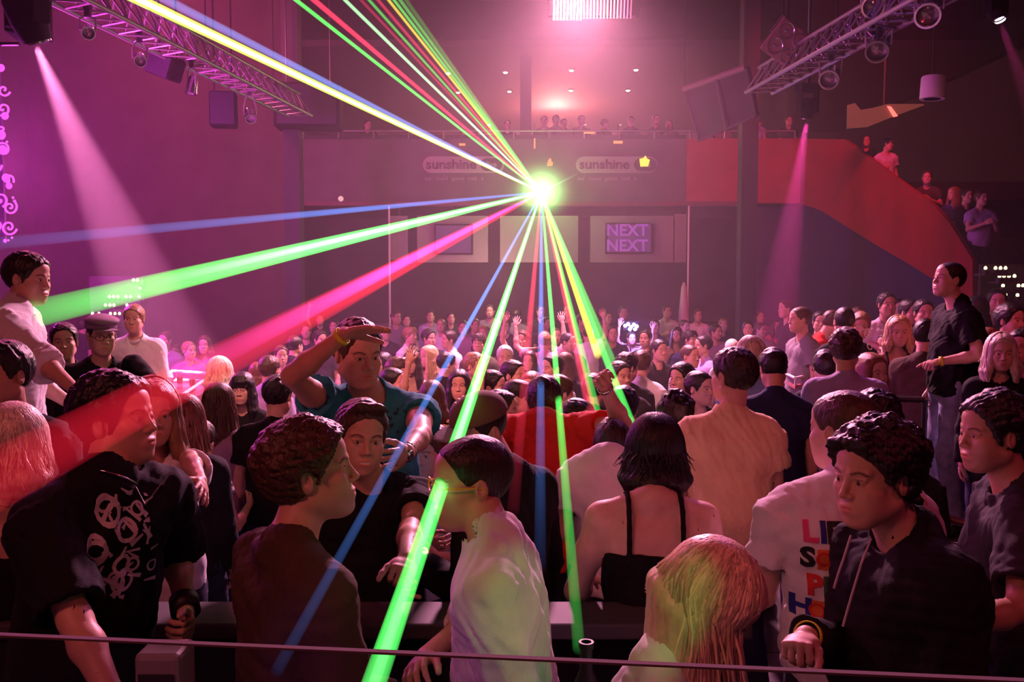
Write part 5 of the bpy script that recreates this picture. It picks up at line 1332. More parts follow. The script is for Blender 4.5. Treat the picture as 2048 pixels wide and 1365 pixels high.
# white wall panels with television screens under the balcony
def panel(lb, x0, x1, tv=None, y0=432, y1=525):
    a = at(x0, y0, 19.9); b = at(x1, y1, 19.9); c = (a + b) / 2; root = MB().box((c[0], 20.0, c[2]), (b[0] - a[0], .2, a[2] - b[2])).build('wall_panel_box', m_panel); tag(root, lb, 'wall panel', 'pale panels under the balcony')
    MB().box((c[0], 20.0, c[2] + (a[2] - b[2]) / 2 + .19), (.04, .04, .38)).build('hanger', M['metal_dark'], root)
    if tv:
        p = at(tv[0], tv[1], 19.85); q = at(tv[2], tv[3], 19.85); d = (p + q) / 2; t = MB().box((d[0], 19.87, d[2]), (q[0] - p[0], .07, p[2] - q[2]), bev=.01).build('television', M['black_box']); tag(t, tv[4], 'television')
        MB().box((d[0], 19.832, d[2]), ((q[0] - p[0]) * .9, .006, (p[2] - q[2]) * .88)).build('screen', mat('tv_screen', (.01, .01, .01), .2, emit=(.16, .04, .20), strength=.5), t)
        if tv[5]:
            for dz in (.17, -.17): txt(tv[5], .36, (d[0] - .05, 19.826, d[2] + dz), mat('tv_letters', (0, 0, 0), .5, emit=(.5, .10, .62), strength=.55), t, 'screen_text', bold=.008, depth=.002)
panel('pale wall panel with a dark television, leftmost under the balcony', 834, 976, (868, 448, 946, 510, 'dark television on the left pale panel', ''))
panel('blank pale wall panel in the middle, below the laser', 1000, 1156)
panel('pale wall panel with a purple lit television, right of the laser', 1182, 1346, (1211, 446, 1306, 508, 'television glowing with purple text under the balcony', 'NEXT'))
panel('narrow pale wall panel at the right end', 1350, 1372, None, 428, 525)
panel('narrow pale wall panel at the left end', 780, 815, None, 432, 520)
for lb, x in (('thin pale pole left of the pale panels', 778), ('thin pale pole right of the pale panels', 1378)):
    a = at(x, 412, 19.5); o = MB().tube(a, V(a[0], 19.5, .03), .022, n=10).build('pole', mat('pale_pole', (.75, .65, .65), .4)); tag(o, lb, 'pole', 'thin poles under the balcony')
a = at(1368, 565, 19.3); o = MB().lathe(V(a[0], 19.3, .03), V(0, 0, 1), [(.13, 0), (.14, .6), (.11, 1.4), (.06, 2.0), (.02, a[2] - .03)], n=16).build('white_drape', mat('drape', (.62, .52, .56), .8)); tag(o, 'pale cone shaped drape by the right pole', 'drape')
bar = empty('bar_counter', V(at(1080, 600, 20.6)[0], 20.6, .03)); tag(bar, 'long dark bar counter beneath the balcony', 'bar')
MB().box((.7, 21.2, .58), (8.6, .5, 1.1)).build('front', m_dark, bar); MB().box((.7, 21.15, 1.16), (8.8, .7, .06)).build('worktop', M['metal_dark'], bar)
# ornate lit banner at the left edge
def banner():
    Y = 9.0; a = at(-70, 90, Y); b = at(8, 486, Y); c = (a + b) / 2
    root = MB().box((c[0], Y + .04, c[2]), (abs(b[0] - a[0]) , .03, a[2] - b[2])).build('hanging_banner', mat('banner_cloth', (.30, .02, .32), .7, emit=(.55, .05, .62), strength=.16)); tag(root, 'magenta lit banner with white scrollwork at the left edge', 'banner')
    def swirl(cx, cy, r0, turns, ph, w=3.0, flip=1):
        P = []
        for k in range(26):
            t = k / 25; a_ = ph + flip * turns * 2 * math.pi * t; r = r0 * (1 - t) ** .8; P.append((cx + r * math.cos(a_), cy + r * math.sin(a_)))
        return P
    mb = MB()
    for cx, cy, r0, tn, ph, fl in ((8, 180, 13, 1.1, .3, 1), (6, 218, 14, 1.2, 2.0, -1), (4, 260, 12, 1, 1, 1), (6, 300, 15, 1.1, 4, 1), (16, 360, 12, 1.2, .5, -1), (20, 415, 15, 1.5, 5.2, 1), (0, 400, 15, 1.3, 1.2, -1), (18, 455, 16, 1.5, .2, 1), (-8, 450, 14, 1.2, 3, -1), (-14, 330, 18, 1.4, 0, 1), (-20, 230, 18, 1.4, 2, -1), (-14, 150, 16, 1.2, 1, 1)):
        P = [at(x, y, Y - .0) for x, y in swirl(cx, cy, r0, tn, ph, flip=fl)]
        MB().path(P, .011, 6).build('scroll', M['glow_magenta'], root)
    for x, y, r in ((12, 356, .045), (5, 300, .05), (2, 270, .05), (18, 372, .035), (10, 232, .04), (2, 136, .04), (26, 396, .014), (30, 402, .012), (14, 284, .014), (24, 476, .013), (17, 481, .012), (10, 482, .02)):
        MB().lathe(at(x, y, Y), V(0, -1, 0), [(0, .012), (r * .7, .01), (r, 0)], n=14).build('dot', M['glow_magenta'], root)
    MB().tube(V(a[0] - .1, Y + .04, a[2] + .02), V(b[0] + .2, Y + .04, a[2] + .02), .02).build('top_rail', M['metal_dark'], root)
    for q in (a[0] + .05, b[0] - .05): MB().tube(V(q, Y + .04, a[2]), V(q, Y + .04, 8.84), .008, n=6).build('suspension_cable', M['metal_dark'], root)
banner()
# lit stretch of the far right wall, painted as a faintly glowing panel
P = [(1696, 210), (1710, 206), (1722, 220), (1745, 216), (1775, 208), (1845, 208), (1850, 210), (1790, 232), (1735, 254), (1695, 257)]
o = MB().prism([at(x, y, 17.0) for x, y in P], V(0, .05, 0)).build('lit_wall_patch', mat('lit_wall_glow', (.14, .11, .07), .7, emit=(.30, .19, .11), strength=.16)); tag(o, 'pale sloping patch of lit wall, painted as a glow high on the right', 'painted light patch')
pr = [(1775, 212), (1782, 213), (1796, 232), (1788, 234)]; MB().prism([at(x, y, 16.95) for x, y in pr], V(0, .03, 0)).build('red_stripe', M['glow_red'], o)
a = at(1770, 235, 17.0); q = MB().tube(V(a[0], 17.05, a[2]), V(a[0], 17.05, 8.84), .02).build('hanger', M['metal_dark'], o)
# candle lights on the side walls
def candles(lst, Y, group, lab):
    for x, y in lst:
        p = at(x, y, Y); r = MB().lathe(p, V(0, 0, 1), [(0, -.016), (.016, -.012), (.019, .006), (.010, .022), (0, .028)], n=12).build('tea_light', M['glow_candle'], None, smooth=True)
        tag(r, lab, 'candle', group); MB().lathe(p - V(0, 0, .03), V(0, 0, 1), [(0, -.03), (.034, -.03), (.038, .012), (.034, .012)], n=12).build('holder', M['metal_dark'], r)
CR = [(1971, 537), (1991, 537), (2001, 537), (2011, 537), (1999, 553), (2008, 553), (2018, 553), (2029, 553), (2006, 572), (2037, 572), (2046, 572), (2011, 590), (2035, 591)]
CLf = [(267, 561), (275, 561), (280, 577), (219, 594), (227, 594), (236, 594), (252, 594), (261, 594), (278, 594), (211, 611), (220, 611), (228, 611), (254, 611), (271, 611), (185, 628), (198, 628), (221, 628), (230, 628), (239, 628), (220, 647), (229, 647)]
candles(CR, 10.5, 'tea lights on the right shelves', 'warm tea light on the stepped shelves at the right edge')
candles(CLf, 12.0, 'tea lights on the left shelves', 'warm tea light on the stepped shelves behind the bright white shirt')
def shelves(lst, Y, lab):
    c = at(*lst[0], Y); root = empty('candle_shelf', c); tag(root, lab, 'shelf')
    for y in sorted(set(q[1] for q in lst)):
        xs = [q[0] for q in lst if q[1] == y]; a = at(min(xs) - 6, y, Y); b = at(max(xs) + 6, y, Y); MB().box(((a[0] + b[0]) / 2, Y + .08, a[2] - .075), (b[0] - a[0], .26, .03)).build('shelf_board', m_dark, root)
    ys = [q[1] for q in lst]; xs = [q[0] for q in lst]; a = at(min(xs) - 8, min(ys) - 8, Y + .2); b = at(max(xs) + 8, max(ys), Y + .2)
    MB().box(((a[0] + b[0]) / 2, Y + .24, (a[2] + .0) / 2 - .15), (b[0] - a[0], .05, a[2] + .3)).build('back_panel', m_dark, root)
shelves(CR, 10.5, 'dark stepped shelf holding tea lights at the right edge'); shelves(CLf, 12.0, 'dark stepped shelf holding tea lights on the left')
# tables
def glass(lb, p, h=.13, r=.032, m=None, grp=None):
    o = MB().lathe(p, V(0, 0, 1), [(0, .004), (r * .8, .0), (r, h), (r * .92, h), (r * .74, .012), (0, .012)], n=18).build('drinking_glass', M['glass'], None, smooth=True); tag(o, lb, 'glass', grp)
    MB().lathe(p, V(0, 0, 1), [(0, .014), (r * .72, .014), (r * .82, h * .55), (0, h * .55)], n=16).build('drink', m or M['drink'], o, smooth=True); return o
def bottle(lb, p, s=1., m=None, grp=None):
    o = MB().lathe(p, V(0, 0, 1), [(0, 0), (.03 * s, 0), (.032 * s, .01 * s), (.032 * s, .14 * s), (.026 * s, .17 * s), (.014 * s, .20 * s), (.013 * s, .245 * s), (.016 * s, .25 * s), (.016 * s, .262 * s), (.011 * s, .262 * s), (.0105 * s, .2 * s)], n=24).build('bottle', m or M['bottle_glass'], None, smooth=True); tag(o, lb, 'bottle', grp)
    MB().lathe(p + V(0, 0, .05 * s), V(0, 0, 1), [(.0325 * s, 0), (.0325 * s, .075 * s)], n=24).build('label', M['cloth_grey'], o, smooth=True); return o
M['glass'] = mat('clear_glass', (.9, .85, .9), .05, trans=.9, spec=.6); M['drink'] = mat('pale_drink', (.6, .25, .2), .2, trans=.4); M['bottle_glass'] = mat('dark_bottle', (.012, .012, .010), .5, spec=.2); M['shine'] = mat('table_edge', (.85, .80, .85), .3)
def high_table(lb, pts, Y0, zf, h, group=None):
    P = [at(*p) for p in pts]; z = P[0][2]; P = [V(p[0], p[1], z) for p in P]; c = sum(P) / len(P); root = empty('high_table', V(c[0], c[1], zf)); tag(root, lb, 'table', group)
    MB().prism(P, V(0, 0, -.03)).build('tabletop', mat('table_glass_top', (.35, .10, .14), .15), root)
    for i in range(len(P)): MB().tube(P[i] + V(0, 0, .05), P[(i + 1) % len(P)] + V(0, 0, .05), .012, n=8).build('rim_rail', M['shine'], root)
    MB().tube(V(c[0], c[1], z - .03), V(c[0], c[1], zf + .03), .04, n=14).build('post', M['metal_dark'], root, smooth=True)
    MB().lathe(V(c[0], c[1], zf), V(0, 0, 1), [(0, .04), (.22, .03), (.24, 0)], n=24).build('base', M['metal_dark'], root, smooth=True)
    return root, P, z
def zpt(x, y, z):
    d = ray_dir(x, y); return V(0, 0, CAMZ) + d * ((z - CAMZ) / d[2])
def ztable(lb, pix, z, zf):
    P = [zpt(x, y, z) for x, y in pix]; c = sum(P) / len(P); root = empty('high_table', V(c[0], c[1], zf)); tag(root, lb, 'table')
    MB().prism(P, V(0, 0, -.03)).build('tabletop', mat('table_glass_top', (.45, .14, .18), .15), root)
    for i in range(len(P)): MB().tube(P[i] + V(0, 0, .07), P[(i + 1) % len(P)] + V(0, 0, .07), .014, n=8).build('rim_rail', M['shine'], root)
    for p in P: MB().tube(p, p + V(0, 0, .07), .008, n=6).build('rail_post', M['shine'], root)
    MB().tube(V(c[0], c[1], z - .03), V(c[0], c[1], zf + .02), .045, n=14).build('post', M['metal_dark'], root, smooth=True)
    MB().lathe(V(c[0], c[1], zf), V(0, 0, 1), [(0, .04), (.24, .03), (.26, 0)], n=24).build('base', M['metal_dark'], root, smooth=True)
    return P
PT = ztable('high table glowing pink red on the left with a pale rim rail', [(300, 800), (345, 822), (428, 762), (345, 756)], 1.12, FL)
for lb, x, y in (('clear glass near the front of the pink lit table', 340, 785), ('clear glass at the back of the pink lit table', 360, 770), ('clear glass in the middle of the pink lit table', 385, 775)): glass(lb, zpt(x, y, 1.12), grp='glasses on the pink lit table')
lamp('table_spot', 'SPOT', at(330, -60, 8.0), (1, .12, .26), 900, target=at(370, 780, 6.8), angle=13, blend=.6, radius=.05)
lamp('blonde_spot', 'SPOT', at(560, -80, 9.5), (1, .82, .62), 1500, target=at(440, 745, 7.3), angle=3.4, blend=.5, radius=.04)
PT2 = ztable('high table edged in lit pink rail crowded with glasses, right', [(1548, 750), (1590, 772), (1632, 762), (1590, 745)], 1.15, FL)
for lb, x, y in (('tall glass at the left end of the right table', 1562, 752), ('tall glass in the middle of the right table', 1592, 757), ('wide glass at the front of the right table', 1588, 764), ('tall glass at the right end of the right table', 1612, 756)): glass(lb, zpt(x, y, 1.15), h=.15, grp='glasses on the right table')
lamp('table_spot_right', 'SPOT', at(1560, 60, 8.6), (1, .35, .55), 1400, target=at(1588, 756, 6.4), angle=7, blend=.6, radius=.04)
lamp('blonde_spot', 'SPOT', at(1640, -60, 7.6), (1, .62, .55), 900, target=at(1508, 722, 5.7), angle=3.2, blend=.5, radius=.04)
# podiums for the two standing people
def podium(lb, K, z, w=1.3, d=1.1):
    b = K['base']; zf = .03; root = empty('podium', V(b[0], b[1], zf)); tag(root, lb, 'podium')
    MB().box(V(b[0], b[1], (z + zf) / 2 - .02), (w, d, z - zf - .04), bev=.015).build('riser', M['black_box'], root); MB().box(V(b[0], b[1], z - .02), (w + .04, d + .04, .04), bev=.01).build('deck', mat('podium_deck', (.25, .2, .24), .35, .4, bump=.5, bscale=90), root)
podium('black podium with metal deck under the rolled sleeve shirt', K19, PODL); podium('black podium with metal deck under the faded jeans', K30, PODR, 1.5, 1.2)
# railing behind the charcoal shirt, right
def railing(lb, pts, m, r=.022, posts=True, name='railing'):
    P = [at(*p) for p in pts]; c = (P[0] + P[-1]) / 2; root = empty(name, V(c[0], c[1], .03)); tag(root, lb, 'railing')
    MB().path(P, r, 10).build('handrail', m, root); MB().path([p - V(0, 0, .3) for p in P], r * .6, 8).build('lower_rail', m, root)
    for p in P: MB().tube(p, V(p[0], p[1], .03), r * .9, n=10).build('post', m, root)
m_rail = mat('rail_paint', (.16, .06, .07), .35, .5)
railing('dark red rail in front of the right podium', [(1700, 986, 4.7), (1822, 1018, 4.6), (1985, 1062, 4.4)], m_rail)
railing('rail between the blonde in black and the purple sweater', [(1745, 797, 6.3), (1850, 800, 6.2)], M['metal_dark'])
# booth ledge, bottle, grey case, glass balustrade nearest the camera
led = empty('counter_ledge', V(-.35, 2.72, FL)); tag(led, 'pale grey ledge running behind the front row', 'ledge')
MB().box((-.42, 2.72, 1.02), (2.3, .2, .05), bev=.008).build('top', mat('ledge_top', (.07, .06, .068), .7), led); MB().box((-.42, 2.74, .52), (2.2, .05, .96)).build('front_panel', M['black_box'], led)
tb = empty('drinks_table', V(.19, 2.02, FL)); tag(tb, 'small high table under the dark bottle', 'table')
MB().box((.19, 2.02, .93), (.26, .22, .03), bev=.008).build('tabletop', M['metal_dark'], tb); MB().tube((.19, 2.02, .915), (.19, 2.02, .06), .025, n=12).build('post', M['metal_dark'], tb); MB().lathe(V(.19, 2.02, FL), V(0, 0, 1), [(0, .03), (.11, .02), (.12, 0)], n=20).build('base', M['metal_dark'], tb)
bt = bottle('dark glass bottle with open neck at the bottom between white shirt and blonde', V(at(1174, 1305, 2.0)[0], 2.02, .945), 1.12)
cs = empty('grey_case', V(at(312, 1330, 1.85)[0], 1.85, 1.2)); c0 = at(312, 1312, 1.85)
tag(cs, 'rounded grey equipment case behind the front glass at lower left', 'equipment case')
MB().box((c0[0], 1.90, c0[2] - .13), (.10, .10, .26), bev=.012).build('case', mat('grey_case', (.30, .26, .29), .45), cs); MB().box((c0[0], 1.845, c0[2] - .10), (.075, .004, .12)).build('panel', M['metal_dark'], cs)
MB().box((c0[0], 1.90, (c0[2] - .26 + FL) / 2), (.05, .05, c0[2] - .26 - FL)).build('stand', M['metal_dark'], cs)
m_gl = bpy.data.materials.new('balustrade_glass'); m_gl.use_nodes = True; nt = m_gl.node_tree; nt.nodes.clear(); N = nt.nodes.new
o_ = N('ShaderNodeOutputMaterial'); t_ = N('ShaderNodeBsdfTransparent'); t_.inputs[0].default_value = (.93, .90, .94, 1); g_ = N('ShaderNodeBsdfGlossy'); g_.inputs['Roughness'].default_value = .04; mx = N('ShaderNodeMixShader'); mx.inputs[0].default_value = .05
nt.links.new(t_.outputs[0], mx.inputs[1]); nt.links.new(g_.outputs[0], mx.inputs[2]); nt.links.new(mx.outputs[0], o_.inputs[0])
gb = empty('glass_balustrade', V(0, 1.34, FL)); tag(gb, 'low glass balustrade across the bottom of the view', 'balustrade')
A, B2 = V(-1.15, 1.46, 0), V(1.1, 1.22, 0)
def wall2(A, B2, z0, z1, t, nm, m):
    n = nrm(cross(B2 - A, (0, 0, 1))) * t / 2; MB().prism([A + n + V(0, 0, z0), B2 + n + V(0, 0, z0), B2 - n + V(0, 0, z0), A - n + V(0, 0, z0)], V(0, 0, z1 - z0)).build(nm, m, gb)
wall2(A, B2, .12, 1.492, .010, 'glass_panel', m_gl); wall2(A, B2, 1.492, 1.4955, .012, 'polished_edge', mat('glass_edge', (.12, .07, .09), .9)); wall2(A, B2, FL, .12, .05, 'base_rail', M['metal_dark'])
# camera flash held up in the crowd
fl = at(1262, 652, 15.2); o = empty('light_wand', fl); tag(o, 'cluster of violet white lights held up in the crowd', 'lights')
for dx, dz in ((-.10, .0), (-.05, .03), (.0, -.02), (.05, .02), (.10, -.01), (-.02, -.06), (.07, -.06)): MB().lathe(fl + V(dx, 0, dz), V(0, -1, 0), [(0, .03), (.022, .02), (.03, 0), (0, -.01)], n=10).build('bulb', M['glow_violet'], o)
MB().box(fl + V(0, .04, 0), (.28, .03, .16), bev=.01).build('backing', M['black_box'], o); MB().tube(fl + V(0, .04, -.08), fl + V(0, .04, -.75), .012).build('handle', M['metal_dark'], o)
lamp('violet_glow', 'POINT', fl - V(0, .25, 0), (.35, .22, 1), 55, radius=.05)
# ------------------------------------------------------------------ the crowd on the dance floor, balcony and stairs
TH = 1.62
def template(key, fem, arms, hy, hairs, tops, hp=0, lean=(0, 0)):
    sp = dict(hc=V(0, 0, 1.655), hy=hy, hp=hp, by=0, lean=lean, floor=0., s=1.0 if not fem else .97, female=fem, armL=arms[0], armR=arms[1], lod=2, seed=len(TPL) * 3 + 2)
    sp['hc'] = V(0, 0, 1.66 if not fem else 1.60)
    K = skeleton(sp); K['wide'] = 1.; K['belly'] = False; K['armw'] = 1.
    t = {'fem': fem, 'hc': sp['hc'], 'top': sp['hc'][2] + .125}
    v, q, c = build_body(sp, K, 2); t['body'] = (v, q, c)
    t['hair'] = {}
    for h in hairs:
        hs = dict(sp, hair=h); m = hair_mesh(hs, K, 2); t['hair'][h] = m
    t['tops'] = {k: top_mesh(dict(sp, top=k, neck=.13, fold=.006), K, 2) for k in tops}
    t['bottom'] = bottom_mesh(sp, K, 2); t['shoes'] = [shoe_mesh(sp, K, *lg, 2) for lg in K['legs']]
    # turn into mesh data once
    def md(nm, vq, c=None):
        o = to_obj(nm, vq[0], vq[1], M['skin'], (0, 0, 0), colors=c); me = o.data; bpy.data.objects.remove(o); return me
    t['m_body'] = md('person', t['body'][:2], c); t['m_hair'] = {k: (md('hair', m, np.ones((len(m[0]), 3))) if m is not None else None) for k, m in t['hair'].items()}
    t['m_top'] = {k: md(k, m) for k, m in t['tops'].items()}; t['m_bottom'] = md('trousers', t['bottom']); t['m_shoes'] = [md('shoe', m) for m in t['shoes']]
    TPL[key] = t
TPL = {}
MH = ('short', 'crop', 'tousled', 'fringe'); FH = ('long', 'bob', 'bangs')
template('m_down', False, ('down', 'down'), 0, MH, ('tee', 'shirt'))
template('m_turn', False, ('down', 'bent'), 42, MH, ('tee', 'shirt'))
template('m_back', False, ('down', 'down'), -45, MH, ('tee', 'shirt'), hp=-8)
template('m_clap', False, ('clap', 'clap'), 10, ('short', 'crop'), ('tee', 'shirt'))
template('m_wave', False, ('down', 'high'), -10, ('short', 'tousled', 'crop'), ('tee',))
template('m_both', False, ('up', 'high'), 8, ('short', 'crop'), ('tee',))
template('f_down', True, ('down', 'bent'), 0, FH, ('tee', 'tank'))
template('f_turn', True, ('down', 'down'), -38, FH, ('tee', 'tank'))
template('f_wave', True, ('high', 'up'), 12, ('long', 'bob'), ('tank',))
def region(x, Y):
    if Y < 4.8 or Y > 19.4: return .03
    if x < -2.45 and Y < 9.2: return .03
    if 1.3 < x < 2.9 and Y < 6.3: return .03
    if x > 2.9 and Y < 14.2: return .03
    return -.35
def inst(tk, hair, hairm, top, topm, X, Y, floor, s, yaw, label, group, skin='skin', botm='denim_dark'):
    t = TPL[tk]
    def mk(nm, me, m, parent):
        o = bpy.data.objects.new(nm, me); COL.objects.link(o)
        o.material_slots[0].link = 'OBJECT'; o.material_slots[0].material = m
        if parent is not None: o.parent = parent
        return o
    b = mk('person', t['m_body'], M[skin], None); b.location = (X, Y, floor); b.rotation_euler = (0, 0, math.radians(yaw)); b.scale = (s, s, s)
    b['label'] = label; b['category'] = 'person'; b['group'] = group
    if t['m_hair'].get(hair) is not None: mk('hair', t['m_hair'][hair], M[hairm], b)
    mk({'tee': 't_shirt', 'shirt': 'long_sleeved_shirt', 'tank': 'tank_top'}[top], t['m_top'][top], M[topm], b)
    mk('trousers', t['m_bottom'], M[botm], b)
    for m in t['m_shoes']: mk('shoe', m, M['shoe'], b)
    return b
def crowd(px_, ytop, facing, tk, hair, hairm, top, topm, label, group='dancers in the middle crowd', h=None, Y=None, floor=None, skin='skin'):
    t = TPL[tk]; H = h or t['top'] * 1.0
    if Y is None:
        best = None
        for f in (-.35, .03):
            yy = 1770 * (CAMZ - f - H) / max(ytop - 571, 6)
            X = (px_ - CX) / FOC * yy
            if yy > 0 and abs(region(X, yy) - f) < .01: best = (yy, f); break
        if best is None: best = (min(max(1770 * (CAMZ + .35 - H) / max(ytop - 571, 6), 5), 19.2), -.35); best = (best[0], region((px_ - CX) / FOC * best[0], best[0]))
        Y, floor = best
    elif floor is None: floor = region((px_ - CX) / FOC * Y, Y)
    p = at(px_, ytop, Y); s = (p[2] - floor) / t['top']
    if not .86 < s < 1.12:
        s = min(max(s, .86), 1.12)
    off = t['hc']; a = math.radians(facing)
    return inst(tk, hair, hairm, top, topm, p[0] - s * (off[0] * math.cos(a) - off[1] * math.sin(a)), Y, floor, s, facing, label, group, skin)
D = 'hair_dark'; B = 'hair_black'; W = 'hair_brown'; L_ = 'hair_light'; Bl = 'hair_blonde'
G1, G2, G3, G4, G5, G6 = 'dancers left of the green beam', 'dancers below the laser fan', 'dancers right of the laser fan', 'people along the far bar', 'people on the right tier', 'people in the left haze'
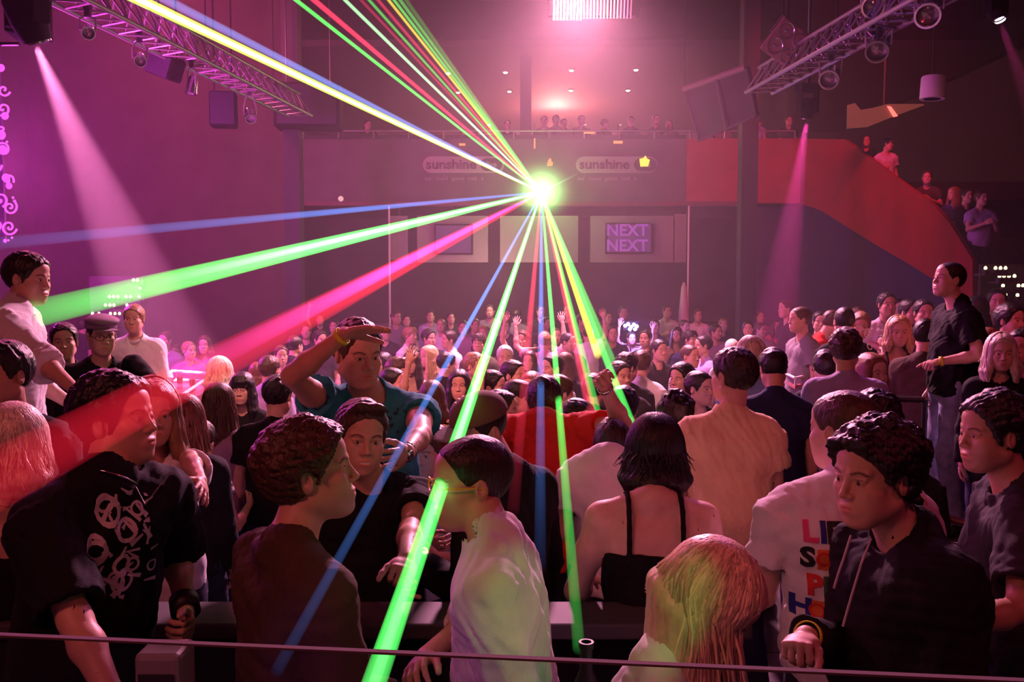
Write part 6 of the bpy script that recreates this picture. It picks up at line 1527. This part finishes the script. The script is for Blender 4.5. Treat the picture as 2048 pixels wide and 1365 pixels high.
for a in (
    # x, top of head, facing, template, hair, hair colour, top, colour, label, group
    (821, 655, 60, 'm_down', 'fringe', L_, 'tee', 'cloth_white', 'person in white t shirt with light fringe, looking right beside the reaching hand', G1),
    (858, 660, 5, 'm_turn', 'tousled', B, 'shirt', 'cloth_charcoal', 'person with wild black hair behind the strawberry blonde', G1),
    (897, 662, -60, 'm_down', 'short', D, 'shirt', 'cloth_white', 'person in large white shirt turned left, above the black cap of hair', G1),
    (823, 702, -8, 'f_down', 'long', D, 'tank', 'cloth_black', 'dark haired person in black vest left of the strawberry blonde', G1),
    (856, 692, -15, 'f_turn', 'long', Bl, 'tank', 'cloth_brown', 'strawberry blonde person in dark vest looking left', G1),
    (764, 706, -30, 'f_down', 'bob', B, 'tee', 'cloth_black', 'black haired person peeping out beside the teal shirt face', G1),
    (797, 716, 70, 'm_down', 'fringe', W, 'tee', 'cloth_charcoal', 'brown haired person in right profile above the receding dark hair', G1),
    (787, 736, 75, 'm_down', 'crop', B, 'shirt', 'cloth_navy', 'person with receding black hair in right profile near the teal shirt', G1),
    (894, 706, 160, 'm_back', 'short', B, 'tee', 'cloth_black', 'back of a black haired person under the large white shirt', G1, None, 9.3),
    (918, 741, 0, 'f_down', 'long', B, 'tank', 'cloth_black', 'smiling person with long black hair left of the bright green beam', G1),
    (864, 762, 165, 'f_wave', 'bob', W, 'tank', 'cloth_pink', 'person in pink vest with both arms raised and silver bracelets', G1),
    (813, 630, 15, 'm_down', 'short', B, 'tee', 'cloth_charcoal', 'dark haired person right of the left pale pole', G1),
    (792, 622, 0, 'm_turn', 'short', W, 'tee', 'cloth_grey', 'hazy person directly beneath the left pale pole', G1, None, 17.6),
    (861, 621, 5, 'm_down', 'short', D, 'shirt', 'cloth_lilac', 'person in lilac shirt standing clear in the rear rows left', G1),
    (882, 638, -5, 'm_down', 'crop', L_, 'tee', 'cloth_white', 'fair cropped person just right of the lilac shirt', G1),
    (926, 642, -40, 'm_turn', 'short', W, 'tee', 'cloth_mauve', 'brown haired person where the blue beam meets the crowd', G1),
    (950, 638, 25, 'm_down', 'short', W, 'tee', 'cloth_grey', 'person in grey t shirt between the blue and green beams', G1),
    (957, 668, -5, 'm_down', 'fringe', D, 'tee', 'cloth_olive', 'person with dark fringe left of the green beam crossing', G1),
    (950, 706, 15, 'm_turn', 'short', L_, 'tee', 'cloth_olive', 'fair person lit green at the left edge of the bright beam', G1),
    (968, 652, 10, 'f_turn', 'bob', L_, 'tee', 'cloth_black', 'pale face with a fair bob touching the bright green beam', G1),
    (980, 598, -5, 'm_down', 'short', D, 'shirt', 'cloth_grey', 'person in grey jacket standing tallest in the far left centre', G4),
    (1010, 692, 4, 'm_down', 'short', 'hair_grey', 'shirt', 'cloth_charcoal', 'white haired person right of the bright green beam', G2),
    (1045, 662, -8, 'm_wave', 'tousled', W, 'tee', 'cloth_black', 'bearded person waving an open hand above the head', G2),
    (1034, 620, 175, 'm_down', 'short', D, 'tee', 'cloth_grey', 'grey backed person behind the waving hand', G2),
    (1058, 702, -12, 'f_down', 'bob', D, 'tee', 'cloth_black', 'person with dark chin length hair under the red beam', G2, None, 10.3),
    (1028, 722, 55, 'm_down', 'short', B, 'tee', 'cloth_grey', 'dark haired person in right profile below the white haired one', G2),
    (1062, 745, 20, 'f_turn', 'bob', 'hair_red', 'tee', 'cloth_brown', 'reddish haired person just above the red shirt back', G2),
    (1082, 606, 10, 'm_down', 'short', D, 'tee', 'cloth_charcoal', 'hazy tall person between red and blue beams at the bar', G4),
    (1093, 634, -10, 'm_turn', 'short', B, 'tee', 'cloth_charcoal', 'dark haired person right of the blue beam, rear row', G2),
    (1089, 664, 170, 'm_both', 'tousled' if False else 'short', L_, 'tee', 'cloth_pink', 'fair person with arms raised, seen from behind on the blue beam', G2),
    (1112, 656, 10, 'm_down', 'crop', W, 'tee', 'cloth_mauve', 'person just right of the inner green beam', G2),
    (1137, 666, 10, 'm_turn', 'crop', B, 'tee', 'cloth_black', 'person in black t shirt on the lower red beam, face lit pink', G2),
    (1134, 608, 0, 'm_down', 'short', D, 'tee', 'cloth_black', 'hazy person at the bar where red and green beams cross', G4),
    (1131, 706, 175, 'f_turn', 'bob', W, 'tee', 'cloth_black', 'person with curly brown hair from behind right of the green beam', G2),
    (1104, 710, -55, 'm_down', 'short', D, 'shirt', 'cloth_lightgrey', 'person in checked grey shirt left of the curly brown hair', G2),
    (1176, 652, 170, 'm_both', 'crop', W, 'tee', 'cloth_white', 'person in white t shirt from behind clasping hands overhead', G3),
    (1216, 624, 25, 'm_down', 'crop', W, 'tee', 'cloth_olive', 'cropped person looking right past the green fan', G3),
    (1226, 652, 0, 'm_down', 'crop', D, 'shirt', 'cloth_navy', 'person in navy jacket over pale shirt left of the violet lights', G3),
    (1247, 612, 5, 'm_down', 'short', D, 'tee', 'cloth_navy', 'hazy person above the violet lights', G4, None, 18.0),
    (1263, 664, 0, 'm_both', 'short', D, 'tee', 'cloth_lightgrey', 'person with hidden face holding up the violet lights', G3, None, 15.3),
    (1291, 660, -28, 'm_down', 'short', D, 'tee', 'cloth_black', 'person in black t shirt looking left, right of the violet lights', G3),
    (1240, 724, -10, 'm_turn', 'short', D, 'tee', 'cloth_charcoal', 'person behind the raised forearm with a glint by the cheek', G3),
    (1255, 708, 165, 'm_back', 'tousled', B, 'tee', 'cloth_black', 'tangled black hair from behind right of the raised fist', G3),
    (1284, 702, 160, 'm_down', 'fringe', W, 'tee', 'cloth_white', 'person in white t shirt with brown hair turned away, right of the fist', G3),
    (1334, 600, 4, 'm_clap', 'short', W, 'tee', 'cloth_white', 'person in bright white t shirt clapping in front of the pale drape', G4),
    (1369, 640, -5, 'm_turn', 'crop', W, 'tee', 'cloth_mauve', 'person with cropped hair under the clapping white t shirt', G3),
    (1396, 619, 2, 'm_down', 'short', W, 'shirt', 'cloth_white', 'person in pale open shirt right of the clapping one', G4),
    (1354, 655, 20, 'f_turn', 'long', B, 'tank', 'cloth_black', 'person with long black hair left of the dark fringe', G3),
    (1381, 662, -6, 'm_turn', 'fringe', B, 'tee', 'cloth_navy', 'person with heavy black fringe above the cropped plaid shirt', G3),
    (1381, 690, 40, 'm_down', 'crop', W, 'shirt', 'plaid_fine', 'cropped person in black and white checked shirt', G3),
    (1363, 728, -50, 'm_down', 'tousled', B, 'tee', 'cloth_black', 'person with thick black hair in left profile below the checked shirt', G3),
    (1400, 744, 0, 'm_turn', 'short', D, 'tee', 'cloth_charcoal', 'dim face tucked beside the cream shirt head', G3),
    (1406, 672, -80, 'm_down', 'short', B, 'tee', 'cloth_lilac', 'person in lilac t shirt in left profile left of the cream shirt', G3),
    (1432, 649, -5, 'm_turn', 'short', D, 'shirt', 'cloth_mauve', 'person in mauve shirt behind the lilac one', G3),
    (1447, 637, 15, 'm_down', 'crop', L_, 'tee', 'cloth_navy', 'cropped fair person right of the mauve shirt', G3),
    (1464, 678, 170, 'm_down', 'crop', 'hair_pale', 'tee', 'cloth_lightgrey', 'pale shaved crown just over the cream shirt head', G3),
    (1496, 658, -15, 'm_down', 'short', D, 'tee', 'cloth_black', 'hazy face above the bright blonde beside the cream shirt', G3, None, 12.5),
    (1521, 622, 5, 'm_down', 'short', W, 'tee', 'cloth_mauve', 'hazy person at the foot of the right column', G3),
    (1522, 646, -8, 'm_turn', 'crop', W, 'shirt', 'cloth_mauve', 'face below the one at the foot of the right column', G3),
    (1552, 640, 10, 'f_down', 'long', D, 'tee', 'cloth_pink', 'person with hanging dark hair and pink top right of the column', G3),
    (1319, 680, 25, 'm_down', 'short', B, 'tee', 'cloth_black', 'dark low face between the black t shirt and the long black hair', G3),
    (1003, 782, 82, 'm_down', 'short', D, 'tee', 'cloth_charcoal', 'person in right profile with swept back hair beside the red sleeve', G2),
    (1040, 760, 80, 'm_down', 'crop', B, 'tee', 'cloth_black', 'person in right profile above the red shirt collar', G2),
    (1156, 800, 175, 'm_back', 'short', B, 'shirt', 'cloth_grey', 'person in grey hooded top from behind under the red sleeve', G2),
    (1248, 776, 160, 'm_down', 'tousled', B, 'shirt', 'plaid_fine', 'person in checked shirt from behind, right of the raised elbow', G3),
    (1190, 748, 150, 'm_down', 'short', D, 'tee', 'cloth_black', 'dark head behind the raised wrist', G2, None, 7.0),
    (985, 742, 30, 'm_turn', 'short', B, 'tee', 'cloth_black', 'dark head left of the profile with swept back hair', G2),
    (935, 800, 30, 'm_down', 'short', D, 'tee', 'cloth_charcoal', 'dark person behind the brown cap', G2),
    (1120, 752, 160, 'm_back', 'short', W, 'tee', 'cloth_lightgrey', 'brown head from behind over the red shoulder', G2),
    (735, 640, 10, 'm_down', 'short', D, 'tee', 'cloth_charcoal', 'hazy person behind the reaching hand', G1),
    (770, 650, -10, 'm_turn', 'short', W, 'tee', 'cloth_charcoal', 'person in shadow between the reaching hand and the pale pole', G1),
    (902, 625, 10, 'm_down', 'short', D, 'tee', 'cloth_charcoal', 'hazy person in the rear row left of the blue beam', G1),
    (1012, 640, -10, 'm_down', 'short', W, 'tee', 'cloth_charcoal', 'hazy person touching the right side of the bright green beam', G2),
    (1165, 628, 8, 'm_turn', 'short', D, 'tee', 'cloth_charcoal', 'hazy rear person between the yellow beam and the clasped hands', G3, None, 17.2),
    (1310, 640, -5, 'm_down', 'short', D, 'tee', 'cloth_charcoal', 'dark rear person left of the clapping one', G3),
    (640, 628, 20, 'm_wave', 'short', D, 'tee', 'cloth_black', 'hazy person lifting a pale cup by the left column', G6),
    (562, 692, 25, 'm_down', 'short', W, 'tee', 'cloth_mauve', 'hazy person left of the reaching forearm', G6, None, 10.6),
    (540, 712, 160, 'm_down', 'short', W, 'tee', 'cloth_lilac', 'person in lilac top with white collar from behind, left of the forearm', G6),
    (516, 725, 170, 'f_down', 'long', 'hair_red', 'tee', 'cloth_mauve', 'long reddish hair from behind above the broad black t shirt', G6, None, 9.3),
    (378, 684, 10, 'm_turn', 'short', L_, 'tee', 'cloth_mauve', 'hazy fair person above the pink lit table', G6, None, 11.6),
    (352, 690, 5, 'm_down', 'short', W, 'tee', 'cloth_mauve', 'hazy person left of the fair one above the pink lit table', G6, None, 12.8),
    (330, 664, -10, 'm_down', 'short', W, 'tee', 'cloth_grey', 'hazy person right of the bright white shirt', G6, None, 12.4),
    (408, 672, 10, 'f_down', 'bob', W, 'tee', 'cloth_mauve', 'hazy person in the pink glow above the table end', G6, None, 12.0),
    (612, 648, 10, 'm_down', 'short', D, 'tee', 'cloth_charcoal', 'hazy person under the red beam beside the column', G6),
    (590, 672, 150, 'm_down', 'short', D, 'tee', 'cloth_charcoal', 'dim person from behind over the raised elbow', G6),
    (640, 662, 0, 'm_turn', 'tousled', D, 'tee', 'cloth_charcoal', 'dim person between the elbow and the yellow wristband', G6),
    (668, 640, 0, 'm_down', 'short', D, 'tee', 'cloth_charcoal', 'dim rear person above the yellow wristband', G6),
    (165, 640, 160, 'm_down', 'short', D, 'tee', 'cloth_charcoal', 'dim head behind the flat cap', G6),
    (100, 690, 150, 'm_down', 'short', D, 'tee', 'cloth_charcoal', 'dim figure just right of the rolled sleeve', G6),
): crowd(*a[:10], *(a[10:] if len(a) > 10 else ()))
for a in (
    (1820, 600, 20, 'm_down', 'short', B, 'tee', 'cloth_brown', 'dark haired person right of the tall white t shirt', G5, None, 9.4),
    (1848, 600, -5, 'm_down', 'short', B, 'tee', 'cloth_charcoal', 'squinting face left of the podium dancer', G5, None, 8.8),
    (1716, 614, 5, 'm_down', 'crop', W, 'tee', 'cloth_black', 'dim face left of the tall white t shirt', G5, None, 10.6),
    (1690, 622, 20, 'm_turn', 'short', D, 'tee', 'cloth_black', 'person in dark top whose forehead catches red light', G5, None, 9.6),
    (1640, 624, -10, 'm_down', 'short', B, 'tee', 'cloth_black', 'dim person behind the bending red t shirt', G5, None, 10.4),
    (1572, 600, -80, 'm_down', 'crop', W, 'tee', 'cloth_charcoal', 'dim person at the edge of the magenta beam', G5, None, 12.5),
    (1800, 598, -10, 'm_down', 'crop', B, 'tee', 'cloth_black', 'dim rear person between two taller faces', G5, None, 11.2),
    (1950, 588, -40, 'f_turn', 'bob', B, 'tee', 'cloth_black', 'dark haired person behind the back of the podium dancer', G5, None, 8.7),
    (1995, 570, -20, 'm_down', 'short', B, 'tee', 'cloth_charcoal', 'dim tall person under the right tea lights', G5, None, 9.8),
    (2022, 610, -20, 'm_turn', 'tousled', B, 'tee', 'cloth_mauve', 'dim person above the pale blonde at the right edge', G5, None, 7.2),
    (2042, 660, -40, 'f_down', 'bob', B, 'tee', 'cloth_pink', 'person cut off by the right edge beside the pale blonde', G5, None, 6.4),
    (1652, 700, 160, 'm_down', 'short', D, 'tee', 'cloth_black', 'dark head left of the purple sweater', G5, None, 5.9),
    (1745, 700, 20, 'f_down', 'long', 'hair_red', 'tee', 'cloth_brown', 'person with long auburn hair right of the purple sweater', G5, None, 6.3),
    (1480, 812, 175, 'm_down', 'short', B, 'tee', 'cloth_black', 'dark figure in front of the cream shirt', G5, None, 4.4) if False else (1770, 700, -60, 'm_down', 'short', D, 'tee', 'cloth_black', 'dim face tucked behind the blonde in black', G5, None, 9.2),
): crowd(a[0], a[1], a[2], a[3], a[4], a[5], a[6], a[7], a[8], a[9], a[10], a[11])
# balcony people behind the rail, feet on the balcony deck
for x, y, tk, hm, tp, tm, Y, fa, lb in (
    (1088, 232, 'm_down', D, 'tee', 'cloth_black', 21.5, 0, 'person on the balcony just above the laser'), (1112, 205, 'm_down', B, 'tee', 'cloth_black', 22.2, 180, 'tall dark figure on the balcony right of the laser'),
    (1128, 238, 'm_turn', D, 'tee', 'cloth_charcoal', 21.0, -30, 'short figure leaning beside the tall dark one'), (1163, 231, 'm_down', D, 'tee', 'cloth_black', 21.1, 20, 'balcony figure over the right club sign start'),
    (1210, 238, 'm_turn', W, 'shirt', 'cloth_charcoal', 21.0, 40, 'balcony figure between the tiny lamps'), (1262, 233, 'm_down', B, 'tee', 'cloth_charcoal', 20.9, 0, 'broad shouldered balcony figure above the yellow crown'),
    (1312, 229, 'm_turn', D, 'shirt', 'cloth_brown', 21.0, -40, 'balcony figure looking down at the right of the sign'), (1340, 240, 'f_down', D, 'tee', 'cloth_black', 21.1, -20, 'balcony figure before the slanted screen'),
    (1415, 238, 'm_down', D, 'shirt', 'cloth_mauve', 21.0, 10, 'balcony figure under the slanted screen, left'), (1448, 236, 'm_turn', D, 'tee', 'cloth_mauve', 21.0, 20, 'balcony figure under the slanted screen, right'),
    (1519, 232, 'm_turn', D, 'tee', 'cloth_lilac', 20.8, 120, 'person in pale lilac top leaning right of the right column'), (1578, 232, 'm_down', D, 'tee', 'cloth_charcoal', 20.9, 0, 'balcony figure beside the magenta beam source'),
    (735, 243, 'm_turn', D, 'tee', 'cloth_charcoal', 21.0, 0, 'balcony figure at the far left above the thick beam'), (1015, 240, 'm_down', D, 'tee', 'cloth_charcoal', 21.0, 10, 'balcony figure inside the laser fan')):
    t = TPL[tk]; p = at(x, y, Y); s = min(max((p[2] - 4.4) / t['top'], .86), 1.05)
    b = inst(tk, 'short' if not t['fem'] else 'bob', hm, tp, tm, p[0], Y, 4.4, s, fa, lb, 'people watching from the balcony')
# people on the stairs
for x, y, fa, tk, hm, tp, tm, lb in (
    (1712, 270, -20, 'f_down', D, 'tee', 'cloth_black', 'person at the head of the stairs in a dark top'), (1753, 276, 10, 'm_turn', D, 'tee', 'cloth_white', 'person on the stairs in white t shirt with dark print'),
    (1830, 342, -30, 'm_clap', W, 'tee', 'cloth_brown', 'person halfway down the stairs with hands together'), (1882, 374, -40, 'f_turn', L_, 'tee', 'cloth_blue', 'person on the stairs in blue with bare forearm'),
    (1908, 378, 10, 'm_down', D, 'tee', 'cloth_charcoal', 'person on the stairs behind the pale lilac t shirt'), (1936, 382, 4, 'm_clap', W, 'tee', 'cloth_lilac', 'person lowest on the stairs in pale lilac t shirt')):
    Y = SY(x) + .35; t = TPL[tk]; p = at(x, y, Y); f = p[2] - t['top'] * .98
    b = inst(tk, 'short' if not t['fem'] else 'long', hm, tp, tm, p[0] + .22, Y, f, .98, fa, lb, 'people on the stairs')
    mbx = MB().box((p[0] + .56, Y, f - .09), (.86, .7, .18)).build('stair_step', m_dark); mbx['kind'] = 'structure'
# ------------------------------------------------------------------ laser beams: light drawn in the haze
def beam_mat(name, col, E):
    """E: strengths per metre at equally spaced stops along the beam"""
    m = bpy.data.materials.new(name); m.use_nodes = True; nt = m.node_tree; nt.nodes.clear(); N = nt.nodes.new
    o = N('ShaderNodeOutputMaterial'); e = N('ShaderNodeEmission'); e.inputs[0].default_value = (*col, 1)
    if max(E) / max(min(E), 1e-6) < 1.02: e.inputs[1].default_value = E[0]
    else:
        tc = N('ShaderNodeTexCoord'); sp = N('ShaderNodeSeparateXYZ'); nt.links.new(tc.outputs['Object'], sp.inputs[0])
        cv = N('ShaderNodeFloatCurve'); nt.links.new(sp.outputs[2], cv.inputs['Value']); c = cv.mapping.curves[0]; mxE = max(E)
        while len(c.points) < len(E): c.points.new(.5, .5)
        for i, v in enumerate(E): c.points[i].location = (i / (len(E) - 1), v / mxE); c.points[i].handle_type = 'VECTOR'
        cv.mapping.update()
        mu = N('ShaderNodeMath'); mu.operation = 'MULTIPLY'; mu.inputs[1].default_value = mxE; nt.links.new(cv.outputs[0], mu.inputs[0]); nt.links.new(mu.outputs[0], e.inputs[1])
    nt.links.new(e.outputs[0], o.inputs['Volume'])
    return m
def beam(label, col, px, py, Y, r0, r1, I, group='laser beams fanning from the balcony', start=0., off=(0, 0), core=None):
    A = LASER.copy(); Bp = at(px, py, Y); D = Bp - A; L = np.linalg.norm(D); u = D / L
    A = A + D * start; D = Bp - A; L = np.linalg.norm(D)
    r0 = r0 + (r1 - r0) * start
    n = 7; E = []
    for i in range(n):
        # brightness is asked for evenly along the picture of the beam, so space the stops along its real length
        t = i / (n - 1); p = A + D * t; vd = nrm(p - V(0, 0, CAMZ)); sn = math.sqrt(max(1 - float(vd @ u) ** 2, 1e-4)); r = r0 + (r1 - r0) * t
        z0 = A[1]; z1 = Bp[1]; s = t / (t + (1 - t) * z1 / z0) if False else (t * z1 and t * z1 / (z0 * (1 - t) + z1 * t)) if False else t
        # image fraction for real fraction t
        y = z0 + (z1 - z0) * t; im = (1 / y - 1 / z0) / (1 / z1 - 1 / z0)
        E.append(np.interp(im, np.linspace(0, 1, len(I)), I) * sn / (2 * r))
    m = beam_mat('laser_light', col, E)
    mb = MB(); N = 16; P = []
    for t, r in ((0, r0), (1, r1)): P += [(math.cos(2 * math.pi * k / N) * r, math.sin(2 * math.pi * k / N) * r, t) for k in range(N)]
    F = [(k, (k + 1) % N, N + (k + 1) % N, N + k) for k in range(N)] + [tuple(range(N))[::-1], tuple(range(N, 2 * N))]
    me = bpy.data.meshes.new('laser_beam'); me.from_pydata(P, [], F); me.update(); me.materials.append(m)
    o = bpy.data.objects.new('laser_beam', me); COL.objects.link(o); o.location = A; o.scale = (1, 1, L); o.rotation_euler = Vector(u).to_track_quat('Z', 'Y').to_euler()
    o.visible_shadow = False
    tag(o, label, 'laser beam', group); return o
G_, GW, R_, MG, B_, YG, YL = (.10, 1, .14), (.45, 1, .50), (1, .05, .12), (1, .06, .55), (.12, .30, 1), (.62, 1, .10), (1, .85, .06)
UP = 'laser beams fanning up from the projector'; DN = 'laser beams fanning down over the dancers'; LF = 'laser beams running to the left wall'
beam('thick yellow green laser beam rising to the upper left', YG, 150, -62, 4.6, .024, .033, (2.4, 2.4, 1.8), UP)
beam('white core inside the thick yellow green beam', (.8, 1, .8), 150, -62, 4.6, .012, .016, (2.2, 2.0, 1.4), UP)
beam('blue edge beam lying along the thick yellow green beam', (.20, .35, 1), 212, -62, 4.6, .012, .028, (.9, .8, .5), UP)
for lb, c, x, w, I in (('green beam next right of the thick yellow green one', G_, 592, .030, (2.2, 1.2, 1.0)), ('red beam between two green beams', R_, 628, .040, (1.2, 1.1, 1.0)),
                       ('pale green beam right of the red one', GW, 690, .026, (2.2, 1.5, .9)), ('faint red beam beside the pale green one', R_, 722, .022, (.6, .4, .3)),
                       ('thin green beam right of a faint red one', G_, 738, .022, (1.2, .6, .5)), ('thin red beam before the yellow one', R_, 756, .024, (.9, .6, .5)),
                       ('thin yellow beam high in the fan', YL, 777, .022, (1.3, .9, .7)), ('thin green beam right of the yellow one', G_, 788, .022, (1.3, .8, .6)), ('outermost thin green beam on the fan rim', G_, 800, .026, (1.0, .6, .35)),
                       ('faintest green beam at the edge of the fan', G_, 812, .030, (.8, .25, .1))):
    beam(lb, c, 1083 + (x - 1083) * 1.12, 385 - 385 * 1.12, 8.0, .016, w * .72, [i_ * 1.1 for i_ in I], UP)
beam('thin blue laser beam running almost level to the left', B_, -40, 490, 5.5, .020, .042, (.9, .9, .25, .08), LF)
beam('thick green laser beam ending on the white shirt', G_, -30, 652, 3.95, .026, .070, (3.0, 3.4, 2.6, .9, .28), LF)
beam('white core of the thick green beam to the left', (.75, 1, .8), 300, 568, 6.2, .014, .030, (1.4, 1.6, 1.1, .4, 0), LF)
beam('thick red laser beam crossing the dark haired man', (1, .015, .045), -70, 992, 1.45, .024, .054, (1.6, 1.4, 1.0, .62, .26), LF)
beam('magenta core of the thick red beam', (1, .08, .70), 330, 768, 2.9, .014, .040, (1.2, 1.3, 1.2, .3, .0), LF)
beam('blue laser beam falling across the curly haired man', B_, 552, 1345, 1.5, .018, .0115, (1.3, 1.4, .75, .04), DN)
beam('bright green laser beam falling to the bottom rail', G_, 742, 1385, 1.36, .021, .0205, (2.6, 2.4, 1.6, 1.3), DN)
beam('white core of the bright green beam', (.7, 1, .75), 742, 1385, 1.36, .010, .010, (1.8, 1.5, .5, .2), DN)
beam('red laser beam falling left of the red shirt back', R_, 1026, 1025, 2.45, .018, .019, (1.3, .9, .5, .03), DN)
beam('blue laser beam falling straight down the red shirt', B_, 1080, 1135, 2.35, .018, .018, (1.0, .9, .4, .02), DN)
beam('green laser beam falling through the red shirt to the floor', G_, 1158, 1300, 2.1, .018, .016, (2.0, 1.8, 1.0, .12), DN)
beam('red laser beam behind the raised fist', R_, 1188, 850, 4.6, .018, .030, (1.3, 1.1, .9, .6), DN)
beam('green laser beam ending left of the raised arm', G_, 1200, 850, 4.8, .018, .026, (1.6, 1.2, .8, .4), DN)
beam('yellow laser beam ending behind the raised hand', YL, 1196, 712, 8.0, .020, .036, (2.0, 1.7, 1.4), DN)
beam('green laser beam ending right of the raised arm', G_, 1268, 862, 4.3, .018, .024, (2.0, 1.7, 1.3, .8), DN)
beam('faint green laser beam at the right edge of the fan', G_, 1232, 735, 8.0, .018, .030, (1.4, .9, .45), DN)
beam('short yellow green laser beam beside the dark bob haired woman', YG, 1253, 905, 4.0, .022, .022, (.9, .9, .9), DN, start=.955)
beam('faint green ray leaving the projector to the upper right', GW, 1156, 347, 18.6, .02, .02, (1.2, .3, .05), UP)

def flare(label, R, k, col):  # self-lit ball that paints the bloom around the laser aperture
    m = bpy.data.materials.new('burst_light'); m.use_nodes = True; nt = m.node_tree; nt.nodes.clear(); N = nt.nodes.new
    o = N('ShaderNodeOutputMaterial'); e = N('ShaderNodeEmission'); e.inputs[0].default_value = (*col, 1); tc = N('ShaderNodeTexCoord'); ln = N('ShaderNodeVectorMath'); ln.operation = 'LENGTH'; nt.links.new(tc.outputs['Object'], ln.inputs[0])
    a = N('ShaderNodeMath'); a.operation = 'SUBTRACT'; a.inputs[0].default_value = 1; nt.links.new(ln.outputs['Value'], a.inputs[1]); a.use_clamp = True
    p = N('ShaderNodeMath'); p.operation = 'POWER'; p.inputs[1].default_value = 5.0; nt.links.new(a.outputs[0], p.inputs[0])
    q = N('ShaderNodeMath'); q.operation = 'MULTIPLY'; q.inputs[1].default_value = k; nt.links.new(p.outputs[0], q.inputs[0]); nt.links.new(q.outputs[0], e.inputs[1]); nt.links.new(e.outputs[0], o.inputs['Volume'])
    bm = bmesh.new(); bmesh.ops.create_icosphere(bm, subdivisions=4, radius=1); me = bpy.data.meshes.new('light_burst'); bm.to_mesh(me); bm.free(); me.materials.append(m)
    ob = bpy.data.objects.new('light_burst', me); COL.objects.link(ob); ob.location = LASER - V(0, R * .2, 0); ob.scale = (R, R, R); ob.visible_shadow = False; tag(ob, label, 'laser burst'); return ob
flare('green white ball of added laser bloom around the projector', 1.0, 17, (.40, 1, .28))

import gc
TPL.clear()
for _n in [k for k in globals() if k == 'K' or (k[0] == 'K' and k[1:].isdigit())]: globals().pop(_n)
gc.collect()
